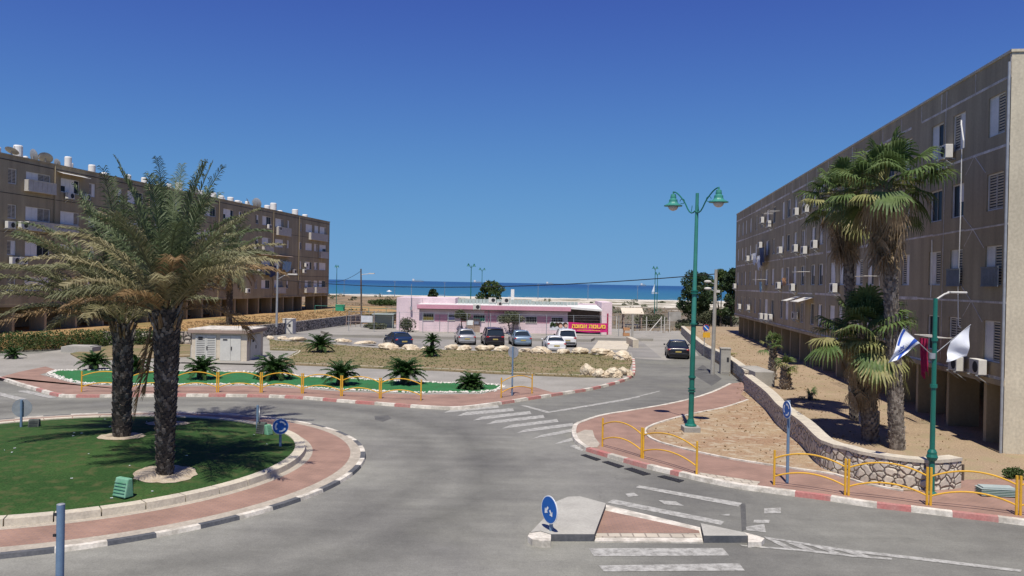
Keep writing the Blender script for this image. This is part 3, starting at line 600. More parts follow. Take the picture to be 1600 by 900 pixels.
# ---- right-hand dry lot, left-hand raised lot, pad of the pink building
A_R = Vector((18.05, 29.2, 0)); D_R = Vector((9.0, 67.8, 0)).normalized(); L_R = 68.4
A_L = Vector((-41.4, 64.6, 0)); D_L = Vector((10.45, 70.4, 0)).normalized(); L_L = 71.2
farwall = [(1163, 603), (1148, 588), (1123, 569), (1099, 556), (1078, 536), (1064, 521)]
WB = GP(farwall[::-1]) + GP(wallbase)
lotz = lambda p: .09 + .27 * max(0, (p[1] - 29) / 70.0) + (.0 if p[1] < 100 else 0)
b = MB(); b.prism([Vector((p.x, p.y, 0)) for p in WB] + [Vector((24, 24.4, 0)), Vector((60, 24, 0)), Vector((60, 112, 0)), Vector((24, 112, 0))], -.03, lotz); structure(b.build('dry_yard', MT['soil'], org=(0, 0, 0)), 'dry dusty yard between the rubble wall and the right-hand block')
LW = [Vector((-21.3, 112, 0)), Vector((-24.4, 88.8, 0)), Vector((-26.1, 78, 0)), Vector((-27.4, 69.5, 0))]
LF = [Vector((-33.5, 67.6, 0)), Vector((-38.3, 62.3, 0)), Vector((-42, 60.7, 0)), Vector((-60, 60.3, 0))]
b = MB(); pts = [LW[0], LW[1], LW[2], LW[3]] + LF + [Vector((-75, 60, 0)), Vector((-75, 150, 0)), Vector((-24, 150, 0)), Vector((-18, 128, 0))]
b.prism(pts, -.05, 1.08); structure(b.build('raised_straw_lot', MT['straw'], org=(0, 0, 0)), 'raised lot of straw coloured grass below the left-hand block')
b = MB(); b.prism([(-21.2, 89), (-18.5, 83), (8.3, 83), (9.0, 86), (15.3, 86), (15.3, 104), (-19.5, 104)], -.03, .28); structure(b.build('raised_forecourt', MT['lane'], org=(0, 0, 0)), 'raised forecourt in front of the pink building')
b = MB(); b.sheet([(-27, 74), (-20, 72), (12.5, 66), (14, 86), (-21, 89), (-22, 105), (-24, 96)], .004); structure(b.build('parking_area', MT['park'], org=(0, 0, 0)), 'parking area in front of the pink building')
b = MB(); b.prism(GP([(925, 545), (980, 546), (985, 533), (935, 532)], .1), -.02, .1); structure(b.build('paved_apron', MT['kconc'], org=(0, 0, 0)))

# ------------------------------------------------------------------ retaining walls
def wall_along(root, base, z0, z1, th, side, name, m, hz=None):
    O_ = offset(base, side * th); b = MB(); n = len(base)
    zt = hz or (lambda p: z1)
    vs = []
    for p, q in zip(base, O_): vs += [(p.x, p.y, z0), (p.x, p.y, zt(p)), (q.x, q.y, zt(q)), (q.x, q.y, z0)]
    fs = []
    for i in range(n - 1):
        a, c = 4 * i, 4 * (i + 1)
        for k in range(3): fs.append((a + k, c + k, c + k + 1, a + k + 1))
    fs += [(0, 1, 2, 3), (4 * n - 1, 4 * n - 2, 4 * n - 3, 4 * n - 4)]
    b.add(vs, fs); return b.build(name, m, root)
WBn = dense(GP(wallbase, .1), .5)
w_ = empty('rubble_wall', (WBn[0].x, WBn[0].y, 0)); tag(w_, 'pale rubble stone wall with flat coping curving in front of the dry yard', 'wall')
wall_along(w_, WBn, 0, .93, .38, 1, 'wall', MT['wallstone'])
cb = offset(WBn, -.03); wall_along(w_, cb, .932, 1.03, .46, 1, 'coping', MT['kconc'])
WF = dense(GP(farwall, 0), .8)
w2 = empty('rubble_wall', (WF[0].x, WF[0].y, 0)); tag(w2, 'long rubble stone wall along the side road behind the black car', 'wall')
WF = WF[::-1]
wall_along(w2, WF, 0, .85, .38, 1, 'wall', MT['wallstone'], hz=lambda p: .85); wall_along(w2, offset(WF, -.03), .852, .95, .45, 1, 'coping', MT['kconc'])
q = GP([(1172, 604), (1206, 604)], .1)
w3 = MB(); w3.box2(q[0].x + .2, q[1].x, q[0].y - .3, q[0].y, 0, 1.0); w3.box2(q[0].x + .2, q[1].x + .1, q[0].y, q[0].y + 3.5, .6, 1.0, 0)
tag(w3.build('concrete_block', MT['conc']), 'low grey concrete block built against the bend of the rubble wall', 'wall block')
w4 = empty('rubble_wall', (LW[3].x, LW[3].y, 0)); tag(w4, 'dark rubble retaining wall holding up the straw coloured lot', 'wall')
LWd = dense([p for p in LW[::-1]], 1.5); LWd = [p + Vector((.35, 0, 0)) for p in LWd]
wall_along(w4, LWd, 0, 1.2, .5, 1, 'wall', MT['wallstone2']);
w5 = empty('rubble_wall', (-30, 68.6, 0)); tag(w5, 'low broken stone wall behind the thick palm trunk', 'wall')
wall_along(w5, dense([Vector((-34.2, 66.9, 0)), Vector((-31, 68.0, 0)), Vector((-27.6, 69.0, 0))], 1), 0, 1.25, .5, 1, 'wall', MT['wallstone2'])

# ------------------------------------------------------------------ apartment blocks
def make_window(w_, h_, kind):
    """local: x 0..w, y outward, z 0..h; kinds differ in which leaf is louvred, half-open or shut"""
    r_ = MB(); t = .05
    r_.box2(0, t, -.04, .03, 0, h_); r_.box2(w_ - t, w_, -.04, .03, 0, h_); r_.box2(t, w_ - t, -.04, .03, 0, t); r_.box2(t, w_ - t, -.04, .03, h_ - t, h_)
    fr_ = r_.build('window', MT['shut'], org=(0, 0, 0))
    g = MB(); g.box2(t, w_ - t, -.035, -.02, t, h_ - t); g.build('pane', MT['dark'], fr_)
    n = 2 if w_ < 1.7 else 4
    for k in range(n):
        x0 = t + (w_ - 2 * t) * k / n; x1 = t + (w_ - 2 * t) * (k + 1) / n
        md = {0: 'lp', 1: 'pl', 2: 'll', 3: 'op', 4: 'ho', 5: 'pp', 6: 'oo'}[kind][k % 2] if n == 2 else {0: 'llpp', 1: 'lppp', 2: 'oopp', 3: 'opph', 4: 'hhpp', 5: 'pppp', 6: 'oooo'}[kind][k]
        s_ = MB()
        if md == 'o': s_.box2(x0, x0 + .03, -.015, .01, t, h_ - t)
        elif md == 'p': s_.box2(x0 + .01, x1 - .01, -.015, .012, t, h_ - t)
        elif md == 'h': s_.box2(x0 + .01, x1 - .01, -.015, .012, h_ * .45, h_ - t)
        else:
            nl = int((h_ - 2 * t) / .105)
            for j in range(nl):
                z = t + (h_ - 2 * t) * (j + .5) / nl
                s_.add([(x0 + .01, -.012, z - .038), (x1 - .01, -.012, z - .038), (x1 - .01, .02, z + .005), (x0 + .01, .02, z + .005), (x0 + .01, .005, z + .02), (x1 - .01, .005, z + .02)], [(0, 1, 2, 3), (3, 2, 5, 4), (4, 5, 1, 0)])
            s_.box2(x0, x0 + .03, -.012, .022, t, h_ - t); s_.box2(x1 - .03, x1, -.012, .022, t, h_ - t)
        s_.build('shutter', MT['shut'] if md in 'ph' else MT['slat'], fr_)
    return fr_
def facade(root, L_, z0, z1, floors, holes, sgn, m, dep=.14):
    """wall skin with real openings at local y=0; sgn +1 outward +y"""
    b = MB()
    def q(x0, x1, za, zb, y=0):
        P = [(x0, y, za), (x1, y, za), (x1, y, zb), (x0, y, zb)]
        b.add(P, [(3, 2, 1, 0) if sgn > 0 else (0, 1, 2, 3)])
    z = z0
    for (za, zb), hs in zip(floors, holes):
        q(0, L_, z, za); x = 0
        for (h0, h1) in sorted(hs):
            q(x, h0, za, zb); x = h1; d = -dep * sgn
            b.add([(h0, 0, za), (h0, d, za), (h0, d, zb), (h0, 0, zb)], [(0, 1, 2, 3)]); b.add([(h1, 0, za), (h1, d, za), (h1, d, zb), (h1, 0, zb)], [(0, 1, 2, 3)])
            b.add([(h0, 0, za), (h1, 0, za), (h1, d, za), (h0, d, za)], [(0, 1, 2, 3)]); b.add([(h0, 0, zb), (h1, 0, zb), (h1, d, zb), (h0, d, zb)], [(0, 1, 2, 3)])
            b.add([(h0, d, za), (h1, d, za), (h1, d, zb), (h0, d, zb)], [(0, 1, 2, 3)])
        q(x, L_, za, zb); z = zb
    q(0, L_, z, z1)
    return b
WIN = {}
def place_window(root, x, y, z, w_, h_, kind, sgn):
    key = (round(w_, 1), round(h_, 1), kind)
    if key not in WIN:
        o = make_window(key[0], key[1], kind); o.parent = root; WIN[key] = o; CH_ = [c for c in col.objects if c.parent == o]; o['_k'] = 1; WK[o.name] = CH_
    else:
        src = WIN[key]; o = src.copy(); col.objects.link(o); o.parent = root
        for c in WK[src.name]:
            d = c.copy(); col.objects.link(d); d.parent = o
    o.scale = (w_ / key[0], 1, h_ / key[1])
    if sgn > 0: o.location = (x, y, z); o.rotation_euler = (0, 0, 0)
    else: o.location = (x + w_, y, z); o.rotation_euler = (0, 0, math.pi)
    return o
WK = {}
def line_strip(b, p, q, wd, y):
    p = Vector((p[0], 0, p[1])); q = Vector((q[0], 0, q[1])); d = (q - p).normalized(); n = Vector((-d.z, 0, d.x)) * wd / 2
    P = [p - n, q - n, q + n, p + n]; Q = []
    for yy in (0.0, y): Q += [(k.x, yy, k.z) for k in P]
    b.add(Q, [(4, 5, 6, 7), (0, 1, 5, 4), (1, 2, 6, 5), (2, 3, 7, 6), (3, 0, 4, 7)])
wr = random.Random(3)
# right block
rootR = empty('apartment_building', (A_R.x, A_R.y, 0), math.atan2(D_R.y, D_R.x)); tag(rootR, 'long four storey grey brown apartment block on stilts on the right', 'building')
zR = [(3.35, 4.9), (6.25, 7.75), (9.1, 10.5), (11.93, 13.45)]
uR = [(.42, 1.78), (3.85, 5.08), (6.1, 7.45), (9.9, 11.0), (12.4, 13.6), (15.4, 16.6), (17.4, 18.9), (21.2, 22.4), (23.3, 24.6), (26.6, 27.8), (28.9, 30.1), (32.2, 33.4), (35.0, 36.1), (37.7, 39.0), (39.9, 41.1), (44.0, 45.3), (47.0, 48.6), (50.5, 51.5), (53.5, 54.7), (57.2, 58.3), (60.4, 61.3), (62.8, 63.8), (66.0, 67.0)]
ROOT = rootR
def localbuild(b, name, m, root, smooth=False):
    """child given directly in the root's local frame"""
    me_root = root_loc(root); b.v = [q + me_root for q in b.v]; return b.build(name, m, root, smooth)
fb = facade(rootR, L_R, 2.75, 14.75, zR, [uR] * 4, +1, MT['facade'])
DP = 11.0
localbuild(fb, 'facade', MT['facade'], rootR)
b = MB(); b.box2(0, L_R, -DP, -.16, 2.75, 14.7); b.box2(0, L_R, -.16, -.0, 2.752, 2.76)
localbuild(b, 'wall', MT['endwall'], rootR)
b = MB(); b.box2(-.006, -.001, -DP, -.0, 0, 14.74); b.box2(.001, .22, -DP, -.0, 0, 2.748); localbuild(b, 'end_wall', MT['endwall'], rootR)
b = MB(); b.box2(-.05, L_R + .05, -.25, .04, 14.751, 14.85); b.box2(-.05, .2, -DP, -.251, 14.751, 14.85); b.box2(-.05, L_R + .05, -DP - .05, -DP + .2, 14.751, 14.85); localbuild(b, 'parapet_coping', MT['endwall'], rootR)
b = MB(); b.box2(0, L_R, -.03, .08, 2.55, 2.748); localbuild(b, 'soffit_beam', MT['facade'], rootR)
for k in range(19):
    u = 2.2 + k * 3.6
    if u > L_R - 1: break
    for q4 in ((-1.6, -.35, 2.548), (-7.5, -6.0, 2.74)): b = MB(); b.box2(u, u + .25, q4[0], q4[1], 0.0, q4[2]); localbuild(b, 'pillar', MT['facade'], rootR)
for q4 in ((6, 11, -7.8, -4.2), (18, 34, -8.5, -3.4), (40, 56, -8.5, -3.4), (.3, L_R, -DP, -DP + .2)): b = MB(); b.box2(*q4, 0, 2.74); localbuild(b, 'stair_core', MT['facade'], rootR)
for fi, (za, zb) in enumerate(zR):
    for wi, (h0, h1) in enumerate(uR):
        if fi == 3 and wi == 0: kd = 0
        elif fi == 3 and wi == 1: kd = 1
        elif wi == 0: kd = 2 if fi == 2 else 0
        else: kd = wr.choice([0, 0, 1, 2, 3, 3, 4, 5, 6])
        place_window(rootR, h0, -.09, za, h1 - h0, zb - za, kd, +1)
b = MB()
for z in (2.78, 5.62, 8.5, 11.42, 13.9):
    x = 0
    while x < L_R:
        x1 = min(L_R, x + wr.uniform(3, 9)); line_strip(b, (x, z + wr.uniform(-.02, .02)), (x1, z + wr.uniform(-.02, .02)), wr.uniform(.04, .10) * (1.5 if x < 12 else 1.6), .012); x = x1 + (wr.uniform(0, 1.5) if wr.random() < .5 else 0)
seams = [.05, 2.95, 5.8, 6.35, 8.7, 11.4, 14.3, 20.0, 25.6, 28.8, 31.7, 34.3, 37.1, 39.9, 45.6, 51.3, 57.2, 62.9]
for s_ in seams:
    line_strip(b, (s_, 13.9), (s_, 14.7), .05 if s_ < 20 else .08, .013)
    if s_ in (.05, 5.8, 14.3, 25.6, 31.7, 39.9): line_strip(b, (s_ + .05, 3.0), (s_ + .05, 13.9), .04 if s_ < 10 else .09, .013)
for (x0, zc) in ((2.9, 5.62), (2.9, 8.5), (2.9, 11.42), (25.6, 11.42)):
    for dx, dz in ((-1.0, -.8), (.8, -.65), (1.0, .6)):
        if dz > 0 and zc > 10: continue
        line_strip(b, (x0 + .02, zc), (x0 + dx, zc + dz), .03, .011)
localbuild(b, 'joint_sealant', MT['seal'], rootR)
b = MB(); b.cone((.02, .07, 0), (.02, .07, 14.4), .05, .05, 8); localbuild(b, 'corner_pipe', MT['metal'], rootR)
b = MB(); b.tube([(4.0, .06, 11.9), (3.9, .09, 9), (4.05, .06, 6), (3.85, .1, 4.6), (3.7, .06, 4.5)], .022, 6); localbuild(b, 'hanging_cable', MT['white'], rootR)
b = MB(); b.tube([(7.0, .05, 8.3), (6.9, .06, 7.0), (7.0, .05, 5.7)], .02, 6); b.tube([(4.1, .06, 13.1), (4.0, .1, 12.9), (3.75, .1, 12.2), (3.8, .08, 11.9)], .03, 6); localbuild(b, 'drain_pipe', MT['white'], rootR)
for (x0, x1, zt) in ((1.0 - .6, 1.85, 6.95), (3.8, 5.15, 6.95)):
    b = MB()
    for k in range(12): b.box2(x0 + (x1 - x0) * k / 12, x0 + (x1 - x0) * (k + .75) / 12, .10, .13, 6.2, zt)
    b.box2(x0, x1, .13, .15, 6.2, 6.24); b.box2(x0, x1, .13, .15, zt - .04, zt); localbuild(b, 'balcony_screen', MT['bscreen'], rootR)
for (u_, z_, w_) in ((29, 5.1, 2.6), (33, 5.1, 1.8)):
    b = MB(); b.add([(u_, .0, z_ + .25), (u_ + w_, 0, z_ + .25), (u_ + w_, 1.1, z_ - .1), (u_, 1.1, z_ - .1)], [(0, 1, 2, 3)]); b.tube([(u_, 1.1, z_ - .1), (u_ + w_, 1.1, z_ - .1)], .03); localbuild(b, 'awning', MT['ac'], rootR)

# left block
rootL = empty('apartment_building', (A_L.x, A_L.y, 0), math.atan2(D_L.y, D_L.x)); tag(rootL, 'long four storey brown apartment block with roof tanks on the left', 'building')
zLs = [(4.55, 5.75), (7.5, 8.7), (10.5, 11.65), (13.35, 14.6)]
uL = [(-6.3, -3.6), (-2.3, -1.2), (.75, 1.7), (2.7, 5.6), (6.85, 9.3), (10.6, 11.5), (14.6, 15.5), (16.4, 19.0), (21.0, 23.6), (24.9, 25.8), (29.5, 30.5), (31.2, 33.8), (35.6, 38.2), (39.6, 40.5), (44.3, 45.2), (46.3, 49.0), (50.4, 53.1), (54.3, 55.1), (58.9, 59.8), (61.2, 63.8), (64.7, 66.4), (66.9, 69.8)]
OFF = 8.0
def Lx(u): return u
hol = [[(a + OFF, c + OFF) for a, c in uL]] * 4
rootL.location = (A_L.x - D_L.x * OFF, A_L.y - D_L.y * OFF, 0); A_L2 = rootL.location.copy()
fb = facade(rootL, L_L + OFF, 3.42, 15.6, zLs, hol, -1, MT['facadeL'])
localbuild(fb, 'facade', MT['facadeL'], rootL); LL = L_L + OFF
b = MB(); b.box2(0, LL, .16, DP, 3.42, 15.5); b.box2(0, LL, 0, .16, 3.424, 3.43); localbuild(b, 'wall', MT['facadeL'], rootL)
b = MB(); b.box2(LL, LL + .004, 0, DP, 3.42, 15.6); b.box2(-.004, 0, 0, DP, 3.42, 15.6); localbuild(b, 'end_wall', MT['facadeL'], rootL)
b = MB(); b.box2(-.05, LL + .05, -.06, .2, 15.601, 15.72); b.box2(LL - .2, LL + .05, .201, DP, 15.601, 15.72); localbuild(b, 'parapet_coping', MT['facadeL'], rootL)
b = MB(); b.box2(0, LL, -.08, .03, 3.22, 3.418); localbuild(b, 'soffit_beam', MT['facadeL'], rootL)
for u in [-6, -2.2, 1.6, 5.3, 9.2, 13, 16.6, 20.2, 24, 27.8, 31.1, 35.5, 39.1, 42.5, 45.7, 49.6, 53.6, 57.0, 60.2, 65.1, 68.3, 70.9]:
    b = MB(); b.box2(u + OFF - .15, u + OFF + .12, .05, 1.5 if u != 1.6 else 2.2, 0.9, 3.218); localbuild(b, 'pillar', MT['facadeL'], rootL)
b = MB(); b.box2(0, LL, 5.0, DP, .9, 3.41); localbuild(b, 'stair_core', MT['facadeL'], rootL)
for fi, (za, zb) in enumerate(zLs):
    for wi, (h0, h1) in enumerate(uL):
        kd = wr.choice([0, 1, 2, 3, 4, 5, 5, 3]);
        if wi == 3: kd = [5, 2, 0, 0][fi]
        if wi == 2: kd = [2, 1, 2, 2][fi]
        place_window(rootL, h0 + OFF, .09, za, h1 - h0, zb - za, kd, -1)
b = MB()
for z in (6.4, 9.4, 12.55): line_strip(b, (0, z), (LL, z), .05, -.02)
line_strip(b, (0, 15.25), (LL, 15.25), .07, -.025)
localbuild(b, 'floor_joint', MT['barkd'], rootL)
for u in (6.05, 20, 34.5, 49.7, 58.6):
    b = MB(); b.cone((u + OFF, -.07, 3.5), (u + OFF, -.07, 15.5), .05, .05, 6); localbuild(b, 'downpipe', MT['facadeL'], rootL)
for (u0, u1, z0_, z1_) in ((2.5, 5.8, 13.0, 13.9), (50.6, 55.0, 12.3, 13.4), (62.4, 69.6, 12.3, 13.35), (66.6, 69.8, 9.5, 10.5), (46.3, 49.2, 9.6, 10.4), (61.0, 64.2, 3.9, 4.7), (65, 69.6, 3.8, 4.7), (50.4, 53.4, 3.9, 4.7), (2.6, 8.8, 9.7, 10.4), (46.2, 49.2, 6.6, 7.4)):
    b = MB(); n = int((u1 - u0) / .5)
    for k in range(n): b.box2(u0 + OFF + (u1 - u0) * k / n, u0 + OFF + (u1 - u0) * (k + .94) / n, -.42, -.39, z0_, z1_)
    b.box2(u0 + OFF, u1 + OFF, -.45, -.42, z1_ - .04, z1_ + .02); b.box2(u0 + OFF, u1 + OFF, -.45, 0, z0_ - .08, z0_); b.box2(u0 + OFF, u0 + OFF + .05, -.42, 0, z0_, z1_); b.box2(u1 + OFF - .05, u1 + OFF, -.42, 0, z0_, z1_)
    localbuild(b, 'balcony', MT['slat'], rootL)
b = MB(); b.add([(6.3 + OFF, -.02, 15.1), (9.9 + OFF, -.02, 15.1), (9.9 + OFF, -.7, 14.9), (6.3 + OFF, -.7, 14.9)], [(0, 1, 2, 3)]); b.tube([(6.3 + OFF, -.7, 14.9), (9.9 + OFF, -.7, 14.9)], .03); localbuild(b, 'awning', MT['ac'], rootL)
b = MB(); b.add([(44.5 + OFF, -.02, 9.35), (55 + OFF, -.02, 9.35), (55 + OFF, -.9, 9.2), (44.5 + OFF, -.9, 9.2)], [(0, 1, 2, 3)]); localbuild(b, 'awning', MT['kroof'], rootL)

# ------------------------------------------------------------------ things on the blocks
def make_ac():
    r_ = empty('air_conditioner'); b = MB(); b.box2(-.42, .42, .12, .42, .06, .64); bevel(b.build('casing', MT['ac'], r_), .02)
    b = MB(); b.cone((-.12, .421, .35), (-.12, .432, .35), .22, .22, 16); b.build('fan_grille', MT['acd'], r_)
    b = MB()
    for x in (-.35, .35): b.box2(x - .02, x + .02, 0, .5, 0.02, .058); b.tube([(x, .01, -.3), (x, .45, .02)], .015, 5)
    b.box2(-.37, .37, .0, .03, -.02, .019); b.build('bracket', MT['metal'], r_); return r_
AC0 = make_ac(); CH[AC0.name] = kids(AC0); acn = [0]
def put_ac(px, py, A, d, sgn, label, group):
    u, z = onplane(px, py, A, d)
    o = AC0 if acn[0] == 0 else copy_tree(AC0); acn[0] += 1
    n = Vector((-d.y, d.x, 0)) * sgn; p = Vector((A.x, A.y, 0)) + d * u + n * .01
    o.location = (p.x, p.y, z - .35); o.rotation_euler = (0, 0, math.atan2(d.y, d.x) + (0 if sgn > 0 else math.pi)); tag(o, label, 'air conditioner', group)
gR = 'air conditioners on the right-hand block'; gL = 'air conditioners on the left-hand block'
for px, py, l in [(1488, 238, 'white air conditioner under the top floor window nearest the sunlit corner'), (1265, 326, 'air conditioner half behind the palm crown, top floor of the right block'), (1249, 331, 'air conditioner on the top floor just left of the palm crown'),
                  (1206, 350, 'air conditioner below the top floor laundry bracket'), (1195, 344, 'air conditioner farthest along the top floor of the right block'), (1192, 383, 'air conditioner above the hanging white laundry, third floor'),
                  (1223.5, 391, 'first air conditioner right of the laundry, third floor'), (1247.6, 388, 'second air conditioner right of the laundry, third floor'), (1262, 391, 'wide air conditioner third right of the laundry, third floor'),
                  (1278, 382, 'air conditioner on the third floor closest to the palm crown'), (1172, 404, 'left one of two air conditioners left of the laundry'), (1180, 402, 'right one of two air conditioners left of the laundry'),
                  (1151.5, 447, 'lone air conditioner at the far corner of the right block, second floor'), (1221, 446, 'air conditioner mid block on the second floor, left of the orange cloth'), (1243, 449, 'air conditioner right of the orange cloth, second floor'),
                  (1309, 450, 'air conditioner just above the low bushy fan palm'), (1159, 479, 'first floor air conditioner nearest the far trees'), (1173, 480, 'first floor air conditioner, second from the far trees'),
                  (1193, 494, 'left one of the three first floor air conditioners in a row'), (1200.5, 495, 'middle one of the three first floor air conditioners in a row'), (1208, 496, 'right one of the three first floor air conditioners in a row'),
                  (1247, 493, 'dark cluttered air conditioner left of the first floor awning'), (1540, 573, 'air conditioner by the sunlit corner just above the dark stilts'), (1505, 568, 'air conditioner half behind the white flag')]:
    put_ac(px, py, A_R, D_R, +1, l, gR)
for px, py, l in [(11.5, 351.4, 'leftmost air conditioner on the left block, third floor'), (32, 352, 'air conditioner beside the third floor balcony rail, left block'), (105, 306, 'air conditioner under the barred top floor window'), (131, 308, 'air conditioner right of the barred top floor window, behind frond tips'),
                  (18, 407, 'left one of two air conditioners under the open window, second floor'), (30.6, 407, 'dark fronted air conditioner under the open window, second floor'), (457, 424, 'air conditioner right of the striped cloth, second floor'),
                  (473, 423.5, 'lower air conditioner near the downpipe at the far end of the left block'), (476, 414, 'upper air conditioner near the downpipe at the far end of the left block'), (403, 421, 'air conditioner beside the dark laundry, second floor'),
                  (384, 454, 'air conditioner low on the left block right of the palm trunk'), (418, 354, 'white framed air conditioner on the top floor right of the fronds'), (434, 357, 'air conditioner on the top floor beside the white balcony'), (397, 387, 'air conditioner on the third floor at the edge of the fronds')]:
    put_ac(px, py, A_L, D_L, -1, l, gL)
# roof tanks and dishes
def tank(u, r_, h_, y=1.2, label='', name='water_tank', base=.5):
    p = Vector((A_L.x, A_L.y, 0)) + D_L * u + Vector((-D_L.y, D_L.x, 0)) * y; ro = empty('water_tank', (p.x, p.y, 15.5)); tag(ro, label, 'water tank', 'water tanks on the left roof')
    b = MB(); b.lathe((p.x, p.y, 15.5 + base), [(r_ * .9, 0), (r_, .05), (r_, h_ - .1), (r_ * .85, h_), (.05, h_ + .03)], 16); b.build('tank', MT['white'], ro, smooth=False)
    b = MB()
    for dx, dy in ((-1, -1), (1, -1), (1, 1), (-1, 1)): b.cone((p.x + dx * r_ * .6, p.y + dy * r_ * .6, 15.5), (p.x + dx * r_ * .6, p.y + dy * r_ * .6, 15.5 + base), .03, .03, 5)
    b.build('stand', MT['metal'], ro)
for a in [(.9, .32, .8, 1.2, 'squat white tank at the left end of the roof'), (3.2, .38, 1.5, 1.2, 'tall white tank near the left end of the roof'), (9.3, .32, 1.5, 1.2, 'tall white tank standing behind the two dishes'), (10.2, .22, .9, 1.6, 'small tank beside the tall one near the dishes'), (12.6, .34, 1.15, 1.2, 'lone white tank left of the palm fronds'),
          (18.2, .33, .9, 1.2, 'tank peeking out left of the tallest frond'), (21.0, .33, 1.0, 1.2, 'tank just behind the tallest frond'), (26.3, .3, 1.0, 1.6, 'left one of a pair of tanks right of the tallest frond'), (27.6, .42, 1.4, 1.2, 'right and larger one of a pair of tanks right of the tallest frond'),
          (34.0, .4, .7, 1.2, 'low white tank in the row mid roof'), (35.2, .45, 1.0, 1.2, 'yellowish topped tank mid roof'), (37.2, .4, .8, 1.2, 'white tank fourth from the last dish'), (39.6, .42, .9, 1.2, 'white tank before the tilted panel'), (41.5, .4, .6, 1.2, 'low tank beside the reddish one'),
          (50.2, .42, .9, 1.2, 'shorter one of two tanks right of the last dish'), (52.2, .48, 1.6, 1.2, 'taller one of two tanks right of the last dish'), (59.8, .5, 1.3, 1.2, 'square looking tank near the far end'), (63.6, .45, .7, 1.2, 'last low tank at the far end of the roof')]:
    tank(a[0], a[1] * .95, a[2] * .74, a[3], a[4], base=.25)
for a in [(4.9, .2, .5, 1.9, 'tiny tank between the two left dishes'), (15.0, .28, .5, 1.6, 'low tank left of the fronds, set back'), (24.2, .28, .5, 1.5, 'low tank midway behind the fronds'), (32.2, .3, .75, 1.2, 'narrow white tank before the mid roof row'), (36.2, .3, .5, 1.9, 'set-back tank inside the mid roof row'),
          (38.4, .3, .5, 1.6, 'small tank closing the mid roof row'), (42.8, .35, .5, 1.6, 'small tank left of the edge-on dish'), (44.8, .3, .7, 1.5, 'white tank between the last two dishes'), (48.2, .4, .45, 1.6, 'flat tank right of the last dish'), (55.5, .4, .45, 1.7, 'flat tank between the tall one and the square looking one'), (61.3, .35, .45, 1.9, 'set-back tank near the far end')]:
    tank(a[0], a[1], a[2], a[3], a[4], base=.2)
def dish(u, r_, az_, el, label, y=.8):
    p = Vector((A_L.x, A_L.y, 0)) + D_L * u + Vector((-D_L.y, D_L.x, 0)) * y; ro = empty('satellite_dish', (p.x, p.y, 15.6)); tag(ro, label, 'satellite dish', 'satellite dishes on the left roof')
    b = MB(); n = 20; vs = []; rot = Matrix.Rotation(az_, 4, 'Z') @ Matrix.Rotation(el, 4, 'X')
    for rr, zz in ((0, 0), (.4, .03), (.75, .1), (1, .2)):
        for k in range(n): vs.append(p + Vector((0, 0, 15.6 + r_ * .75 + .1)) + rot @ Vector((rr * r_ * math.cos(2 * math.pi * k / n), rr * r_ * math.sin(2 * math.pi * k / n), zz * r_)))
    b.add(vs, [(i * n + k, i * n + (k + 1) % n, (i + 1) * n + (k + 1) % n, (i + 1) * n + k) for i in range(3) for k in range(n)]); b.build('reflector', MT['metal'], ro)
    c_ = p + Vector((0, 0, 15.6 + r_ * .75 + .1)); b = MB(); b.cone(p + Vector((0, 0, 15.5)), c_, .04, .04, 6); b.tube([c_ + rot @ Vector((0, -r_, .2 * r_)), c_ + rot @ Vector((0, 0, r_ * 1.1))], .02, 5); b.build('mount', MT['metal'], ro)
dish(4.4, .6, R(150), R(75), 'round grey dish beside the tall tank'); dish(5.9, .6, R(200), R(45), 'pale dish tilted flat at the roof edge'); dish(7.3, .38, R(160), R(70), 'small dish left of the tall tank'); dish(2.0, .55, R(170), R(30), 'pale dish lying nearly flat at the left end of the roof')
dish(30.0, .6, R(170), R(75), 'grey dish alone mid roof right of the pair of tanks'); dish(46.0, .75, R(160), R(75), 'large dark dish near the tilted panel'); dish(43.6, .6, R(100), R(60), 'dish seen edge on next to the large dark dish')
# laundry
def cloth(name, A, d, sgn, px, py, w_, h_, m, label, out=.5):
    u, z = onplane(px, py, A, d); n = Vector((-d.y, d.x, 0)) * sgn; b = MB(); N_ = 10
    vs = []
    for j in range(5):
        for i in range(N_ + 1):
            a = i / N_; p = Vector((A.x, A.y, 0)) + d * (u + (a - .5) * w_) + n * (out + .06 * math.sin(a * 14 + j)); vs.append((p.x, p.y, z + h_ / 2 - h_ * j / 4 * (1 - .12 * math.sin(a * 9))))
    b.add(vs, [(j * (N_ + 1) + i, j * (N_ + 1) + i + 1, (j + 1) * (N_ + 1) + i + 1, (j + 1) * (N_ + 1) + i) for j in range(4) for i in range(N_)])
    o = b.build(name, m); so_ = o.modifiers.new('thick', 'SOLIDIFY'); so_.thickness = .01; return tag(o, label, 'laundry', 'washing hung on the facades')
MT['clothr'] = mat('crimson_cloth', (.42, .02, .09), (.30, .015, .07), scale=4, fine=.15); MT['clothn'] = mat('navy_cloth', (.03, .045, .10), fine=.2); MT['clothw'] = mat('white_cloth', (.62, .63, .66), (.5, .52, .56), scale=4); MT['clotho'] = mat('orange_cloth', (.45, .24, .12)); MT['clothb'] = mat('light_blue_cloth', (.25, .38, .48))
cloth('hanging_laundry', A_R, D_R, 1, 1472.5, 558, .8, 1.6, MT['clothr'], 'crimson cloth hanging beside the green post, right block', out=.75)
cloth('hanging_laundry', A_R, D_R, 1, 1187, 404, 2.2, 1.1, MT['clothw'], 'white washing on a line, third floor of the right block')
cloth('hanging_laundry', A_R, D_R, 1, 1194, 410, 1.6, 1.3, MT['clothw'], 'long white sheet hanging next to the navy cloth, right block')
cloth('hanging_laundry', A_R, D_R, 1, 1199, 400, 2.2, 1.6, MT['clothn'], 'navy cloth hanging right of the white washing')
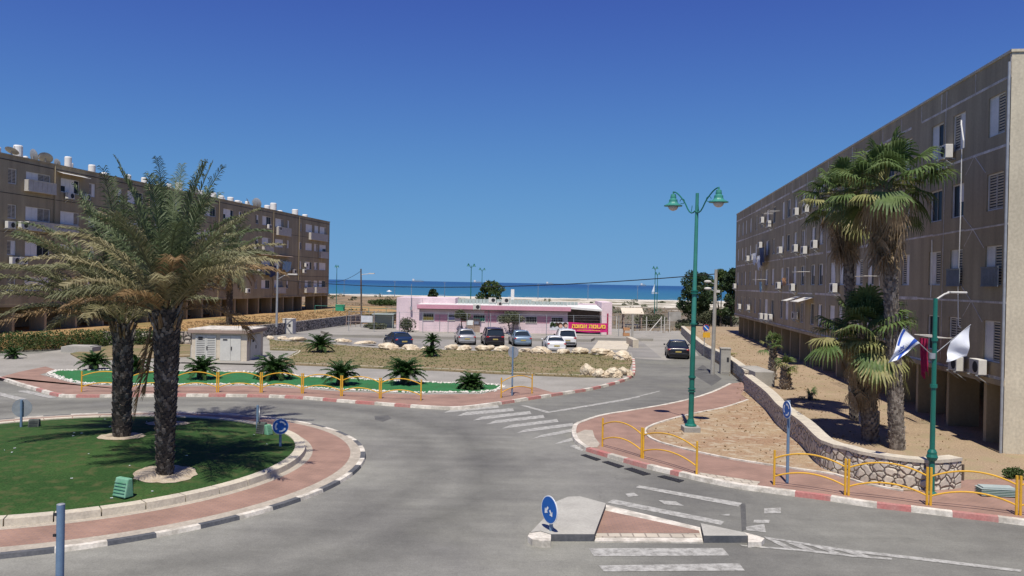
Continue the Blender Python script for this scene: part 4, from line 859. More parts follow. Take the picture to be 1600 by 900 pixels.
cloth('hanging_laundry', A_R, D_R, 1, 1197, 448, 1.0, .9, MT['clothb'], 'light blue cloth hanging on the second floor, right block')
cloth('hanging_laundry', A_R, D_R, 1, 1235, 440, 1.3, .6, MT['clotho'], 'orange cloth bundle outside a second floor window')
cloth('hanging_laundry', A_L, D_L, -1, 418, 423, 3.2, 1.5, MT['clothn'], 'dark blue washing on the second floor of the left block')
cloth('hanging_laundry', A_L, D_L, -1, 443, 416, 3.0, 1.4, MT['clothb'], 'blue and white striped cloth on the second floor of the left block')
# drying rack by the red cloth
def wall_rack(A, d, sgn, px, py, w_, out, label):
    u, z = onplane(px, py, A, d); n = Vector((-d.y, d.x, 0)) * sgn; b = MB(); P0 = Vector((A.x, A.y, z))
    for k in range(6): b.tube([P0 + d * (u - w_ / 2) + n * (out * (.35 + .13 * k)), P0 + d * (u + w_ / 2) + n * (out * (.35 + .13 * k))], .012, 5)
    for s_ in (-1, 1): b.tube([P0 + d * (u + s_ * w_ / 2), P0 + d * (u + s_ * w_ / 2) + n * out], .018, 5)
    tag(b.build('drying_rack', MT['ac']), label, 'drying rack', 'drying racks on the facades')
wall_rack(A_R, D_R, 1, 1478, 526, 2.2, .9, 'metal drying rack holding the crimson cloth'); wall_rack(A_R, D_R, 1, 1360, 432, 3.2, .8, 'drying rack between the palm crowns, right block'); wall_rack(A_R, D_R, 1, 1262, 425, 2.0, .9, 'bent white drying rack on the second floor, right block'); wall_rack(A_R, D_R, 1, 1195, 437, 3.0, .9, 'drying rack with the light blue cloth')
wall_rack(A_R, D_R, 1, 1214, 332, 3.0, .9, 'white drying rack on the top floor, right block')

# ------------------------------------------------------------------ pink building
MT['cpshade'] = mat('carport_painted_shade', (.13, .11, .105), (.10, .085, .08), scale=3)  # dark brown grey that paints in the shade inside the carport
YF = 91.0
px_ = lambda x: (x - 800) / 1250 * YF
rp = empty('kindergarten_building', (-2, YF, .28)); tag(rp, 'low pink single storey building with a rose fascia', 'building')
b = MB(); b.box2(-10.5, 6.4, YF, YF + 8, .2, 2.9); b.box2(10.3, 11.5, YF + .5, YF + 8, .2, 3.95); b.box2(6.4, 11.5, YF + 5.5, YF + 8, .2, 3.6); b.box2(-13.4, -10.4, YF + 2.2, YF + 9, .2, 4.05); b.box2(-10.4, -6.6, YF + 2.4, YF + 9, 2.9, 4.05); b.build('wall', MT['pink'], rp)
for q4 in ((-8.7, -7.0, 1.45, 2.25), (-5.8, -4.2, 1.45, 2.25), (-2.9, -1.7, 1.45, 2.25), (2.9, 4.6, 1.45, 2.25), (-3.1, -.3, 2.3, 2.75)): b = MB(); b.box2(q4[0], q4[1], YF - .012, YF - .002, q4[2], q4[3]); b.build('painted_band', MT['pink2'], rp)
b = MB(); b.box2(-10.7, 6.7, YF - .65, YF + .1, 2.9, 3.35); b.build('fascia', MT['pink2'], rp)
b = MB(); b.box2(-10.65, 6.65, YF - .55, YF + .0, 2.8, 2.898); b.build('soffit', MT['kroof'], rp)
b = MB(); b.box2(-10.6, 6.6, YF - .5, YF + 8.1, 3.352, 3.42); b.build('roof', MT['white'], rp)
b = MB()
for k in range(34):
    x = -6.4 + k * .42; b.box2(x, x + .38, YF + 4.0, YF + 4.05, 3.42, 4.0 - .15 * (k > 20))
b.build('roof_screen', MT['sheetm'], rp)
b = MB(); b.add([(6.5, YF + .3, 3.15), (10.25, YF - .6, 2.95), (10.25, YF - .6, 3.15), (6.5, YF + .3, 3.4), (6.5, YF + 5.4, 3.5), (10.25, YF + 5.4, 3.5)], [(0, 1, 2, 3), (3, 2, 5, 4), (0, 4, 5, 1)]); b.build('carport_canopy', MT['white'], rp)
b = MB(); b.box2(6.45, 10.28, YF + 2.3, YF + 2.48, .25, 3.1); b.build('carport_shade_panel', MT['cpshade'], rp)  # added dark panel standing in for the shaded carport interior
MT['ycur'] = mat('yellow_curtain', (.62, .47, .06)); MT['bcur'] = mat('violet_blue_curtain', (.30, .30, .55)); MT['gcur'] = mat('green_curtain', (.03, .30, .17))
for x0, x1, z0_, z1_, cm in ((661, 679, 1.55, 2.3, 'ycur'), (700, 712, 1.6, 2.2, 'bcur'), (740, 759, 1.55, 2.25, 'gcur'), (822, 840, 1.5, 2.15, None), (862, 881, 1.5, 2.1, None), (780, 789, 1.5, 2.2, None)):
    a, c = px_(x0), px_(x1); b = MB(); f_ = MB(); t = .05
    for q in ((a, a + t, z0_, z1_), (c - t, c, z0_, z1_), (a, c, z0_ - .06, z0_), (a, c, z1_, z1_ + .05)): f_.box2(q[0], q[1], YF - .06, YF - .003, q[2], q[3])
    w_ = f_.build('window', MT['ac'], rp); b.box2(a + t, c - t, YF - .03, YF - .0135, z0_, z1_); b.build('pane', MT['dark'], w_)
    if cm: b = MB(); b.box2(a + t + .02, c - t - .02, YF - .035, YF - .0305, z0_ + .05, z0_ + .4); b.build('curtain', MT[cm], w_)
    b = MB()
    for k in range(7): x = a + (c - a) * (k + .5) / 7; b.box2(x - .01, x + .01, YF - .09, YF - .07, z0_, z1_)
    b.build('bars', MT['ac'], w_)
b = MB(); b.box2(px_(729), px_(751), YF - .05, YF - .003, .29, 1.85); d_ = b.build('door', MT['kroof'], rp)
b = MB(); b.box2(px_(730), px_(740), YF - .07, YF - .051, 1.1, 1.7); b.box2(px_(742), px_(749), YF - .07, YF - .051, 1.2, 1.5); b.build('notice', MT['signw'], d_)
b = MB(); b.cone((px_(764), YF - .1, .28), (px_(764), YF - .1, 3.3), .035, .035, 6); b.cone((px_(688), YF - .05, .28), (px_(688), YF - .05, 2.2), .03, .03, 6); b.build('downpipe', MT['metal'], rp)
b = MB(); b.cone((px_(948) + .2, YF + .2, .28), (px_(948) + .2, YF + .2, 2.7), .09, .09, 8); tag(b.build('gate_post', MT['clothr']), 'crimson post at the right corner of the pink building', 'post')
for i, (x, z, yy, l) in enumerate(((746, 3.0, YF - .7, 'air conditioner fixed on the rose fascia above the green curtain'), (769, 3.75, YF + 1.5, 'air conditioner standing on the pink building roof, left one'), (790, 3.75, YF + 1.5, 'air conditioner standing on the pink building roof, right one'), (781, 3.45, YF - .2, 'small air conditioner on the roof edge above the twin trunk tree'))):
    o = copy_tree(AC0); o.location = (px_(x), yy + .2, z - .15); o.rotation_euler = (0, 0, math.pi); o.scale = (1.0, 1, 1.0) if i != 3 else (.7, .8, .8); tag(o, l, 'air conditioner', 'air conditioners on the pink building')
p0 = atY(643, 444, YF + 1.9); b = MB(); b.cone((p0.x, p0.y, 3.0), (p0.x, p0.y, p0.z), .04, .03, 6); b.box2(p0.x - .12, p0.x + .12, p0.y - .1, p0.y + .1, 2.6, 3.0); tag(b.build('roof_mast', MT['metal']), 'thin mast at the left end of the pink building', 'mast')
p0 = atY(801, 452, YF + 6); b = MB(); b.box2(p0.x - .2, p0.x + .2, p0.y - .2, p0.y + .2, 3.4, p0.z); tag(b.build('chimney', MT['white']), 'white chimney rising from the pink building roof', 'chimney')

# fence in front
YN = 88.6
fr_ = empty('wire_fence', (0, YN, .28)); tag(fr_, 'thin wire fence with steel posts along the pink building forecourt', 'fence')
for k, x in enumerate([-18.0, -15.2, -12.4, -9.8, -7.0, -4.9, -2.3, .9, 3.9, 6.9, 9.9, 11.9]):
    b = MB(); b.cone((x, YN, .28), (x, YN, 2.55), .035, .035, 6); b.build('post', MT['metal'], fr_)
b = MB()
for z in (.5, .8, 1.1, 1.4, 1.7, 2.0, 2.3, 2.5): b.cone((-18, YN, z), (11.9, YN, z), .007 if z < 2.5 else .02, .007 if z < 2.5 else .02, 4)
b.build('wire', MT['metal'], fr_)
# banner
xa, xb = (889 - 800) / 1250 * YN, (950 - 800) / 1250 * YN; xk = (860 - 800) / 1250 * YN
ban = empty('fence_banner', ((xk + xb) / 2, YN - .06, .9)); tag(ban, 'magenta banner with yellow Hebrew lettering tied to the fence', 'banner')
MT['mag'] = mat('magenta_print', (.52, .02, .13), (.60, .03, .22), scale=1.2); MT['ylet'] = mat('yellow_lettering', (.85, .62, .06)); MT['skin'] = mat('printed_skin', (.62, .38, .28)); MT['hair'] = mat('printed_dark_hair', (.06, .035, .025))
def wav(x): return .03 * math.sin(x * 2.1)
b = MB(); n = 24
vs = []
for i in range(n + 1):
    x = xa + (xb - xa) * i / n
    for z in (.72, 1.72): vs.append((x, YN - .06 + wav(x), z + .06 * math.sin((x - xa) * 1.0 + 2)))
b.add(vs, [(2 * i, 2 * i + 2, 2 * i + 3, 2 * i + 1) for i in range(n)]); b.build('cloth', MT['mag'], ban)
b = MB(); vs = []
for i in range(9):
    x = xk + (xa - xk) * i / 8
    for z in (.85, 1.75): vs.append((x, YN - .06 + wav(x), z))
b.add(vs, [(2 * i, 2 * i + 2, 2 * i + 3, 2 * i + 1) for i in range(8)]); ph = b.build('photo_panel', MT['clothw'], ban)
b = MB()
for cx, cz, r_, m_ in ((xk + 1.15, 1.42, .30, 0), (xk + 1.72, 1.47, .27, 0), (xk + 1.22, 1.30, .20, 1), (xk + 1.80, 1.35, .18, 1), (xk + .28, 1.52, .22, 2), (xk + .55, 1.42, .2, 2), (xk + .14, 1.33, .14, 2), (xk + .75, 1.5, .22, 0)):
    b.cone((cx, YN - .105 - .004 * m_, cz), (cx, YN - .10 - .004 * m_, cz), r_, r_, 14, m_)
b.build('printed_picture', [MT['hair'], MT['skin'], MT['leafd'], MT['mag']], ban)
def text(body, size, loc, m, parent, name='lettering', bold=0.0, w_=None):
    cu = bpy.data.curves.new(name, 'FONT'); cu.body = body; cu.size = size; cu.extrude = .004; cu.align_x = 'CENTER'; cu.align_y = 'CENTER'; cu.offset = bold
    to = bpy.data.objects.new(name, cu); col.objects.link(to); bpy.context.view_layer.update()
    me = bpy.data.meshes.new_from_object(to.evaluated_get(bpy.context.evaluated_depsgraph_get())); bpy.data.objects.remove(to)
    o = bpy.data.objects.new(name, me); me.materials.clear(); me.materials.append(m); col.objects.link(o); o.parent = parent
    o.location = Vector(loc) - root_loc(parent); o.rotation_euler = (R(90), 0, 0)
    if w_ and len(me.vertices):
        xs_ = [v.co.x for v in me.vertices]; k = w_ / max(.01, max(xs_) - min(xs_)); o.scale = (k, 1, 1)
    return o
text('מעונות אמונה'[::-1], .62, ((xa + xb) / 2 + .1, YN - .11, 1.33), MT['ylet'], ban, bold=.02, w_=3.7)
b = MB()
for k in range(16): b.box2(xa + 1.0 + k * .16, xa + 1.11 + k * .16, YN - .115, YN - .11, .86, .92)
b.build('small_print', MT['ylet'], ban)

# gate end, shelter, boards
def shelter():
    p0 = G(974, 512, -.05); p1 = G(1000, 512, -.05); r_ = empty('bus_shelter', ((p0.x + p1.x) / 2, p0.y, 0)); tag(r_, 'small open shelter with sloping beige roof beyond the parking area', 'shelter')
    b = MB(); b.add([(p0.x - .3, p0.y - .6, 2.0), (p1.x + .3, p0.y - .6, 2.0), (p1.x + .3, p0.y + 1.2, 2.75), (p0.x - .3, p0.y + 1.2, 2.75), (p0.x - .3, p0.y - .6, 1.9), (p1.x + .3, p0.y - .6, 1.9), (p1.x + .3, p0.y + 1.2, 2.65), (p0.x - .3, p0.y + 1.2, 2.65)], [(0, 1, 2, 3), (7, 6, 5, 4), (0, 4, 5, 1), (1, 5, 6, 2), (2, 6, 7, 3), (3, 7, 4, 0)]); b.build('roof', MT['kiosk'], r_)
    for x, y in ((p0.x, p0.y - .3), (p1.x, p0.y - .3), (p0.x, p0.y + 1), (p1.x, p0.y + 1)):
        b = MB(); b.box2(x - .07, x + .07, y - .07, y + .07, -.1, 2.2 if y < p0.y else 2.6); b.build('post', MT['kroof'], r_)
    b = MB(); b.box2(p0.x + .3, p1.x - .3, p0.y + .4, p0.y + .8, .3, .45); b.box2(p0.x + .4, p0.x + .5, p0.y + .4, p0.y + .8, -.1, .3); b.box2(p1.x - .5, p1.x - .4, p0.y + .4, p0.y + .8, -.1, .3); b.build('bench', MT['metal'], r_)
shelter()
f2 = empty('wire_fence', (19, 110, 0)); tag(f2, 'low post and wire fence closing the end of the side road', 'fence')
gp = [G(963, 520), G(988, 521), G(1010, 519), G(1033, 518), G(1038, 519), G(1046, 519)]
for q in gp: b = MB(); b.cone((q.x, q.y, -.05), (q.x, q.y, 2.0), .06, .06, 6); b.build('post', MT['ac'], f2)
b = MB()
for z in (.5, 1.0, 1.5): b.tube([(q.x, q.y, z) for q in gp], .015, 4)
b.tube([(gp[2].x + .4, gp[2].y, .1), (gp[3].x, gp[3].y, 1.8)], .05, 5); b.build('wire', MT['ac'], f2)
q = G(1050, 500, -.1); b = MB(); b.box2(q.x - .6, q.x + 1.6, q.y, q.y + .6, -.3, 1.3); tag(b.build('concrete_block', MT['conc']), 'small pale concrete structure left of the pine trees', 'wall block')
q = G(988, 532); b = MB(); b.box2(q.x - .1, q.x + .1, q.y - .1, q.y + .1, 0, 2.9); tag(b.build('gate_post', MT['conc']), 'tall pale post on the corner of the side road', 'post')
q = G(990, 541); b = MB(); b.box2(q.x - .35, q.x + .2, q.y - 1.8, q.y + 2.6, 0, .75); tag(b.build('low_wall', MT['kconc']), 'short pale wall below the tall post', 'wall')
q = G(986, 529); b = MB()
for z in (.3, .9): b.box2(q.x - .9, q.x - .2, q.y - .3, q.y + .3, z, z + .3)
b.box2(q.x - .85, q.x - .75, q.y - .25, q.y + .25, 0, 1.1); tag(b.build('stacked_crates', MT['clotho']), 'small stack of orange crates beside the corner post', 'crates')
q0 = G(564, 516); sb = empty('notice_board', (q0.x, q0.y, 0)); tag(sb, 'blank white notice board on two posts left of the pink building', 'sign')
b = MB(); b.box2(q0.x, q0.x + 1.35, q0.y - .03, q0.y + .02, .95, 1.75); b.build('board', MT['clothw'], sb)
for dx, h_ in ((.0, 2.2), (1.2, 1.75)): b = MB(); b.cone((q0.x + dx, q0.y + .06, 0), (q0.x + dx, q0.y + .06, h_), .04, .04, 6); b.build('post', MT['metal'], sb)
# old fence left of pink building
f3 = empty('timber_fence', (-17, 96, 0)); tag(f3, 'ragged picket fence of thin posts left of the pink building', 'fence')
for k in range(14):
    x = -20 + k * .55; b = MB(); h_ = rnd.uniform(1.6, 2.3); b.cone((x, 97 + rnd.uniform(-.3, .3), .2), (x, 97, h_ + .3), .04, .03, 5); b.build('post', MT['kroof'], f3)
b = MB(); b.box2(-20, -12.9, 97.02, 97.06, .9, .96); b.box2(-20, -12.9, 97.02, 97.06, 1.6, 1.66); b.build('rail', MT['kroof'], f3)
b = MB(); b.box2(-16.6, -14.0, 95.0, 97.0, 1.9, 2.0); b.box2(-16.5, -14.2, 96.8, 96.9, .28, 1.9)
for x, y in ((-16.5, 95.1), (-14.1, 95.1)): b.cone((x, y, .2), (x, y, 1.9), .05, .05, 5)
tag(b.build('lean_to', MT['sheetm']), 'flat roofed grey lean-to against the left side of the pink building', 'shed')
q = G(541, 486, 1.0); 
b = MB(); b.cone((-29.0, 118, 2.1), (-16.5, 122, 1.6), .035, .035, 6); b.cone((-29.0, 118, 1.5), (-16.5, 122, 1.0), .02, .02, 6)
for k in range(6): t = k / 5; x = -29 + 12.5 * t; y = 118 + 4 * t; b.cone((x, y, .5), (x, y, 2.12 - .5 * t), .04, .04, 6)
tag(b.build('pipe_railing', MT['green2']), 'green pipe railing beside the far end of the left block', 'railing')
q = atY(532, 480, 125); b = MB(); b.box2(q.x - .7, q.x + .6, q.y - .5, q.y + .5, .6, 1.9); b.box2(q.x - .75, q.x + .65, q.y - .55, q.y + .55, 1.9, 2.05); tag(bevel(b.build('rubbish_bin', MT['gcur']), .06), 'green wheeled rubbish bin beyond the left block', 'bin')

# ------------------------------------------------------------------ transformer kiosk
c0 = G(302, 564, .12); c1 = G(383, 567, .12); c2 = G(417.5, 559, .12)
kx0, kx1, ky0 = c0.x, c1.x, (c0.y + c1.y) / 2; kw = kx1 - kx0; kd_ = 3.6
rk = empty('transformer_kiosk', ((kx0 + kx1) / 2, ky0, .12)); rk.location.y += kd_ / 2; tag(rk, 'cream concrete transformer kiosk with flat roof and double doors', 'utility kiosk')
b = MB(); b.box2(kx0, kx1, ky0, ky0 + kd_, .1, 2.08)
for k in range(4): b.box2(kx0 - .004, kx1 + .004, ky0 - .004, ky0 + kd_ + .004, .42 + k * .42, .43 + k * .42)
b.build('body', MT['kiosk'], rk)
b = MB(); b.box2(kx0 - .22, kx1 + .22, ky0 - .22, ky0 + kd_ + .25, 2.1, 2.34); bevel(b.build('cornice', MT['kroof'], rk), .02)
b = MB(); b.box2(kx0 - .2, kx1 + .2, ky0 - .2, ky0 + kd_ + .23, 2.341, 2.40); b.build('roof', MT['kwhite'], rk)
for i, (a, c) in enumerate(((.28, 1.03), (1.05, 1.75), (2.05, 2.78), (2.80, 3.52))):
    s_ = kw / 3.95; b = MB(); b.box2(kx0 + a * s_, kx0 + c * s_, ky0 - .05, ky0 - .006, .22, 1.95); dd = b.build('door', MT['kdoor'], rk)
    if i < 2:
        b = MB()
        for k in range(12): b.box2(kx0 + (a + .08) * s_, kx0 + (c - .08) * s_, ky0 - .055, ky0 - .051, .35 + k * .125, .385 + k * .125)
        b.build('louvre', MT['acd'], dd)
    if i in (0, 2): b = MB(); b.box2(kx0 + (a + .2) * s_, kx0 + (a + .52) * s_, ky0 - .062, ky0 - .056, 1.62, 1.72 if i else 1.85); b.build('warning_label', MT['acd'], dd)
    if i in (1, 3): b = MB(); b.box2(kx0 + (a + .03) * s_, kx0 + (a + .1) * s_, ky0 - .08, ky0 - .05, .95, 1.2); b.build('handle', MT['acd'], dd)
b = MB(); b.box2(kx1 + .006, kx1 + .05, ky0 + .7, ky0 + 2.9, .22, 1.95); dd = b.build('door', MT['kdoor'], rk); b = MB(); b.box2(kx1 + .05, kx1 + .08, ky0 + 1.75, ky0 + 1.85, .95, 1.2); b.box2(kx1 + .051, kx1 + .06, ky0 + 1.0, ky0 + 1.4, 1.45, 1.7); b.build('handle', MT['acd'], dd)
b = MB(); b.sheet([(kx0 - .4, ky0 - 1.5), (kx1 + 1.2, ky0 - 1.6), (kx1 + 2.2, ky0 + .2), (kx1 + 1.2, ky0 + kd_ + 1), (kx0 - .4, ky0 + kd_ + 1)], .207); structure(b.build('kiosk_apron', MT['lane'], org=(0, 0, 0)))

# ------------------------------------------------------------------ cabinets, poles, lamps
def cabinet(px, py, w_, d_, h_, m, label, name='electrical_cabinet', z=0, rz=0, door=True):
    q = G(px, py, z); r_ = empty(name, (q.x, q.y, z), rz); tag(r_, label, 'cabinet')
    b = MB(); b.box2(-w_ / 2, w_ / 2, 0, d_, 0, h_); bevel(localbuild(b, 'body', m, r_), .02); b = MB(); b.box2(-w_ / 2 - .03, w_ / 2 + .03, -.03, d_ + .03, h_ + .001, h_ + .07); localbuild(b, 'lid', m, r_)
    if door:
        b = MB(); b.box2(-w_ / 2 + .06, w_ / 2 - .06, -.02, -.002, .12, h_ - .1); dd = localbuild(b, 'door', m, r_)
        b = MB(); b.box2(w_ * .1, w_ * .32, -.035, -.021, h_ * .5, h_ * .68); localbuild(b, 'louvre', MT['acd'], r_)
cabinet(1133.5, 585, .66, .8, 1.72, MT['conc'], 'tall grey concrete meter cabinet against the rubble wall', rz=R(-8), door=True)
cabinet(449, 522, 1.15, .9, 1.6, MT['ac'], 'grey electrical cabinet beside the retaining wall on the left', rz=R(-8))
q = G(120, 551, .12); b = MB(); b.box2(q.x - 1.2, q.x + 1.15, q.y, q.y + 1.3, .1, .55); b.box2(q.x - .9, q.x + .95, q.y + .1, q.y + 1.25, .55, .62); b.box2(q.x - .05, q.x - .03, q.y - .005, q.y, .1, .55); tag(bevel(b.build('concrete_manhole', MT['conc_w']), .03), 'low pale concrete manhole box in front of the hedge', 'manhole')

def bell_lamp_head(c, s=1.0):
    """returns (shade, globe) meshes"""
    a = MB(); a.lathe(c, [(.03 * s, .52 * s), (.035 * s, .42 * s), (.10 * s, .40 * s), (.12 * s, .30 * s), (.12 * s, .22 * s), (.17 * s, .18 * s), (.18 * s, .08 * s), (.22 * s, .02 * s), (.38 * s, -.06 * s), (.38 * s, -.09 * s), (.2 * s, -.08 * s)], 18)
    g = MB(); g.lathe(c, [(.21 * s, -.08 * s), (.2 * s, -.16 * s), (.14 * s, -.24 * s), (.05 * s, -.28 * s)], 16); return a, g
MT['globe'] = mat('frosted_lamp_glass', (.55, .50, .47), rough=.3, fine=.04)
def double_lamp(base, H, az_, label, group=None, lo=False, block=True, lean=0.0):
    r_ = empty('street_lamp', base); tag(r_, label, 'street lamp', group); x, y, z = base; n = 6 if lo else 14
    if block: b = MB(); b.box2(x - .33, x + .33, y - .33, y + .33, z - .1, z + .22); bevel(b.build('concrete_base', MT['conc'], r_), .02); z += .22
    s = H / 9.8; P = lambda h: Vector((x + lean * h, y, z + h))
    if lo:
        b = MB(); b.cone(P(0), P(H * .95), .11, .07, 6); b.build('pole', MT['green'], r_)
    else:
        b = MB(); b.lathe((x, y, z), [(.24, 0), (.24, .05), (.17, .10), (.14, .22), (.115, .3)], n)
        b.cone(P(.28), P(H * .43), .108, .10, n); b.build('pole', MT['green'], r_)
        b = MB(); b.cone(P(H * .43), P(H * .56), .098, .09, n); b.cone(P(H * .56), P(H * .985), .085, .065, n); b.build('upper_pole', MT['green2'], r_)
        b = MB()
        for hh in (.145, .155, .205, .43, .56, .57): b.cone(P(H * hh) , P(H * hh + .05), .15, .15, n)
        for hh in (.2,): b.cone(P(H * hh), P(H * hh + .12), .125, .125, n)
        b.build('collar', MT['green'], r_)
    for sg in (-1, 1):
        dx, dy = math.cos(az_) * sg, math.sin(az_) * sg; pts = []
        for t in [i / 12 for i in range(13)]:
            rr = 1.15 * t; zz = H * .90 + .95 * (t - .0) ** 1.0 * (1) - .35 * math.sin(t * math.pi * .9) - .0
            zz = H * .91 - .25 * math.sin(min(1, t * 2.2) * math.pi) * .6 + .85 * (3 * t * t - 2 * t ** 3)
            pts.append(P(0) + Vector((dx * rr, dy * rr, zz)))
        if lo: b = MB(); b.tube(pts[::3], .04, 4); b.build('arm', MT['green'], r_)
        else:
            b = MB(); b.tube(pts, .028, 7)
            c_ = pts[7]; b.tube([c_ + Vector((dx * .12 * math.cos(a), dy * .12 * math.cos(a), -.1 + .1 * math.sin(a))) for a in [k * .5 for k in range(12)]], .014, 5)
            b.tube([pts[2] + Vector((0, 0, .05)), pts[2] + Vector((dx * -.05, 0, .3))], .014, 5); b.build('arm', MT['green'], r_)
        e = pts[-1] - Vector((0, 0, .5)); a_, g_ = bell_lamp_head(e, 1.0)
        hd = a_.build('lamp_shade', MT['green2'] if not lo else MT['green'], r_, smooth=False)
        if not lo: g_.build('globe', MT['globe'], hd, smooth=True)
    return r_
q = G(1079, 674, .13)
double_lamp((q.x, q.y, .13), 9.55, R(-52), 'tall green double-armed street lamp on a concrete block in the foreground', lean=.008)
gl = 'green street lamps towards the sea'
for px, py, Y, H, l in [(736.5, 411, 165, 10, 'taller of two green lamps behind the pink building'), (753.5, 418, 215, 10, 'shorter of two green lamps behind the pink building'), (526.5, 413, 197, 10, 'green lamp just right of the left block'), (1024, 415, 183, 10, 'left one of two green lamps standing close before the sea'), (1027.5, 425, 196, 9, 'right one of two green lamps standing close before the sea')]:
    q = atY(px, py, Y); zb = terr(q.x, Y); double_lamp((q.x, Y, zb), q.z - zb, R(90) if px < 700 else R(60), l, gl, lo=True, block=False)
for px, l in [(538, 'thin promenade lamp nearest the left block'), (617, 'thin promenade lamp above the parasol'), (695, 'thin promenade lamp left of the mast shadow'), (841, 'thin promenade lamp right of the white chimney'), (919, 'thin promenade lamp above the pink carport'), (996.5, 'thin promenade lamp closest to the pair of tall lamps')]:
    Y = 400; q = atY(px, 444.5 + (px - 800) * .019 - 1, Y); zb = terr(q.x, Y) - .1; r_ = empty('promenade_lamp', (q.x, Y, zb)); tag(r_, l, 'street lamp', 'promenade lamps along the beach')
    b = MB(); b.cone((q.x, Y, zb), (q.x, Y, q.z), .2, .15, 5); b.build('pole', MT['bluepole'], r_); b = MB(); b.box2(q.x - .7, q.x + .7, Y - .2, Y + .2, q.z, q.z + .2); b.build('lamp_head', MT['bluepole'], r_)
# right LED lamp
q = G(1455, 772, .12); xp, yp = q.x, q.y
r_ = empty('street_lamp', (xp, yp, .12)); tag(r_, 'green street lamp post with a flat white lamp head and two flags', 'street lamp')
top = atY(1458, 466, yp); b = MB(); b.lathe((xp, yp, .12), [(.16, 0), (.16, .04), (.09, .09), (.08, .95), (.13, 1.0), (.16, 1.08), (.13, 1.16), (.13, 1.22), (.09, 1.3)], 14); b.cone((xp, yp, 1.3), (xp, yp, top.z), .075, .06, 12); b.build('pole', MT['green'], r_)
b = MB(); b.cone((xp, yp, 3.2), (xp, yp, 3.3), .10, .10, 12); b.cone((xp, yp, 4.55), (xp, yp, 4.65), .09, .09, 12); b.build('collar', MT['green'], r_)
b = MB(); b.tube([(xp, yp, top.z - .05), (xp + .25, yp, top.z + .12), (xp + .42, yp, top.z + .18)], .03, 8); b.build('arm', MT['ac'], r_)
b = MB(); b.box2(xp + .38, xp + .86, yp - .11, yp + .11, top.z + .15, top.z + .21); bevel(b.build('lamp_head', MT['ac'], r_), .02)
# flags in a V on the post
def flagobj(pts, sub, label, star=False):
    """pts: hoist top, hoist bottom(near pole), fly bottom, fly top; bilinear ripple"""
    A_, B_, C_, D_ = [Vector(p) for p in pts]
    def S(u, v):      # u along hoist, v along fly
        p = A_.lerp(B_, u).lerp(D_.lerp(C_, u), v); return p + Vector((0, .055 * math.sin(v * 7 + u * 5) * (.3 + v), .02 * math.sin(v * 9)))
    r_ = empty('flag', A_); tag(r_, label, 'flag')
    def patch(u0, u1, v0, v1, off, name, m, nu=12, nv=16, par=None):
        b = MB(); vs = []
        for i in range(nu + 1):
            for j in range(nv + 1):
                p = S(u0 + (u1 - u0) * i / nu, v0 + (v1 - v0) * j / nv); vs.append(p + Vector((0, -off, 0)))
        b.add(vs, [(i * (nv + 1) + j, i * (nv + 1) + j + 1, (i + 1) * (nv + 1) + j + 1, (i + 1) * (nv + 1) + j) for i in range(nu) for j in range(nv)]); return b.build(name, m, r_)
    patch(0, 1, 0, 1, 0, 'cloth', MT['flagw'])
    return r_, S, patch
MT['flagw'] = mat('flag_cloth', (.78, .79, .82), (.70, .71, .75), scale=4, fine=.03); MT['flagb'] = mat('flag_blue', (.03, .09, .42), fine=.04)
Yf = yp - .15
P_ = lambda x, y, Y=Yf: atY(x, y, Y)
fl, S, patch = flagobj([P_(1411, 513), P_(1437, 536), P_(1405, 560), P_(1388, 569)], 1, 'white flag with blue stripes and a six pointed star, left of the green post')
patch(.68, .86, 0, 1, .006, 'blue_stripe', MT['flagb']); patch(.04, .16, 0, .45, .006, 'blue_stripe', MT['flagb'])
b = MB()
cc = (.40, .52)
for k in range(2):
    tri = [(cc[0] + .17 * math.cos(R(90 + 180 * k + 120 * j)) * 1.0, cc[1] + .13 * math.sin(R(90 + 180 * k + 120 * j))) for j in range(3)]
    for j in range(3):
        a, c = tri[j], tri[(j + 1) % 3]; b.tube([S(*a) + Vector((0, -.012, 0)), S(*c) + Vector((0, -.012, 0))], .007, 4)
b.build('star', MT['flagb'], fl)
fl2, S2, patch2 = flagobj([P_(1516, 508), P_(1485, 534), P_(1477, 566), P_(1512, 557)], 1, 'plain white flag hanging on the right side of the green post')
b = MB(); k0 = Vector((xp, yp, 0)); br = P_(1457, 556, yp); b.tube([br, P_(1411, 512)], .012, 6); b.tube([br, P_(1517, 507)], .012, 6); b.cone(br - Vector((0, 0, .08)), br + Vector((0, 0, .08)), .09, .09, 10)
tag(b.build('flag_bracket', MT['metal']), 'metal bracket with two thin sticks holding the flags', 'bracket')

# grey street light, utility poles and wires
def pole(px, py, ptx, pty, z, r_, m, label, name='utility_pole'):
    q = G(px, py, z); t = atY(ptx, pty, q.y); e = empty(name, (q.x, q.y, z)); tag(e, label, 'pole'); b = MB(); b.cone((q.x, q.y, z - .2), t, r_, r_ * .7, 8); b.build('pole', m, e); return e, q, t
e1, q1, t1 = pole(432, 508, 434, 410, 1.08, .13, MT['metal'], 'grey street light pole in front of the left block', 'street_light')
a = atY(435, 436, q1.y); c = atY(452, 430, q1.y); b = MB(); b.tube([a, (a + c) / 2 + Vector((0, 0, .15)), c], .04, 6); b.build('arm', MT['metal'], e1)
b = MB(); b.box(c.x + .35, c.y, c.z + .08, 1.0, .35, .16); bevel(b.build('lamp_head', MT['ac'], e1), .05)
e2, q2, t2 = pole(565, 506, 564, 420, .0, .13, MT['wood'], 'wooden utility pole before the scrub field', 'utility_pole')
a = atY(565, 429, q2.y); c = atY(576, 428, q2.y); b = MB(); b.tube([a, c], .04, 6); b.box(c.x + .4, c.y, c.z + .06, .8, .3, .14); b.build('lamp_arm', MT['ac'], e2)
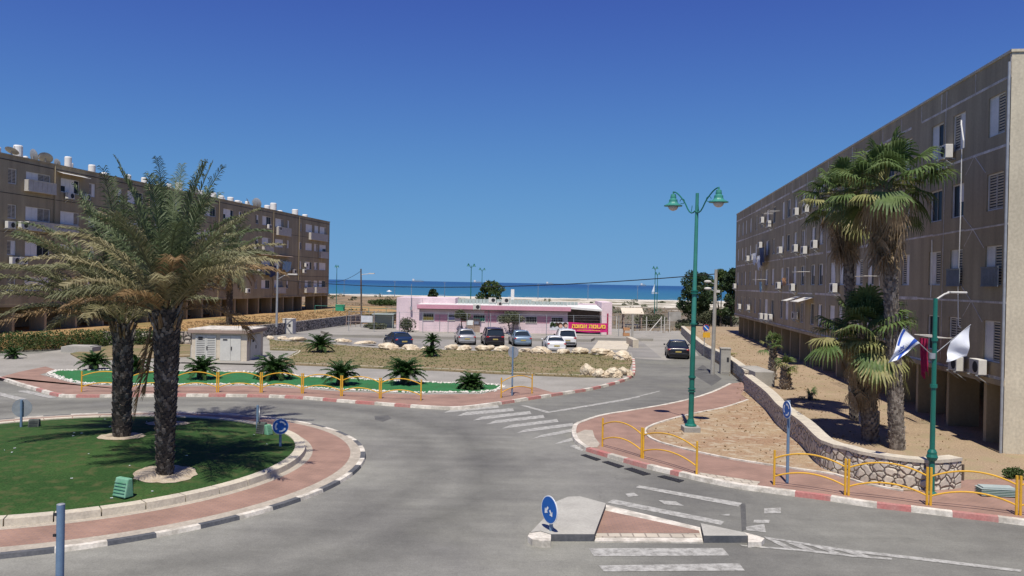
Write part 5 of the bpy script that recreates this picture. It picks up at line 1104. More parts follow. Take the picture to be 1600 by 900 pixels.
e3, q3, t3 = pole(1113, 585, 1119, 421, .0, .15, MT['conc'], 'concrete utility pole carrying two lamps beside the black car', 'utility_pole')
for (x, y) in ((1107, 440), (1107, 451)):
    a = atY(1117, y + 4, q3.y); c = atY(x, y, q3.y); b = MB(); b.tube([a, c], .03, 6); b.build('lamp_arm', MT['metal'], e3); b = MB(); b.blob((c.x - .05, c.y, c.z), (.26, .15, .10), seed=4, rough=.05, sub=2); b.build('lamp_head', MT['ac'], e3, smooth=True)
b = MB(); c = atY(1121, 455, q3.y); b.box(c.x, c.y - .1, c.z, .25, .2, .18); b.build('junction_box', MT['ac'], e3)
def wire(a, c, sag, r_, label):
    a = Vector(a); c = Vector(c); pts = [a.lerp(c, i / 24) - Vector((0, 0, sag * 4 * (i / 24) * (1 - i / 24))) for i in range(25)]
    b = MB(); b.tube(pts, r_, 5); tag(b.build('overhead_wire', MT['wire']), label, 'wire')
wire(atY(434, 437, q1.y), atY(1119, 428, q3.y), .85, .035, 'long black cable sagging across the sea view')
wire(t2 - Vector((0, 0, .3)), atY(515, 440, 130), .5, .03, 'black cable from the wooden pole to the left block')
# no parking sign at the rubble wall
def disc(c, r_, t=.02, nrm=Vector((0, -1, 0)), n=28): 
    b = MB(); b.cone(Vector(c), Vector(c) + nrm * t, r_, r_, n); return b
def frame_of(nrm):
    nrm = nrm.normalized(); x = Vector((0, 0, 1)).cross(nrm).normalized(); return -x, Vector((0, 0, 1)), nrm   # x to the viewer's right
q = G(1100, 557); c = atY(1103.5, 512.5, q.y - .1); r_ = empty('road_sign', (q.x, q.y, 0)); tag(r_, 'blue no-parking sign with a yellow plate below it', 'road sign')
b = MB(); b.cone((q.x, q.y, 0), (q.x, q.y, c.z + .3), .035, .035, 8); b.build('pole', MT['metal'], r_)
disc((c.x, q.y - .05, c.z), .30).build('disc', MT['tail'], r_); disc((c.x, q.y - .071, c.z), .25, .006).build('face', MT['blue'], r_)
b = MB(); b.add([(c.x - .22, q.y - .08, c.z + .17), (c.x - .17, q.y - .08, c.z + .22), (c.x + .22, q.y - .08, c.z - .17), (c.x + .17, q.y - .08, c.z - .22)], [(0, 1, 2, 3)]); b.build('bar', MT['signw'], r_)
b = MB(); b.box(c.x + .05, q.y - .06, c.z - .6, .62, .02, .45); b.build('plate', MT['yellow'], r_)

# round blue signs
def bluesign(base, hc, rad, nrm, kind, label, H=None, poler=.045):
    r_ = empty('road_sign', base); tag(r_, label, 'road sign', 'road signs round the junction'); x, y, z = base; X, U, Nn = frame_of(nrm)
    b = MB(); b.cone((x, y, z - .02), (x, y, z + (H or hc + rad)), poler, poler, 10); b.build('pole', MT['bluepole'], r_)
    c = Vector((x, y, z + hc)) + Nn * (poler + .005); b = MB(); b.cone(c, c + Nn * .015, rad, rad, 32); b.build('rim', MT['signw'], r_)
    b = MB(); b.cone(c + Nn * .0155, c + Nn * .02, rad * .93, rad * .93, 32); b.build('face', MT['blue'], r_)
    f0 = c + Nn * .024; b = MB()
    def pl(pts): b.add([f0 + X * p[0] * rad + U * p[1] * rad for p in pts], [tuple(range(len(pts)))])
    if kind == 'round':
        for k in range(3):
            a0 = R(95 + 120 * k)
            ar = [a0 + R(70) * i / 6 for i in range(7)]; pl([(.50 * math.cos(a), .50 * math.sin(a)) for a in ar] + [(.70 * math.cos(a), .70 * math.sin(a)) for a in ar[::-1]])
            a1 = ar[0]; pl([(.42 * math.cos(a1), .42 * math.sin(a1)), (.78 * math.cos(a1), .78 * math.sin(a1)), (.6 * math.cos(a1 - .35), .6 * math.sin(a1 - .35))])
    elif kind == 'fork':
        for s_, sc_ in ((-1, .85), (1, 1.1)):
            d_ = Vector((s_ * .62, -.78)).normalized(); n_ = Vector((-d_.y, d_.x)); o_ = Vector((s_ * .10, .18 if s_ > 0 else .0))
            t_ = o_ + d_ * .62 * sc_; w_ = .085
            pl([o_ - n_ * w_, o_ + n_ * w_, o_ + d_ * .35 * sc_ + n_ * w_, o_ + d_ * .35 * sc_ - n_ * w_]); pl([o_ + d_ * .3 * sc_ - n_ * .24, o_ + d_ * .3 * sc_ + n_ * .24, t_])
    if kind: b.build('arrows', MT['signw'], r_)
    return r_
q = G(438, 693, .4); bluesign((q.x, q.y, islz(q)), .68, .27, Vector((.25, -1, 0)), 'round', 'blue roundabout sign on a short post at the edge of the lawn', H=.95)
q = G(861, 829, .17); bluesign((q.x, q.y, ISZ), .50, .33, Vector((-1.0, -.62, 0)), 'fork', 'blue sign with two white arrows on the traffic island', H=.6)
q = G(1230, 755, .12); bluesign((q.x, q.y, .12), 2.22, .27, Vector((-1, -.13, 0)), 'round', 'blue roundabout sign seen edge-on on a tall post by the railing', H=2.5)
def backsign(px, py, z, H, hc, rad, nrm, label, square=False):
    q = G(px, py, z); r_ = empty('road_sign', (q.x, q.y, z)); tag(r_, label, 'road sign', 'road signs round the junction'); nrm = nrm.normalized()
    b = MB(); b.cone((q.x, q.y, z - .02), (q.x, q.y, z + H), .045, .045, 10); b.build('pole', MT['bluepole'], r_); c = Vector((q.x, q.y, z + hc)) + nrm * .05
    b = MB(); b.cone(c, c + nrm * .02, rad, rad, 24); b.build('plate', MT['metal'], r_)
    b = MB(); b.box(c.x, c.y, c.z, .1, .05, .05); b.build('clamp', MT['metal'], r_)
qz = islz(G(33, 669, .3)); backsign(33, 669, qz, 1.02, .72, .33, Vector((-.25, 1, 0)), 'back of a round sign on a grey-blue post at the left of the lawn')
qz = islz(G(402, 676, .35)); backsign(402, 676, qz, 1.0, .62, .30, Vector((1, .3, 0)), 'sign seen edge-on on a blue post at the far rim of the lawn')
backsign(800, 618, .13, 2.55, 2.25, .30, Vector((.5, 1, 0)), 'back of a round sign on a tall blue pole by the single railing')
q = G(93, 930, .0); t = atY(93, 788, q.y); r_ = empty('sign_post', (q.x, q.y, 0)); tag(r_, 'bare blue steel post in the left foreground with two bolts', 'post')
b = MB(); b.cone((q.x, q.y, -.3), (q.x, q.y, t.z), .072, .072, 18); b.build('pole', MT['bluepole'], r_); b = MB(); b.cone((q.x, q.y, t.z + .001), (q.x, q.y, t.z + .012), .074, .06, 18); b.build('cap', MT['metal'], r_)
for dz in (.17, .56): b = MB(); b.box2(q.x - .105, q.x - .05, q.y - .07, q.y - .03, t.z - dz - .03, t.z - dz + .02); b.build('bolt', MT['acd'], r_)

# ------------------------------------------------------------------ yellow railings
def railing(p, q, z, label, group, H=1.04):
    r_ = empty('yellow_railing', ((p.x + q.x) / 2, (p.y + q.y) / 2, z)); tag(r_, label, 'railing', group); d = (q - p).normalized()
    for e in (p + d * .045, q - d * .045): b = MB(); b.cone((e.x, e.y, z - .03), (e.x, e.y, z + H), .036, .036, 8); b.build('post', MT['yellow'], r_)
    for z0_, ri in ((.80, .24), (.26, .22)):
        b = MB(); pts = []
        for i in range(13): t = i / 12; w_ = (p + d * .045).lerp(q - d * .045, t); pts.append((w_.x, w_.y, z + z0_ + ri * (1 - (2 * t - 1) ** 2)))
        b.tube(pts, .024, 7); b.build('rail', MT['yellow'], r_)
def snap(px, py): g = G(px, py, .12); return Vector((g.x, g.y, 0))
nN = [(126, 612.5), (203, 613), (273, 613), (340, 613), (408, 613.5), (472.5, 615), (533.5, 619), (594, 623), (659, 626)]
lbN = ['far yellow railing panel at the left end of the walkway', 'far yellow railing panel behind the thinner palm trunk', 'far yellow railing panel between the thick trunk and the cycad by the kiosk', 'far yellow railing panel in front of the kiosk doors', 'far yellow railing panel in front of the drooping cycad', 'far yellow railing panel just right of the drooping cycad', 'far yellow railing panel in front of the middle cycad', 'far yellow railing panel at the right end before the gap']
for k in range(8): railing(snap(*nN[k]), snap(*nN[k + 1]), .12, lbN[k], 'yellow railings along the far kerb')
railing(snap(782, 622), snap(832, 615), .12, 'single yellow railing panel around the tall blue sign pole', 'yellow railings')
eP = [(940, 697.5), (1003.5, 716), (1090, 742)]
for k, l in enumerate(('yellow railing panel at the tip of the pavement left of the green lamp', 'yellow railing panel below the base of the green lamp')): railing(snap(*eP[k]), snap(*eP[k + 1]), .12, l, 'yellow railings near the green lamp')
sP = [(1207, 757.5), (1323, 774), (1451, 789.5), (1591, 805), (1745, 822)]
for k, l in enumerate(('near yellow railing panel crossing the tall blue sign post', 'near yellow railing panel in front of the middle of the rubble wall', 'near yellow railing panel at the end of the rubble wall', 'near yellow railing panel cut by the right edge of the photo')): railing(snap(*sP[k]), snap(*sP[k + 1]), .12, l, 'yellow railings along the near kerb')

# ------------------------------------------------------------------ boulders
bs = [(423, 530, 12, .5), (443.5, 530, 20, .5), (467, 532, 24, .5), (536, 534.5, 28, .5), (572, 537, 34, .5), (609, 546, 29, .8), (641, 547, 33, .95), (668, 545.5, 20, .6), (704, 546, 24, .7), (729, 547, 25, .8), (758, 548, 26, .85), (785, 549, 22, .6), (819, 550, 22, .6), (846, 552, 32, .95), (883, 553, 24, .7), (907, 553, 28, .7), (941, 555, 34, 1.0), (970, 562, 28, 1.2), (917, 586, 22, 1.15), (936, 588, 24, 1.0), (957, 588, 24, 1.0), (976, 585, 22, 1.05)]
bl = ['small boulder next to the kiosk', 'flat boulder second from the kiosk', 'flat boulder left of the upper cycad', 'flat boulder right of the upper cycad', 'long flat boulder left of the dark blue car', 'boulder hiding the left half of the dark blue car', 'big rounded boulder hiding the dark blue car', 'boulder behind the small double cycad', 'brownish boulder right of the double cycad', 'pointed boulder below the silver car', 'pointed boulder below the black car', 'low boulder left of the tall sign pole', 'low boulder right of the tall sign pole', 'wide boulder left of the front white car', 'low boulder hiding the bumper of the front white car', 'flat boulder right of the front white car', 'long pale boulder near the corner of the median', 'high rugged boulder on the corner of the side road', 'leftmost of the four big boulders at the road corner', 'second of the four big boulders at the road corner', 'third of the four big boulders at the road corner', 'rightmost of the four big boulders at the road corner']
for i, (x, y, w_, h_) in enumerate(bs):
    q = G(x, y, .18); W = w_ * q.y / 1250; b = MB(); h_ *= .72 if i > 16 else .85; b.blob((q.x, q.y, .18 + h_ * .22), (W * .47, W * .36, h_ * .52), seed=40 + i, rough=.45, sub=3, flat=.45); (b.blob((q.x + W * .3, q.y - .15, .18 + h_ * .1), (W * .3, W * .3, h_ * .38), seed=90 + i, rough=.55, sub=3, flat=.4) if i > 15 else None); tag(b.build('boulder', MT['rock']), bl[i], 'boulder', 'pale boulders round the median')

# ------------------------------------------------------------------ cars
def car(px, py, rz, colm, L_, W_, H_, style, label, plate=True, z=0.0, sx=1.0):
    q = G(px, py, z); r_ = empty('parked_car', (0, 0, 0)); tag(r_, label, 'car', 'parked cars')
    hw = W_ / 2; b = MB()
    if style == 'sedan': st = [(0, .80, .84, .82), (.02, 1.00, .93, .92), (.12, 1.06, .97, .97), (.25, 1.04, .985, 1), (.55, 1.0, 1, 1), (.72, .97, .99, 1), (.90, .84, .95, .96), (.98, .70, .86, .88), (1, .60, .8, .8)]; cab = [(.12, .0), (.28, .97), (.50, 1.0), (.72, .0)]
    elif style == 'hatch': st = [(0, .80, .84, .84), (.03, .95, .95, .94), (.10, .97, .98, .98), (.30, .97, 1, 1), (.55, .95, 1, 1), (.72, .89, .99, 1), (.90, .78, .95, .96), (.98, .64, .86, .88), (1, .56, .8, .8)]; cab = [(.04, .0), (.15, .97), (.50, 1.0), (.70, .0)]
    else: st = [(0, .90, .86, .86), (.03, 1.04, .95, .95), (.10, 1.06, .98, .98), (.30, 1.06, 1, 1), (.55, 1.04, 1, 1), (.72, 1.0, .99, 1), (.90, .90, .96, .97), (.98, .75, .88, .9), (1, .64, .84, .84)]; cab = [(.03, .0), (.10, .97), (.55, 1.0), (.72, .0)]
    k = 9
    vs = []; zs = .96 if style != 'suv' else 1.0
    for (t, top, wt, wb) in st:
        y = t * L_; tp = top * zs; w1 = hw * wb; w2 = hw * wt
        half = [(0, .20), (w1 * .86, .20), (w1 * .97, .32), (w1, .48), (w1 * .985, .62), (w2 * .96, tp * .86), (w2 * .90, tp * .97), (w2 * .6, tp), (0, tp + .015)]
        ring_ = half + [(-x, zz) for x, zz in half[-2:0:-1]]
        vs += [(x, y, zz) for x, zz in ring_]
    n = 16
    fs = [(i * n + j, (i + 1) * n + j, (i + 1) * n + (j + 1) % n, i * n + (j + 1) % n) for i in range(len(st) - 1) for j in range(n)]
    fs += [tuple(range(n)), tuple(range(len(st) * n - 1, (len(st) - 1) * n - 1, -1))]
    fs = [f[::-1] for f in fs]; b.add(vs, fs)
    body = b.build('body', colm, r_, smooth=True); m_ = body.modifiers.new('sub', 'SUBSURF'); m_.levels = 1; m_.render_levels = 2
    belt = {'sedan': 1.0, 'hatch': .93, 'suv': 1.02}[style] * zs
    # cabin: glass house
    g = MB(); cv = []
    for (t, hh) in cab:
        y = t * L_; wb_ = hw * .90; wt_ = hw * (.64 if style != 'suv' else .74)
        ww = wb_ + (wt_ - wb_) * hh; zz = belt - .06 + (H_ - .03 - belt + .06) * hh; cv.append((y, ww, zz))
    (y0, w0, z0_), (y1, w1, z1), (y2, w2, z2), (y3, w3, z3) = cv
    V = [(-w0, y0, z0_), (w0, y0, z0_), (w1, y1, z1), (-w1, y1, z1), (-w2, y2, z2), (w2, y2, z2), (w3, y3, z3), (-w3, y3, z3)]
    g.add(V, [(0, 1, 2, 3), (3, 2, 5, 4), (4, 5, 6, 7), (1, 6, 5, 2), (0, 3, 4, 7)]); g.build('windows', MT['carglass'], r_)
    rf = MB(); ov = .035; vs = []
    prof = [(-w1 - ov, z1 - .03), (-w1 * .93, z1 + .012), (-w1 * .5, z1 + .045), (0, z1 + .055), (w1 * .5, z1 + .045), (w1 * .93, z1 + .012), (w1 + ov, z1 - .03)]
    ys_ = [y1 - .12, y1 + .1, (y1 + y2) / 2, y2 - .05, y2 + .08]
    for j, yy in enumerate(ys_):
        dz = [-.075, -.01, .015, 0, -.05][j]; vs += [(x, yy, zz + dz) for x, zz in prof]
    rf.add(vs, [(j * 7 + i, j * 7 + i + 1, (j + 1) * 7 + i + 1, (j + 1) * 7 + i) for j in range(4) for i in range(6)]); ro = rf.build('roof', colm, r_, smooth=True); m2 = ro.modifiers.new('t', 'SOLIDIFY'); m2.thickness = .03
    def pt(pts_, r2_): q_ = MB(); q_.tube(pts_, r2_, 6); q_.build('pillar', colm, r_)
    for s_ in (-1, 1):
        pt([(s_ * w0, y0 - .02, z0_ + .02), (s_ * (w1 + .01), y1, z1)], .05); pt([(s_ * w3, y3, z3 + .02), (s_ * w2, y2, z2)], .035)
        ym = (y1 + y2) / 2 + .05; pt([(s_ * (hw * .90 + .005), ym, belt - .06), (s_ * w1 * 1.01, ym - .05, z1)], .035)
        if style != 'sedan': ym = y1 + .45; pt([(s_ * (hw * .90 + .005), ym - .15, belt - .06), (s_ * w1 * 1.01, ym, z1)], .06)
    for s_ in (-1, 1):
        b = MB(); b.blob((s_ * (hw + .09), L_ * .64, belt + .03), (.09, .07, .075), seed=2, rough=.05, sub=2); b.build('wing_mirror', colm if style != 'suv' else MT['black'], r_)
        b = MB(); b.blob((s_ * hw * .74, .045 * L_ * .4 + .015, .80 * zs if style != 'suv' else .88), (hw * .20, .07, .085), seed=3, rough=.05, sub=2); b.build('tail_lamp', MT['tail'], r_)
        b = MB(); b.blob((s_ * hw * .74, L_ - .13, .60), (hw * .18, .07, .07), seed=3, rough=.05, sub=2); b.build('headlight', MT['signw'], r_)
        for yy in (.19, .80):
            wr_ = .33 if style != 'suv' else .36; X0 = s_ * (hw - .20); X1 = s_ * (hw - .0)
            b = MB(); b.cone((X0, yy * L_, wr_), (X1, yy * L_, wr_), wr_, wr_, 20); wh = b.build('wheel', MT['black'], r_)
            b = MB(); b.cone((X1, yy * L_, wr_), (X1 + s_ * .012, yy * L_, wr_), wr_ * .64, wr_ * .6, 16); b.build('rim', MT['rim'], wh)
            # dark arch
    b = MB()
    for s_ in (-1, 1):
        for yy in (.19, .80): b.cone((s_ * (hw - .01), yy * L_, .36), (s_ * (hw * 1.0 + .004), yy * L_, .36), .40, .40, 20)
    b.box2(-hw * .8, hw * .8, .04, L_ * .97, .15, .25); b.build('underbody', MT['black'], r_)
    b = MB(); b.box2(-hw * .82, hw * .82, -.03, .07, .36, .50); bevel(b.build('bumper', colm if style != 'suv' else MT['black'], r_), .03)
    if plate: b = MB(); b.box2(-.24, .24, -.02 - .012, -.0, .56, .67) if style != 'suv' else b.box2(-.24, .24, -.03, .0, .62, .73); b.build('number_plate', MT['plate'], r_)
    r_.location = (q.x, q.y, z); r_.rotation_euler = (0, 0, rz); return r_
CP = {k: paint('car_paint_' + k, c, rough=.3, metal=mt) for k, c, mt in (('silver', (.40, .40, .40), .4), ('black', (.012, .012, .016), .1), ('plum', (.022, .014, .022), .2), ('lightblue', (.25, .34, .43), .4), ('white', (.70, .70, .70), 0), ('navy', (.015, .035, .085), .2))}
car(730, 539.5, R(9), CP['silver'], 4.3, 1.78, 1.46, 'sedan', 'silver saloon parked beside the pink building door')
car(774, 541.5, R(9), CP['plum'], 4.4, 1.85, 1.70, 'suv', 'dark plum black hatchback SUV parked between silver and light blue cars')
car(817.5, 542, R(8), CP['lightblue'], 4.4, 1.78, 1.47, 'sedan', 'light blue saloon parked under the twin trunk tree')
car(887, 543, R(3), CP['white'], 4.3, 1.80, 1.68, 'suv', 'white SUV parked in front of the magenta banner')
car(870, 551.5, R(4), CP['white'], 4.5, 1.78, 1.37, 'sedan', 'white saloon behind the boulders, nearest the median')
car(632, 544.5, R(24), CP['navy'], 4.3, 1.76, 1.36, 'sedan', 'dark blue saloon half hidden by boulders')
car(1060, 561.5, R(-8.5), CP['black'], 4.8, 1.86, 1.46, 'sedan', 'black saloon parked on the side road by the rubble wall')

# ------------------------------------------------------------------ palms
def trunk_scales(b, base, top, r0_, r1, seed, n=420, m0=0, m1=1, out=.07, sz=.16, frac=.35):
    rr = random.Random(seed); base = Vector(base); top = Vector(top); ax = top - base; H = ax.length
    for i in range(n):
        t = (i + .5) / n; a = i * 2.39996; c = base + ax * t; r_ = r0_ + (r1 - r0_) * t; d = Vector((math.cos(a), math.sin(a), 0)); sd = Vector((-d.y, d.x, 0))
        s_ = sz * rr.uniform(.7, 1.25); o_ = out * rr.uniform(.5, 1.4); p = c + d * r_ * .96
        P = [p - sd * s_ * .55 - Vector((0, 0, s_ * .6)), p + sd * s_ * .55 - Vector((0, 0, s_ * .6)), p + sd * s_ * .3 + d * o_ + Vector((0, 0, s_ * .75)), p - sd * s_ * .3 + d * o_ + Vector((0, 0, s_ * .75)), p - d * .04 + Vector((0, 0, s_ * .8))]
        b.add(P, [(0, 1, 2, 3), (3, 2, 4), (0, 3, 4), (2, 1, 4)], m1 if rr.random() < frac else m0)
def feather(b, o, az_, el, L_, droop, m, rr, leaf=.55, pairs=46, wl=.028, twist=0.0, start=.12):
    d = Vector((math.cos(az_), math.sin(az_), 0)); pts = []; N_ = 14
    for i in range(N_ + 1):
        t = i / N_; e = el - droop * t ** 1.4; step = L_ / N_
        if i == 0: p = Vector(o)
        else: p = pts[-1] + (d * math.cos(e) + Vector((0, 0, math.sin(e)))) * step
        pts.append(p)
    b.tube(pts[::2], [.035 - .028 * i / (len(pts[::2]) - 1) for i in range(len(pts[::2]))], 4, m)
    sd = Vector((-d.y, d.x, 0))
    for k in range(pairs):
        t = start + (1 - start) * k / pairs; f_ = t * N_; i = min(int(f_), N_ - 1); p = pts[i].lerp(pts[i + 1], f_ - i); tg = (pts[i + 1] - pts[i]).normalized(); upv = tg.cross(sd) * -1
        if upv.z < 0: upv = -upv
        ll = leaf * (.45 + .75 * math.sin(math.pi * min(1, t * .9 + .08))) * rr.uniform(.8, 1.15)
        for s_ in (-1, 1):
            dr = (sd * s_ * (.85 + rr.uniform(-.15, .15)) + tg * (.55 + .5 * t) + upv * (.35 + rr.uniform(-.25, .2))).normalized()
            e = p + dr * ll + Vector((0, 0, -.34 * ll * (1 + rr.uniform(-.3, .7)))); mid = p + dr * ll * .5 + Vector((0, 0, .01))
            w_ = tg * wl * rr.uniform(.8, 1.2) * .5 + upv * rr.uniform(-.01, .01)
            b.add([p - w_, p + w_, mid + w_ * 1.1, mid - w_ * 1.1, e], [(0, 1, 2, 3), (3, 2, 4)], m)
def date_palm(base, H, r0_, r1, L_, n, seed, label, lean=(0, 0), low=-.5, upn=5, dens=46, leaf=.56, wl=.032, ns=620, dry=.25, group='palms', azb=None, kind='date_palm', beard=True, clear=None):
    rr = random.Random(seed); base = Vector(base); top = base + Vector((lean[0], lean[1], H)); r_ = empty(kind, base); tag(r_, label, 'palm tree', group)
    b = MB(); b.cone(base - Vector((0, 0, .1)), top, r0_, r1, 14, 0); trunk_scales(b, base, top, r0_, r1, seed, ns, 0, 1, out=.06, sz=.15 if r0_ > .2 else .12); b.build('trunk', [MT['barkd'], MT['bark']], r_)
    b = MB(); c = top + Vector((0, 0, -.1))
    for i in range(n):
        t = i / n; az_ = i * 2.39996 + rr.uniform(-.2, .2); el = R(86) * (1 - t) + low * t + rr.uniform(-.12, .12)
        if azb and rr.random() < azb[1]: az_ = azb[0] + rr.gauss(0, .7)
        if clear is not None:
            da = abs((az_ - clear + math.pi) % (2 * math.pi) - math.pi)
            if da < 1.15 and el < R(38): el = R(38) + rr.uniform(0, .35)
        m = 3 if t < .3 else (0 if rr.random() < .62 else 1)
        if t > .72 and rr.random() < dry * 2: m = 2
        ll = L_ * rr.uniform(.85, 1.08) * (1.12 if t < .2 else (1.0 if t < .8 else .85))
        o_ = c + Vector((math.cos(az_) * r1 * .6, math.sin(az_) * r1 * .6, .25 * (1 - t)))
        feather(b, o_, az_, el, ll, rr.uniform(.6, 1.25) * (1 if t > .15 else .4), m, rr, leaf=leaf, pairs=dens, wl=wl)
    b.build('crown', [MT['fr1'], MT['fr2'], MT['fr3'], MT['fr4']], r_)
    if beard:
        b = MB()
        for i in range(40):
            a = rr.uniform(0, 6.28); p = top + Vector((math.cos(a) * r1, math.sin(a) * r1, rr.uniform(-.6, .1))); e = p + Vector((math.cos(a) * .15, math.sin(a) * .15, .35)); b.cone(p, e, .06, .02, 4, rr.choice([0, 1]))
        b.build('leaf_bases', [MT['bark'], MT['fr3']], r_)
    return r_
q = G(258, 745, .5); zb = islz(q); q = G(258, 743, zb)
date_palm((q.x, q.y, zb), 4.7, .19, .32, 3.5, 40, 11, 'stout date palm nearest the camera with a sandy ring at its foot', lean=(-.05, 0), clear=-.2, low=R(14), dens=58, group='date palms on the roundabout')
QA = q.copy(); hang_root = [o for o in col.objects if o.get('label', '').startswith('stout date palm')][0]
b = MB(); rh = random.Random(2)
for dx, dy, ln in ((-.42, -.1, 2.6), (-.36, .12, 2.0)): feather(b, (q.x + dx, q.y + dy, zb + 4.2), R(190), R(-80), ln, .05, 0, rh, leaf=.35, pairs=34, wl=.05)
b.build('hanging_dead_frond', MT['fr3'], hang_root)
q = G(190, 683, .5); zb = islz(q); q = G(190, 682, zb)
date_palm((q.x, q.y, zb), 3.8, .25, .29, 4.4, 42, 12, 'shorter date palm on the left of the roundabout lawn', lean=(0.0, 0), low=R(20), group='date palms on the roundabout', azb=(R(185), .5), dens=58)
QB = q.copy()
q = G(262, 664, .4); zb = islz(q)
date_palm((q.x, q.y, zb), 5.1, .26, .42, 4.2, 56, 13, 'thick date palm hidden behind the nearest trunk, with the tallest fronds', low=R(16), clear=-.1, dens=58, group='date palms on the roundabout')
QC = q.copy()
q = atY(358, 508, 83); date_palm((q.x, 83, 1.08), 6.4, .30, .26, 3.9, 50, 14, 'slender palm with drooping fronds in front of the left block', low=-.9, dens=34, leaf=.7, wl=.07, ns=260)
# sandy rings
MT['sand'] = mat('sandy_mulch', (.45, .38, .29), (.36, .29, .2), scale=5, world=True, fine=.25, fscale=30)
for Q, rr_, l in ((QA, .85, 'sandy ring round the nearest palm trunk'), (QB, .72, 'sandy ring round the shorter palm trunk'), (QC, .75, 'sandy ring round the hindmost palm trunk')):
    b = MB(); vs = [(Q.x, Q.y, islz(Q) + .02)]; n = 36
    for k in range(n): a = 2 * math.pi * k / n; w_ = rr_ * rnd.uniform(.93, 1.07); p = (Q.x + w_ * math.cos(a), Q.y + w_ * math.sin(a)); vs.append((*p, islz(p) + .012))
    b.add(vs, [(0, 1 + k, 1 + (k + 1) % n) for k in range(n)]); structure(b.build('sandy_ring', MT['sand']), l)

def fan_leaf(b, o, az_, el, pet, Rf, m, rr, seg=22, hang=0.0, w_=1.0):
    d = Vector((math.cos(az_), math.sin(az_), 0)); dir_ = d * math.cos(el) + Vector((0, 0, math.sin(el))); h = o + dir_ * pet + Vector((0, 0, -.15 * pet)); b.tube([o, o + dir_ * pet * .5, h], [.022, .018, .012], 4, m if m == 2 else 1)
    sd = Vector((-d.y, d.x, 0)); e2 = el - .35 - hang; ax = (d * math.cos(e2) + Vector((0, 0, math.sin(e2)))).normalized(); nr = sd.cross(ax).normalized()
    if nr.z < 0: nr = -nr
    span = R(rr.uniform(170, 230)) if not (m == 2 and hang > .5) else R(100)
    for k in range(seg):
        a = -span / 2 + span * (k + .5) / seg; dr = (ax * math.cos(a) + sd * math.sin(a)).normalized(); ll = Rf * (1 - .18 * abs(a) / (span / 2)) * rr.uniform(.88, 1.06); wd = ll * .62 * span / seg * .48 * w_
        tn = (ax * -math.sin(a) + sd * math.cos(a)).normalized(); dr = (dr + nr * .18 * math.cos(a * 2)).normalized()
        p1 = h + dr * ll * .55; p2 = p1 + (dr * ll * .30 + Vector((0, 0, -ll * (.12 + .1 * rr.random())))); p3 = p2 + (dr * .06 + Vector((0, 0, -1))).normalized() * ll * (.18 + .2 * rr.random())
        k_ = nr * wd * .25 * (1 if k % 2 else -1)
        b.add([h - tn * .01, h + tn * .01, p1 + tn * wd + k_, p1 - tn * wd - k_, p2 + tn * wd * .45, p2 - tn * wd * .45, p3], [(0, 1, 2, 3), (3, 2, 4, 5), (5, 4, 6)], m)
def fan_palm(base, H, r0_, r1, n, pet, Rf, seed, label, dead=20, skirt=1.2, lean=(0, 0), pale=.3, ns=420, seg=22, low=-.35, out=.05, group='fan palms before the right block', sz=.13, dsz=.8, yf=.6):
    rr = random.Random(seed); base = Vector(base); top = base + Vector((lean[0], lean[1], H)); r_ = empty('fan_palm', base); tag(r_, label, 'palm tree', group)
    b = MB(); b.cone(base - Vector((0, 0, .1)), top, r0_, r1, 12, 0); trunk_scales(b, base, top, r0_, r1, seed, ns, 0, 1, out=out, sz=sz, frac=pale); b.build('trunk', [MT['bark'], MT['barkw']], r_)
    b = MB()
    for i in range(n):
        t = i / n; az_ = i * 2.39996 + rr.uniform(-.3, .3); el = R(80) * (1 - t) + low * t + rr.uniform(-.4, .35); m = 0 if (t < .5 or rr.random() < .4) else (2 if t > .7 and rr.random() < yf else 1)
        fan_leaf(b, top + Vector((0, 0, -.35 * t)), az_, el, pet * rr.uniform(.6, 1.4), Rf * rr.uniform(.65, 1.1), m, rr, seg=seg, hang=.7 * t * rr.random() + (.75 if m == 2 else 0))
    b.build('crown', [MT['fan1'], MT['fan2'], MT['fan3']], r_)
    if dead:
        dead = int(dead * 1.5); b = MB()
        for i in range(dead):
            az_ = rr.uniform(0, 6.28); z = rr.uniform(-skirt, 0.05); el = R(-35) - .7 * rr.random(); fan_leaf(b, top + Vector((math.cos(az_) * r1 * .8, math.sin(az_) * r1 * .8, z)), az_, el, pet * .75 * rr.uniform(.3, 1.2) * (1 + z / skirt * .6), Rf * dsz * .85 * rr.uniform(.7, 1.2), 2, rr, seg=13, hang=.6, w_=.8)
        b.build('dead_leaf_skirt', [MT['fan1'], MT['fan2'], MT['fan3']], r_)
    return r_
q = G(1402, 702, .1); c = atY(1385, 275, q.y); fan_palm((q.x, q.y, .1), c.z - .35, .27, .20, 54, 1.25, 1.1, 21, 'tallest fan palm in front of the right block with brown dead skirt', dead=44, skirt=2.2, dsz=1.2, lean=(c.x - q.x, 0), ns=620, pale=.25)
q = G(1336, 655, .15); c = atY(1322, 300, q.y); fan_palm((q.x, q.y, .12), c.z - .4, .22, .18, 46, 1.2, 1.1, 22, 'second tall fan palm whose crown leans over the first', dead=40, skirt=1.9, dsz=1.2, lean=(c.x - q.x, 0), ns=500, pale=.2)
q = G(1360, 690, .1); c = atY(1352, 512, q.y); fan_palm((q.x, q.y, .1), c.z - .3, .3, .26, 64, 1.15, 1.1, 23, 'bushy mid-height fan palm behind the rubble wall', dead=60, skirt=2.2, lean=(c.x - q.x, 0), ns=340, pale=.15, low=-.45, yf=.2)
q = G(1207, 592, .2); fan_palm((q.x, q.y, .15), 2.25, .17, .12, 13, .55, .62, 24, 'small fan palm with pale spiky trunk, the taller of two', dead=0, pale=.8, ns=170, out=.13, seg=14, sz=.16, low=.25)
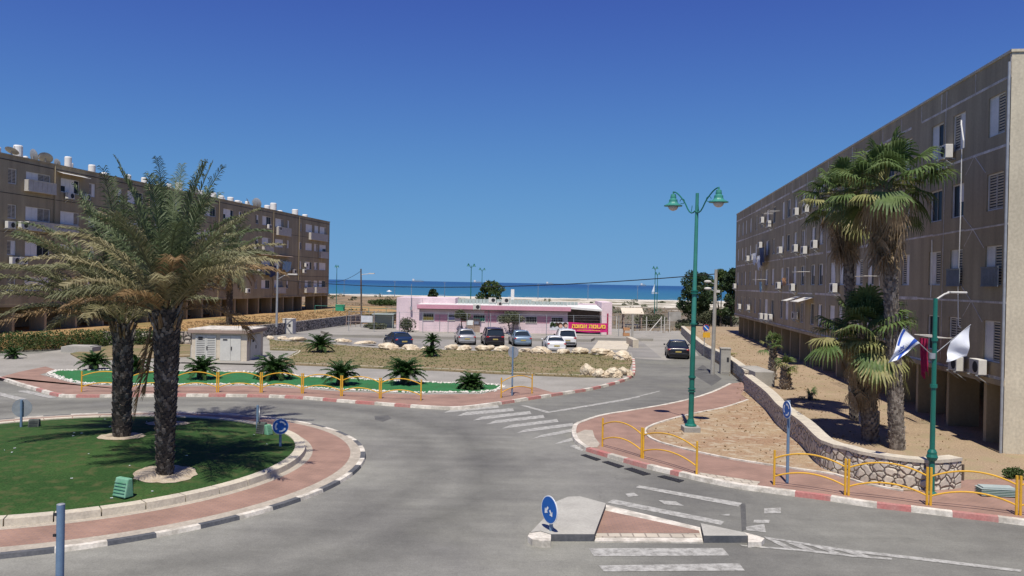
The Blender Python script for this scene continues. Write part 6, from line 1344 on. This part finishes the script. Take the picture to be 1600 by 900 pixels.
q = G(1227, 607, .2); fan_palm((q.x, q.y, .15), 1.3, .26, .10, 11, .5, .58, 25, 'small fan palm with wide spiky pale trunk, the shorter of two', dead=0, pale=.8, ns=150, out=.15, seg=14, sz=.17, low=.25)
q = G(1266, 624, .15); fan_palm((q.x, q.y, .12), .3, .10, .08, 6, .3, .45, 26, 'tiny palm seedling alone in the dry yard', dead=3, skirt=.1, ns=20, seg=14, low=.2)
q = G(1118, 566, .1); b = MB(); rr = random.Random(5)
for k in range(9): feather(b, (q.x + 2.0, q.y + 4, .2), k * .7, R(35), .8, .6, 0, rr, leaf=.3, pairs=12, wl=.04)
tag(b.build('agave_plant', [MT['fan2']]), 'small spiky yellowish plant beside the concrete pole', 'plant')
q = G(1336, 655, .15); b = MB(); b.lathe((q.x + .1, q.y - 1.2, .1), [(.42, 0), (.42, .62), (.36, .66)], 16); tag(b.build('concrete_pipe', MT['conc']), 'short upright concrete pipe behind the bushy fan palm', 'concrete pipe')

# cycads
def cycad(px, py, z, R_, H, label, n=34, seed=0, tr=.25, dr=.9):
    q = G(px, py, z); rr = random.Random(seed); r_ = empty('cycad', (q.x, q.y, z)); tag(r_, label, 'cycad', 'cycads of the planted strip'); b = MB(); b.cone((q.x, q.y, z - .05), (q.x, q.y, z + H), tr, tr * .75, 10); trunk_scales(b, (q.x, q.y, z), (q.x, q.y, z + H), tr, tr * .8, seed, 60, out=.05, sz=.12); b.build('trunk', [MT['barkd'], MT['bark']], r_)
    b = MB()
    for i in range(n):
        t = i / n; feather(b, (q.x, q.y, z + H - .03), i * 2.39996, R(82) * (1 - t) + R(0) * t + rr.uniform(-.1, .1), R_ * .9 * rr.uniform(.8, 1.1), dr * rr.uniform(.8, 1.3), 0, rr, leaf=.2 * R_, pairs=26, wl=.045, start=.06)
    b.build('crown', [MT['cyc']], r_)
for i, a in enumerate([(147, 577, .15, 1.15, .35, 'dark cycad left of the thinner palm trunk'), (213, 583, .15, 1.1, .35, 'cycad between the two palm trunks'), (315, 592, .15, 1.2, .5, 'cycad in front of the left kiosk door'), (428, 592, .15, 1.55, .5, 'wide drooping cycad right of the kiosk'), (533, 601, .15, 1.3, .5, 'cycad in the middle of the planted strip'), (632, 600, .15, 1.35, .6, 'bright upright cycad near the end of the long railing'), (736, 607, .15, 1.0, .2, 'dense rounded cycad at the right end of the planted strip'), (500, 550, .2, 1.5, .45, 'cycad alone on the median grass'), (673, 557, .2, 1.0, .25, 'lower one of the double cycad near the boulders')]):
    cycad(*a, n=60 if i == 6 else (36, 28, 32, 40, 34, 46, 0, 34, 30)[i], seed=60 + i, dr=1.3 if i == 3 else .9)
q = G(676, 557, .2); cycad(675, 556, .2, .9, 1.15, 'upper one of the double cycad, on a thin stem', n=22, seed=80, tr=.14)
cycad(20, 560, .13, .9, .2, 'small cycad at the left edge by the path', n=20, seed=81)

# ------------------------------------------------------------------ broadleaf trees, hedges
def leaves(b, c, rad, n, s_, rr, shell=.55, m=0):
    for _ in range(n):
        while True:
            d = Vector((rr.gauss(0, 1), rr.gauss(0, 1), rr.gauss(0, 1)));
            if d.length > .1: break
        d.normalize(); k = shell + (1 - shell) * rr.random() ** .6; p = Vector((c[0] + d.x * rad[0] * k, c[1] + d.y * rad[1] * k, c[2] + d.z * rad[2] * k))
        a = Vector((rr.gauss(0, 1), rr.gauss(0, 1), rr.gauss(0, 1))).normalized(); e = a.cross(Vector((rr.gauss(0, 1), rr.gauss(0, 1), rr.gauss(0, 1)))).normalized(); z = s_ * rr.uniform(.6, 1.3)
        b.add([p - a * z, p + e * z * .5, p + a * z, p - e * z * .5], [(0, 1, 2, 3)], m)
def tree(x, y, z, H, W, cb, m, label, seed, name='broadleaf_tree', nc=16, n=260, s_=.16, trunks=1, tr=.18, group=None, cat='tree'):
    rr = random.Random(seed); r_ = empty(name, (x, y, z)); tag(r_, label, cat, group); ct = MB(); cl = MB()
    for k in range(trunks):
        dx = (k - (trunks - 1) / 2) * .9; base = Vector((x + dx * .15, y, z - .1)); mid = Vector((x + dx * .7, y + rr.uniform(-.1, .1), z + cb)); ct.tube([base, base.lerp(mid, .5) + Vector((rr.uniform(-.1, .1), 0, 0)), mid], [tr, tr * .8, tr * .6], 7)
        for _ in range(5): a = rr.uniform(0, 6.28); e = mid + Vector((math.cos(a) * W * .3, math.sin(a) * W * .3, (H - cb) * rr.uniform(.3, .7))); ct.tube([mid, mid.lerp(e, .5) + Vector((0, 0, .1)), e], [tr * .5, tr * .35, tr * .12], 5)
    for k in range(nc):
        a = rr.uniform(0, 6.28); hh = rr.random(); rr_ = W / 2 * math.sqrt(rr.random()) * (.35 + .65 * math.sin(math.pi * min(1, hh * .85 + .15))) * .85
        c = (x + math.cos(a) * rr_, y + math.sin(a) * rr_, z + cb + (H - cb) * (.08 + .82 * hh)); s2 = W * rr.uniform(.15, .25); leaves(cl, c, (s2, s2, s2 * .7), n, s_, rr)
    ct.build('trunk', MT['wood'], r_); cl.build('crown', m, r_); return r_
def P3(px, py, Y): return atY(px, py, Y)
for (px, pt, pb, Y, W, cbf, m, l, sd_, nc_, n_, tk) in [
    (1086, 417, 489, 118, 5.4, .18, 'leafd', 'large dark pine-like tree behind the green lamp post', 101, 26, 300, 1), (1103, 421, 487, 128, 4.2, .2, 'leafd', 'dark tree right behind the first pine-like tree', 102, 18, 260, 1),
    (1128, 418, 487, 122, 3.6, .15, 'leaf', 'tall narrow tree behind the concrete utility pole', 103, 20, 260, 1), (1144, 414, 487, 116, 3.8, .2, 'leafd', 'dark tree touching the far corner of the right block', 104, 20, 260, 1)]:
    t = P3(px, pt, Y); g = P3(px, pb, Y); z = terr(t.x, Y) + .05; tree(t.x, Y, z, t.z - z, W, (t.z - z) * cbf, MT[m], l, sd_, nc=nc_, n=n_, s_=.17, group='trees beyond the side road')
t = P3(770, 442, 118); tree(t.x, 118, -.1, t.z + .1, 5.2, 1.2, MT['leaf'], 'round green tree behind the roof of the pink building', 105, nc=20, n=260, s_=.2)
t = P3(677, 450, 140); tree(t.x, 140, -.3, t.z + .3, 2.6, 1.4, MT['leafd'], 'sparse dark tree behind the left half of the pink building', 106, nc=10, n=130, s_=.2)
t = P3(720, 486, 88); tree(t.x, 89.6, .28, t.z - .28, 1.9, 1.45, MT['leafg'], 'small topiary tree clipped to a ball behind the silver car', 107, nc=12, n=240, s_=.09, tr=.08)
t = P3(797, 489, 88); tree(t.x + .1, 89.6, .28, t.z - .28, 2.7, 1.25, MT['leafg'], 'twin trunk tree clipped to a crown above the light blue car', 108, nc=16, n=240, s_=.09, trunks=2, tr=.08)
def bush(x, y, z, W, D_, H, m, label, seed, n=500, s_=.1, group=None, name='shrub', cat='shrub'):
    rr = random.Random(seed); b = MB()
    for k in range(7): leaves(b, (x + rr.uniform(-.32, .32) * W, y + rr.uniform(-.3, .3) * D_, z + H * rr.uniform(.35, .6)), (W * .3, D_ * .3, H * .42), n // 7 + 40, s_, rr)
    r_ = empty(name, (x, y, z)); tag(r_, label, cat, group); b.build('foliage', m, r_); b = MB()
    for k in range(5): b.cone((x + rr.uniform(-.1, .1), y, z - .05), (x + rr.uniform(-.3, .3) * W, y + rr.uniform(-.2, .2) * D_, z + H * .6), .03, .015, 5)
    b.build('stem', MT['wood'], r_)
q = G(637, 519, .28); bush(q.x, q.y + .2, .28, 1.7, 1.4, 1.75, MT['leafg'], 'rounded grey-green bush at the left corner of the pink building', 120, n=900)
q = G(590, 517, .1); bush(q.x, q.y, .1, 2.0, 1.3, 1.0, MT['leafg'], 'low bush beside the notice board', 121, n=700)
q = G(572, 515, .1); bush(q.x, q.y + 1, .05, 1.3, 1.0, .8, MT['leafg'], 'small bush under the notice board', 122)
q = G(1022, 512, -.05); bush(q.x, q.y + 3, -.1, 4.3, 3, 2.2, MT['leafg'], 'wide grey bush behind the fence at the end of the side road', 123, n=1500, s_=.14)
q = G(1583, 748, .1); bush(q.x, q.y, .08, .75, .6, .42, MT['leaf'], 'small green bush at the right edge near the sunlit wall', 124, n=700, s_=.04)
for i, (px, Y, W, H, m, l) in enumerate([(1100, 128, 5, 2.4, 'leafg', 'cactus-like scrub bush left of the pole'), (1116, 126, 5, 2.6, 'leafg', 'cactus-like scrub bush behind the pole'), (1134, 124, 4, 2.0, 'leafg', 'cactus-like scrub bush near the block corner'), (1074, 118, 3, 1.3, 'leafg', 'small scrub bush left of the pine trunk'), (1068, 112, 2.0, .9, 'leafg', 'tiny scrub bush by the concrete structure')]):
    t = P3(px, 480, Y); bush(t.x, Y, -.1, W, 2.5, H, MT[m], l, 130 + i, n=1300, s_=.16, group='scrub bushes beyond the side road')
q = P3(820, 480, 112); bush(q.x, 112, -.1, 7.0, 2, 3.9, MT['leafg'], 'grey-green bush line behind the pink building roof', 140, n=1300, s_=.16)
for i, (px, Y, W, H, l) in enumerate([(548, 130, 5, 1.7, 'dark bush beside the green bin'), (660, 190, 12, 2.2, 'green bush band left of the sparse tree'), (700, 190, 12, 2.4, 'green bush band behind the taller green lamp'), (615, 210, 12, 1.8, 'green bush band at the left of the field'), (735, 170, 8, 2.0, 'green bush left of the round tree')]):
    t = P3(px, 470, Y); bush(t.x, Y, terr(t.x, Y) - .1, W, 4, H, MT['leaf' if i else 'leafd'], l, 150 + i, n=1500, s_=.25, group='bushes in the scrub field')
# hedge
HL = dense([Vector((-47, 59.2, 0)), Vector((-42, 59.6, 0)), Vector((-38, 61.2, 0)), Vector((-33.5, 66.6, 0)), Vector((-29.0, 68.4, 0))], .25)
HP = lambda t: HL[min(len(HL) - 1, int(t * (len(HL) - 1)))]
rr = random.Random(9); b = MB(); x = -58
for k in range(40):
    t = k / 39; p = HP(t); leaves(b, (p.x, p.y - .2, .75 + rr.uniform(-.1, .15)), (.85, .9, .75), 330, .085, rr, shell=.7)
hr = empty('hedge', (-38, 61, .1)); tag(hr, 'clipped green hedge in front of the left block', 'hedge'); b.build('foliage', MT['leaf'], hr)
b = MB()
for k in range(30): p = HP(k / 29); b.cone((p.x, p.y, 0), (p.x + rr.uniform(-.2, .2), p.y, .9), .04, .02, 5)
b.build('stem', MT['wood'], hr)

# scattered ground cover (one object each)
def tufts(name, pts, m, label, s=(.05, .16), nb=7):
    rr = random.Random(len(pts)); b = MB()
    for (x, y, z, k) in pts:
        for _ in range(nb):
            a = rr.uniform(0, 6.28); h_ = rr.uniform(*s) * k; l_ = rr.uniform(.3, .9) * h_; w_ = .012 + .10 * h_; ox, oy = rr.uniform(-.06, .06) * k, rr.uniform(-.06, .06) * k
            b.add([(x + ox - math.sin(a) * w_, y + oy + math.cos(a) * w_, z), (x + ox + math.sin(a) * w_, y + oy - math.cos(a) * w_, z), (x + ox + math.cos(a) * l_, y + oy + math.sin(a) * l_, z + h_)], [(0, 1, 2)])
    return tag(b.build(name, m), label, 'grass', kind='stuff')
def inpoly(x, y, P):
    c = False; n = len(P); j = n - 1
    for i in range(n):
        if (P[i][1] > y) != (P[j][1] > y) and x < (P[j][0] - P[i][0]) * (y - P[i][1]) / (P[j][1] - P[i][1]) + P[i][0]: c = not c
        j = i
    return c
def scatter(P, n, z, seed, k=(1, 1), den=None):
    rr = random.Random(seed); xs = [p[0] for p in P]; ys_ = [p[1] for p in P]; out = []; tries = 0
    while len(out) < n and tries < n * 20:
        tries += 1; x = rr.uniform(min(xs), max(xs)); y = rr.uniform(min(ys_), max(ys_))
        if not inpoly(x, y, P): continue
        if den and rr.random() > den(x, y): continue
        out.append((x, y, z((x, y)) if callable(z) else z, rr.uniform(*k)))
    return out
wv = lambda x, y: .5 + .5 * math.sin(x * .8 + 1.3 * math.sin(y * .5)) * math.sin(y * 1.1 + x * .3)
MP = GP(med, .2); tufts('median_weeds', scatter(MP, 2400, .2, 1, (.35, .8), wv), MT['fan2'], 'low dry weeds over the median')
tufts('green_weeds', scatter(MP, 1000, .2, 2, (.3, .7), lambda x, y: 1 - wv(x, y)), MT['leaf'], 'low green weeds over the median')
tufts('soil_weeds', scatter([(p.x, p.y) for p in PB], 150, .14, 3, (.2, .5)), MT['fr3'], 'dry straw bits on the soil patch')
yard = [(9, 30), (13, 24.6), (17.5, 25), (18.2, 30), (26, 97), (22, 103), (14, 50)]
tufts('yard_straw', [p for p in scatter(yard, 900, lotz, 4, (.2, .6)) if p[0] > 9.9], MT['fr3'], 'dry straw tufts on the yard before the right block')
tufts('straw_grass', scatter([(p.x, p.y) for p in pts[:3]] if False else [(-21.8, 112), (-24.8, 88.8), (-27.8, 69.8), (-33, 68.6), (-60, 61), (-38, 64), (-29, 128), (-20, 126)], 2400, 1.08, 5, (.5, 1.3)), MT['fr3'], 'long straw coloured grass below the left block')
fld = [(-60, 150), (-28, 112), (-20, 100), (60, 104), (140, 240), (-120, 240)]
tufts('field_grass', scatter(fld, 5000, lambda p: terr(*p), 6, (1.5, 3.5)), MT['fr3'], 'tall dry grass over the field by the sea', nb=5)
rr = random.Random(17); b = MB()
for k in range(260):
    Y = rr.uniform(108, 330); X = rr.uniform(-.55, .45) * Y
    if X < -22 and Y < 150: continue
    if math.sin(X * .05 + 1) * math.sin(Y * .06) < rr.uniform(-.6, .5) and X < 10: continue
    s_ = rr.uniform(.7, 2.0); leaves(b, (X, Y, terr(X, Y) + s_ * .2), (s_, s_, s_ * .45), 46, .14 + Y * .0009, rr)
tag(b.build('scrub', MT['leafg']), 'low grey-green scrub over the field and dunes', 'scrub', kind='stuff')

# ------------------------------------------------------------------ small things on the lawn and footway
def floodlight(px, py, w_, h_, m, rz, label, z=None, tilt=0):
    q = G(px, py, .3); zz = islz(q); q = G(px, py, zz); r_ = empty('floodlight', (q.x, q.y, zz), rz); tag(r_, label, 'floodlight', 'floodlights on the roundabout lawn')
    b = MB(); b.add([(-w_ / 2, -.12, .0), (w_ / 2, -.12, 0), (w_ / 2, .16, 0), (-w_ / 2, .16, 0), (-w_ / 2, -.02, h_), (w_ / 2, -.02, h_), (w_ / 2, .12, h_), (-w_ / 2, .12, h_)], [(0, 3, 2, 1), (4, 5, 6, 7), (0, 1, 5, 4), (1, 2, 6, 5), (2, 3, 7, 6), (3, 0, 4, 7)]); bevel(localbuild(b, 'housing', m, r_), .025)
    b = MB(); b.box2(-w_ / 2 + .04, w_ / 2 - .04, .165, .175, .05, h_ * .85); localbuild(b, 'glass', MT['dark'], r_)
    b = MB()
    for k in range(5): b.box2(-w_ / 2 + .03, w_ / 2 - .03, -.135 + .016 * k, -.125 + .016 * k, .04 + h_ * .17 * k, .06 + h_ * .17 * k)
    localbuild(b, 'cooling_fin', m, r_)
MT['grey_d'] = mat('dark_grey_housing', (.06, .07, .065), (.10, .11, .10), scale=5); MT['pgreen'] = mat('pale_green_plastic', (.13, .33, .20), (.20, .38, .27), scale=4, fine=.12, rough=.5)
floodlight(53, 669, .36, .32, MT['grey_d'], R(10), 'dark floodlight box beside the left sign post on the lawn')
floodlight(408, 678, .34, .42, MT['grey_d'], R(-20), 'worn grey floodlight by the far rim of the lawn')
floodlight(419, 679, .26, .36, MT['pgreen'], R(60), 'green floodlight half next to the worn grey one')
floodlight(191, 776, .46, .48, MT['pgreen'], R(-25), 'pale green plastic floodlight near the nearest palm')
q = G(1562, 777, .12); r_ = empty('storage_box', (q.x, q.y, .12), R(-6)); tag(r_, 'pale green ribbed plastic box lying on the footway', 'box')
b = MB(); b.box2(-.48, .48, 0, .42, 0, .22); bevel(localbuild(b, 'body', MT['pgreen'], r_), .05); b = MB()
for k in range(5): b.box2(-.5, .5, -.02, .44, .03 + k * .045, .045 + k * .045)
b.box2(-.44, .44, .03, .39, .22, .27); bevel(localbuild(b, 'ribs', MT['sheetm'], r_), .008)
q = G(1505, 752, .1); b = MB(); b.box2(q.x - .03, q.x + .03, q.y, q.y + .05, 0, .62); tag(b.build('wooden_stake', MT['wood']), 'short dark stake at the end of the rubble wall', 'stake')
b = MB(); rr = random.Random(3)
for k in range(26):
    a = rr.uniform(0, 6.28); r2 = 6.6 * math.sqrt(rr.random()); p = (RC.x + r2 * math.cos(a), RC.y + r2 * math.sin(a)); s_ = rr.uniform(.015, .04); b.box(p[0], p[1], islz(p) + .02, s_ * 2, s_, .01, rr.uniform(0, 3))
tag(b.build('litter', MT['signw']), 'scraps of paper litter on the lawn', 'litter', kind='stuff')

# ------------------------------------------------------------------ ships and beach
def ship(px, Y, Lm, label, hull, kind='ship', hh=8):
    h_ = 441.3 + (px - 800) * .019; q = atY(px, h_, Y); z = -3.0; r_ = empty(kind, (q.x, Y, z)); tag(r_, label, kind.replace('_', ' '), 'ships on the horizon'); x = q.x
    b = MB(); b.prism([(x - Lm / 2, Y - 6), (x + Lm / 2 - 12, Y - 6), (x + Lm / 2, Y), (x + Lm / 2 - 12, Y + 6), (x - Lm / 2, Y + 6)], z, z + hh); b.build('hull', hull, r_)
    b = MB(); b.box2(x - Lm / 2 + 4, x - Lm / 2 + 22, Y - 5, Y + 5, z + hh, z + hh + 16); b.build('bridge_house', MT['white'], r_)
    b = MB()
    for k in range(4): b.box2(x - Lm / 4 + k * Lm * .16, x - Lm / 4 + k * Lm * .16 + 4, Y - 2, Y + 2, z + hh, z + hh + 10)
    b.build('deck_crane', MT['sheetm'], r_)
hl = MT['bluepole']
ship(653, 7500, 110, 'cargo ship farthest left on the horizon', hl, hh=12); ship(746, 8000, 80, 'pale ship just right of the taller green lamp', hl, hh=12); ship(762, 8500, 50, 'small ship right of the pale one', hl, hh=10); ship(859, 8500, 80, 'faint ship above the light blue car', hl, hh=10); ship(1005, 8000, 60, 'ship left of the white sail', hl, hh=12)
q = atY(1023, 449, 900); r_ = empty('sailboat', (q.x, 900, -3)); tag(r_, 'white sailboat beside the twin green lamps', 'sailboat')
b = MB(); b.prism([(q.x - 3.5, 899), (q.x + 2.5, 899), (q.x + 4, 900), (q.x + 2.5, 901), (q.x - 3.5, 901)], -3, -2); b.build('hull', MT['white'], r_)
b = MB(); b.cone((q.x, 900, -2), (q.x, 900, 8), .1, .08, 5); b.build('mast', MT['metal'], r_)
b = MB(); b.add([(q.x - .2, 900, -1.2), (q.x - 3.3, 899.6, -1.2), (q.x - .2, 900, 7.8), (q.x - .2, 900.1, -1.2), (q.x - 3.3, 899.7, -1.2), (q.x - .2, 900.1, 7.8)], [(0, 1, 2), (5, 4, 3), (0, 2, 5, 3), (1, 0, 3, 4), (2, 1, 4, 5)]); b.build('sail', MT['flagw'], r_)
q = atY(608, 459, 470); b = MB(); b.cone((q.x, 470, -3), (q.x, 470, .1), .06, .06, 5); b.cone((q.x, 470, -.5), (q.x, 470, .3), 1.6, .05, 10); tag(b.build('beach_umbrella', MT['white']), 'white beach umbrella on the sand at the left', 'parasol')

# vertical positions of nothing else change after this line
for o in list(col.objects):
    for k in ('_k',):
        if k in o: del o[k]
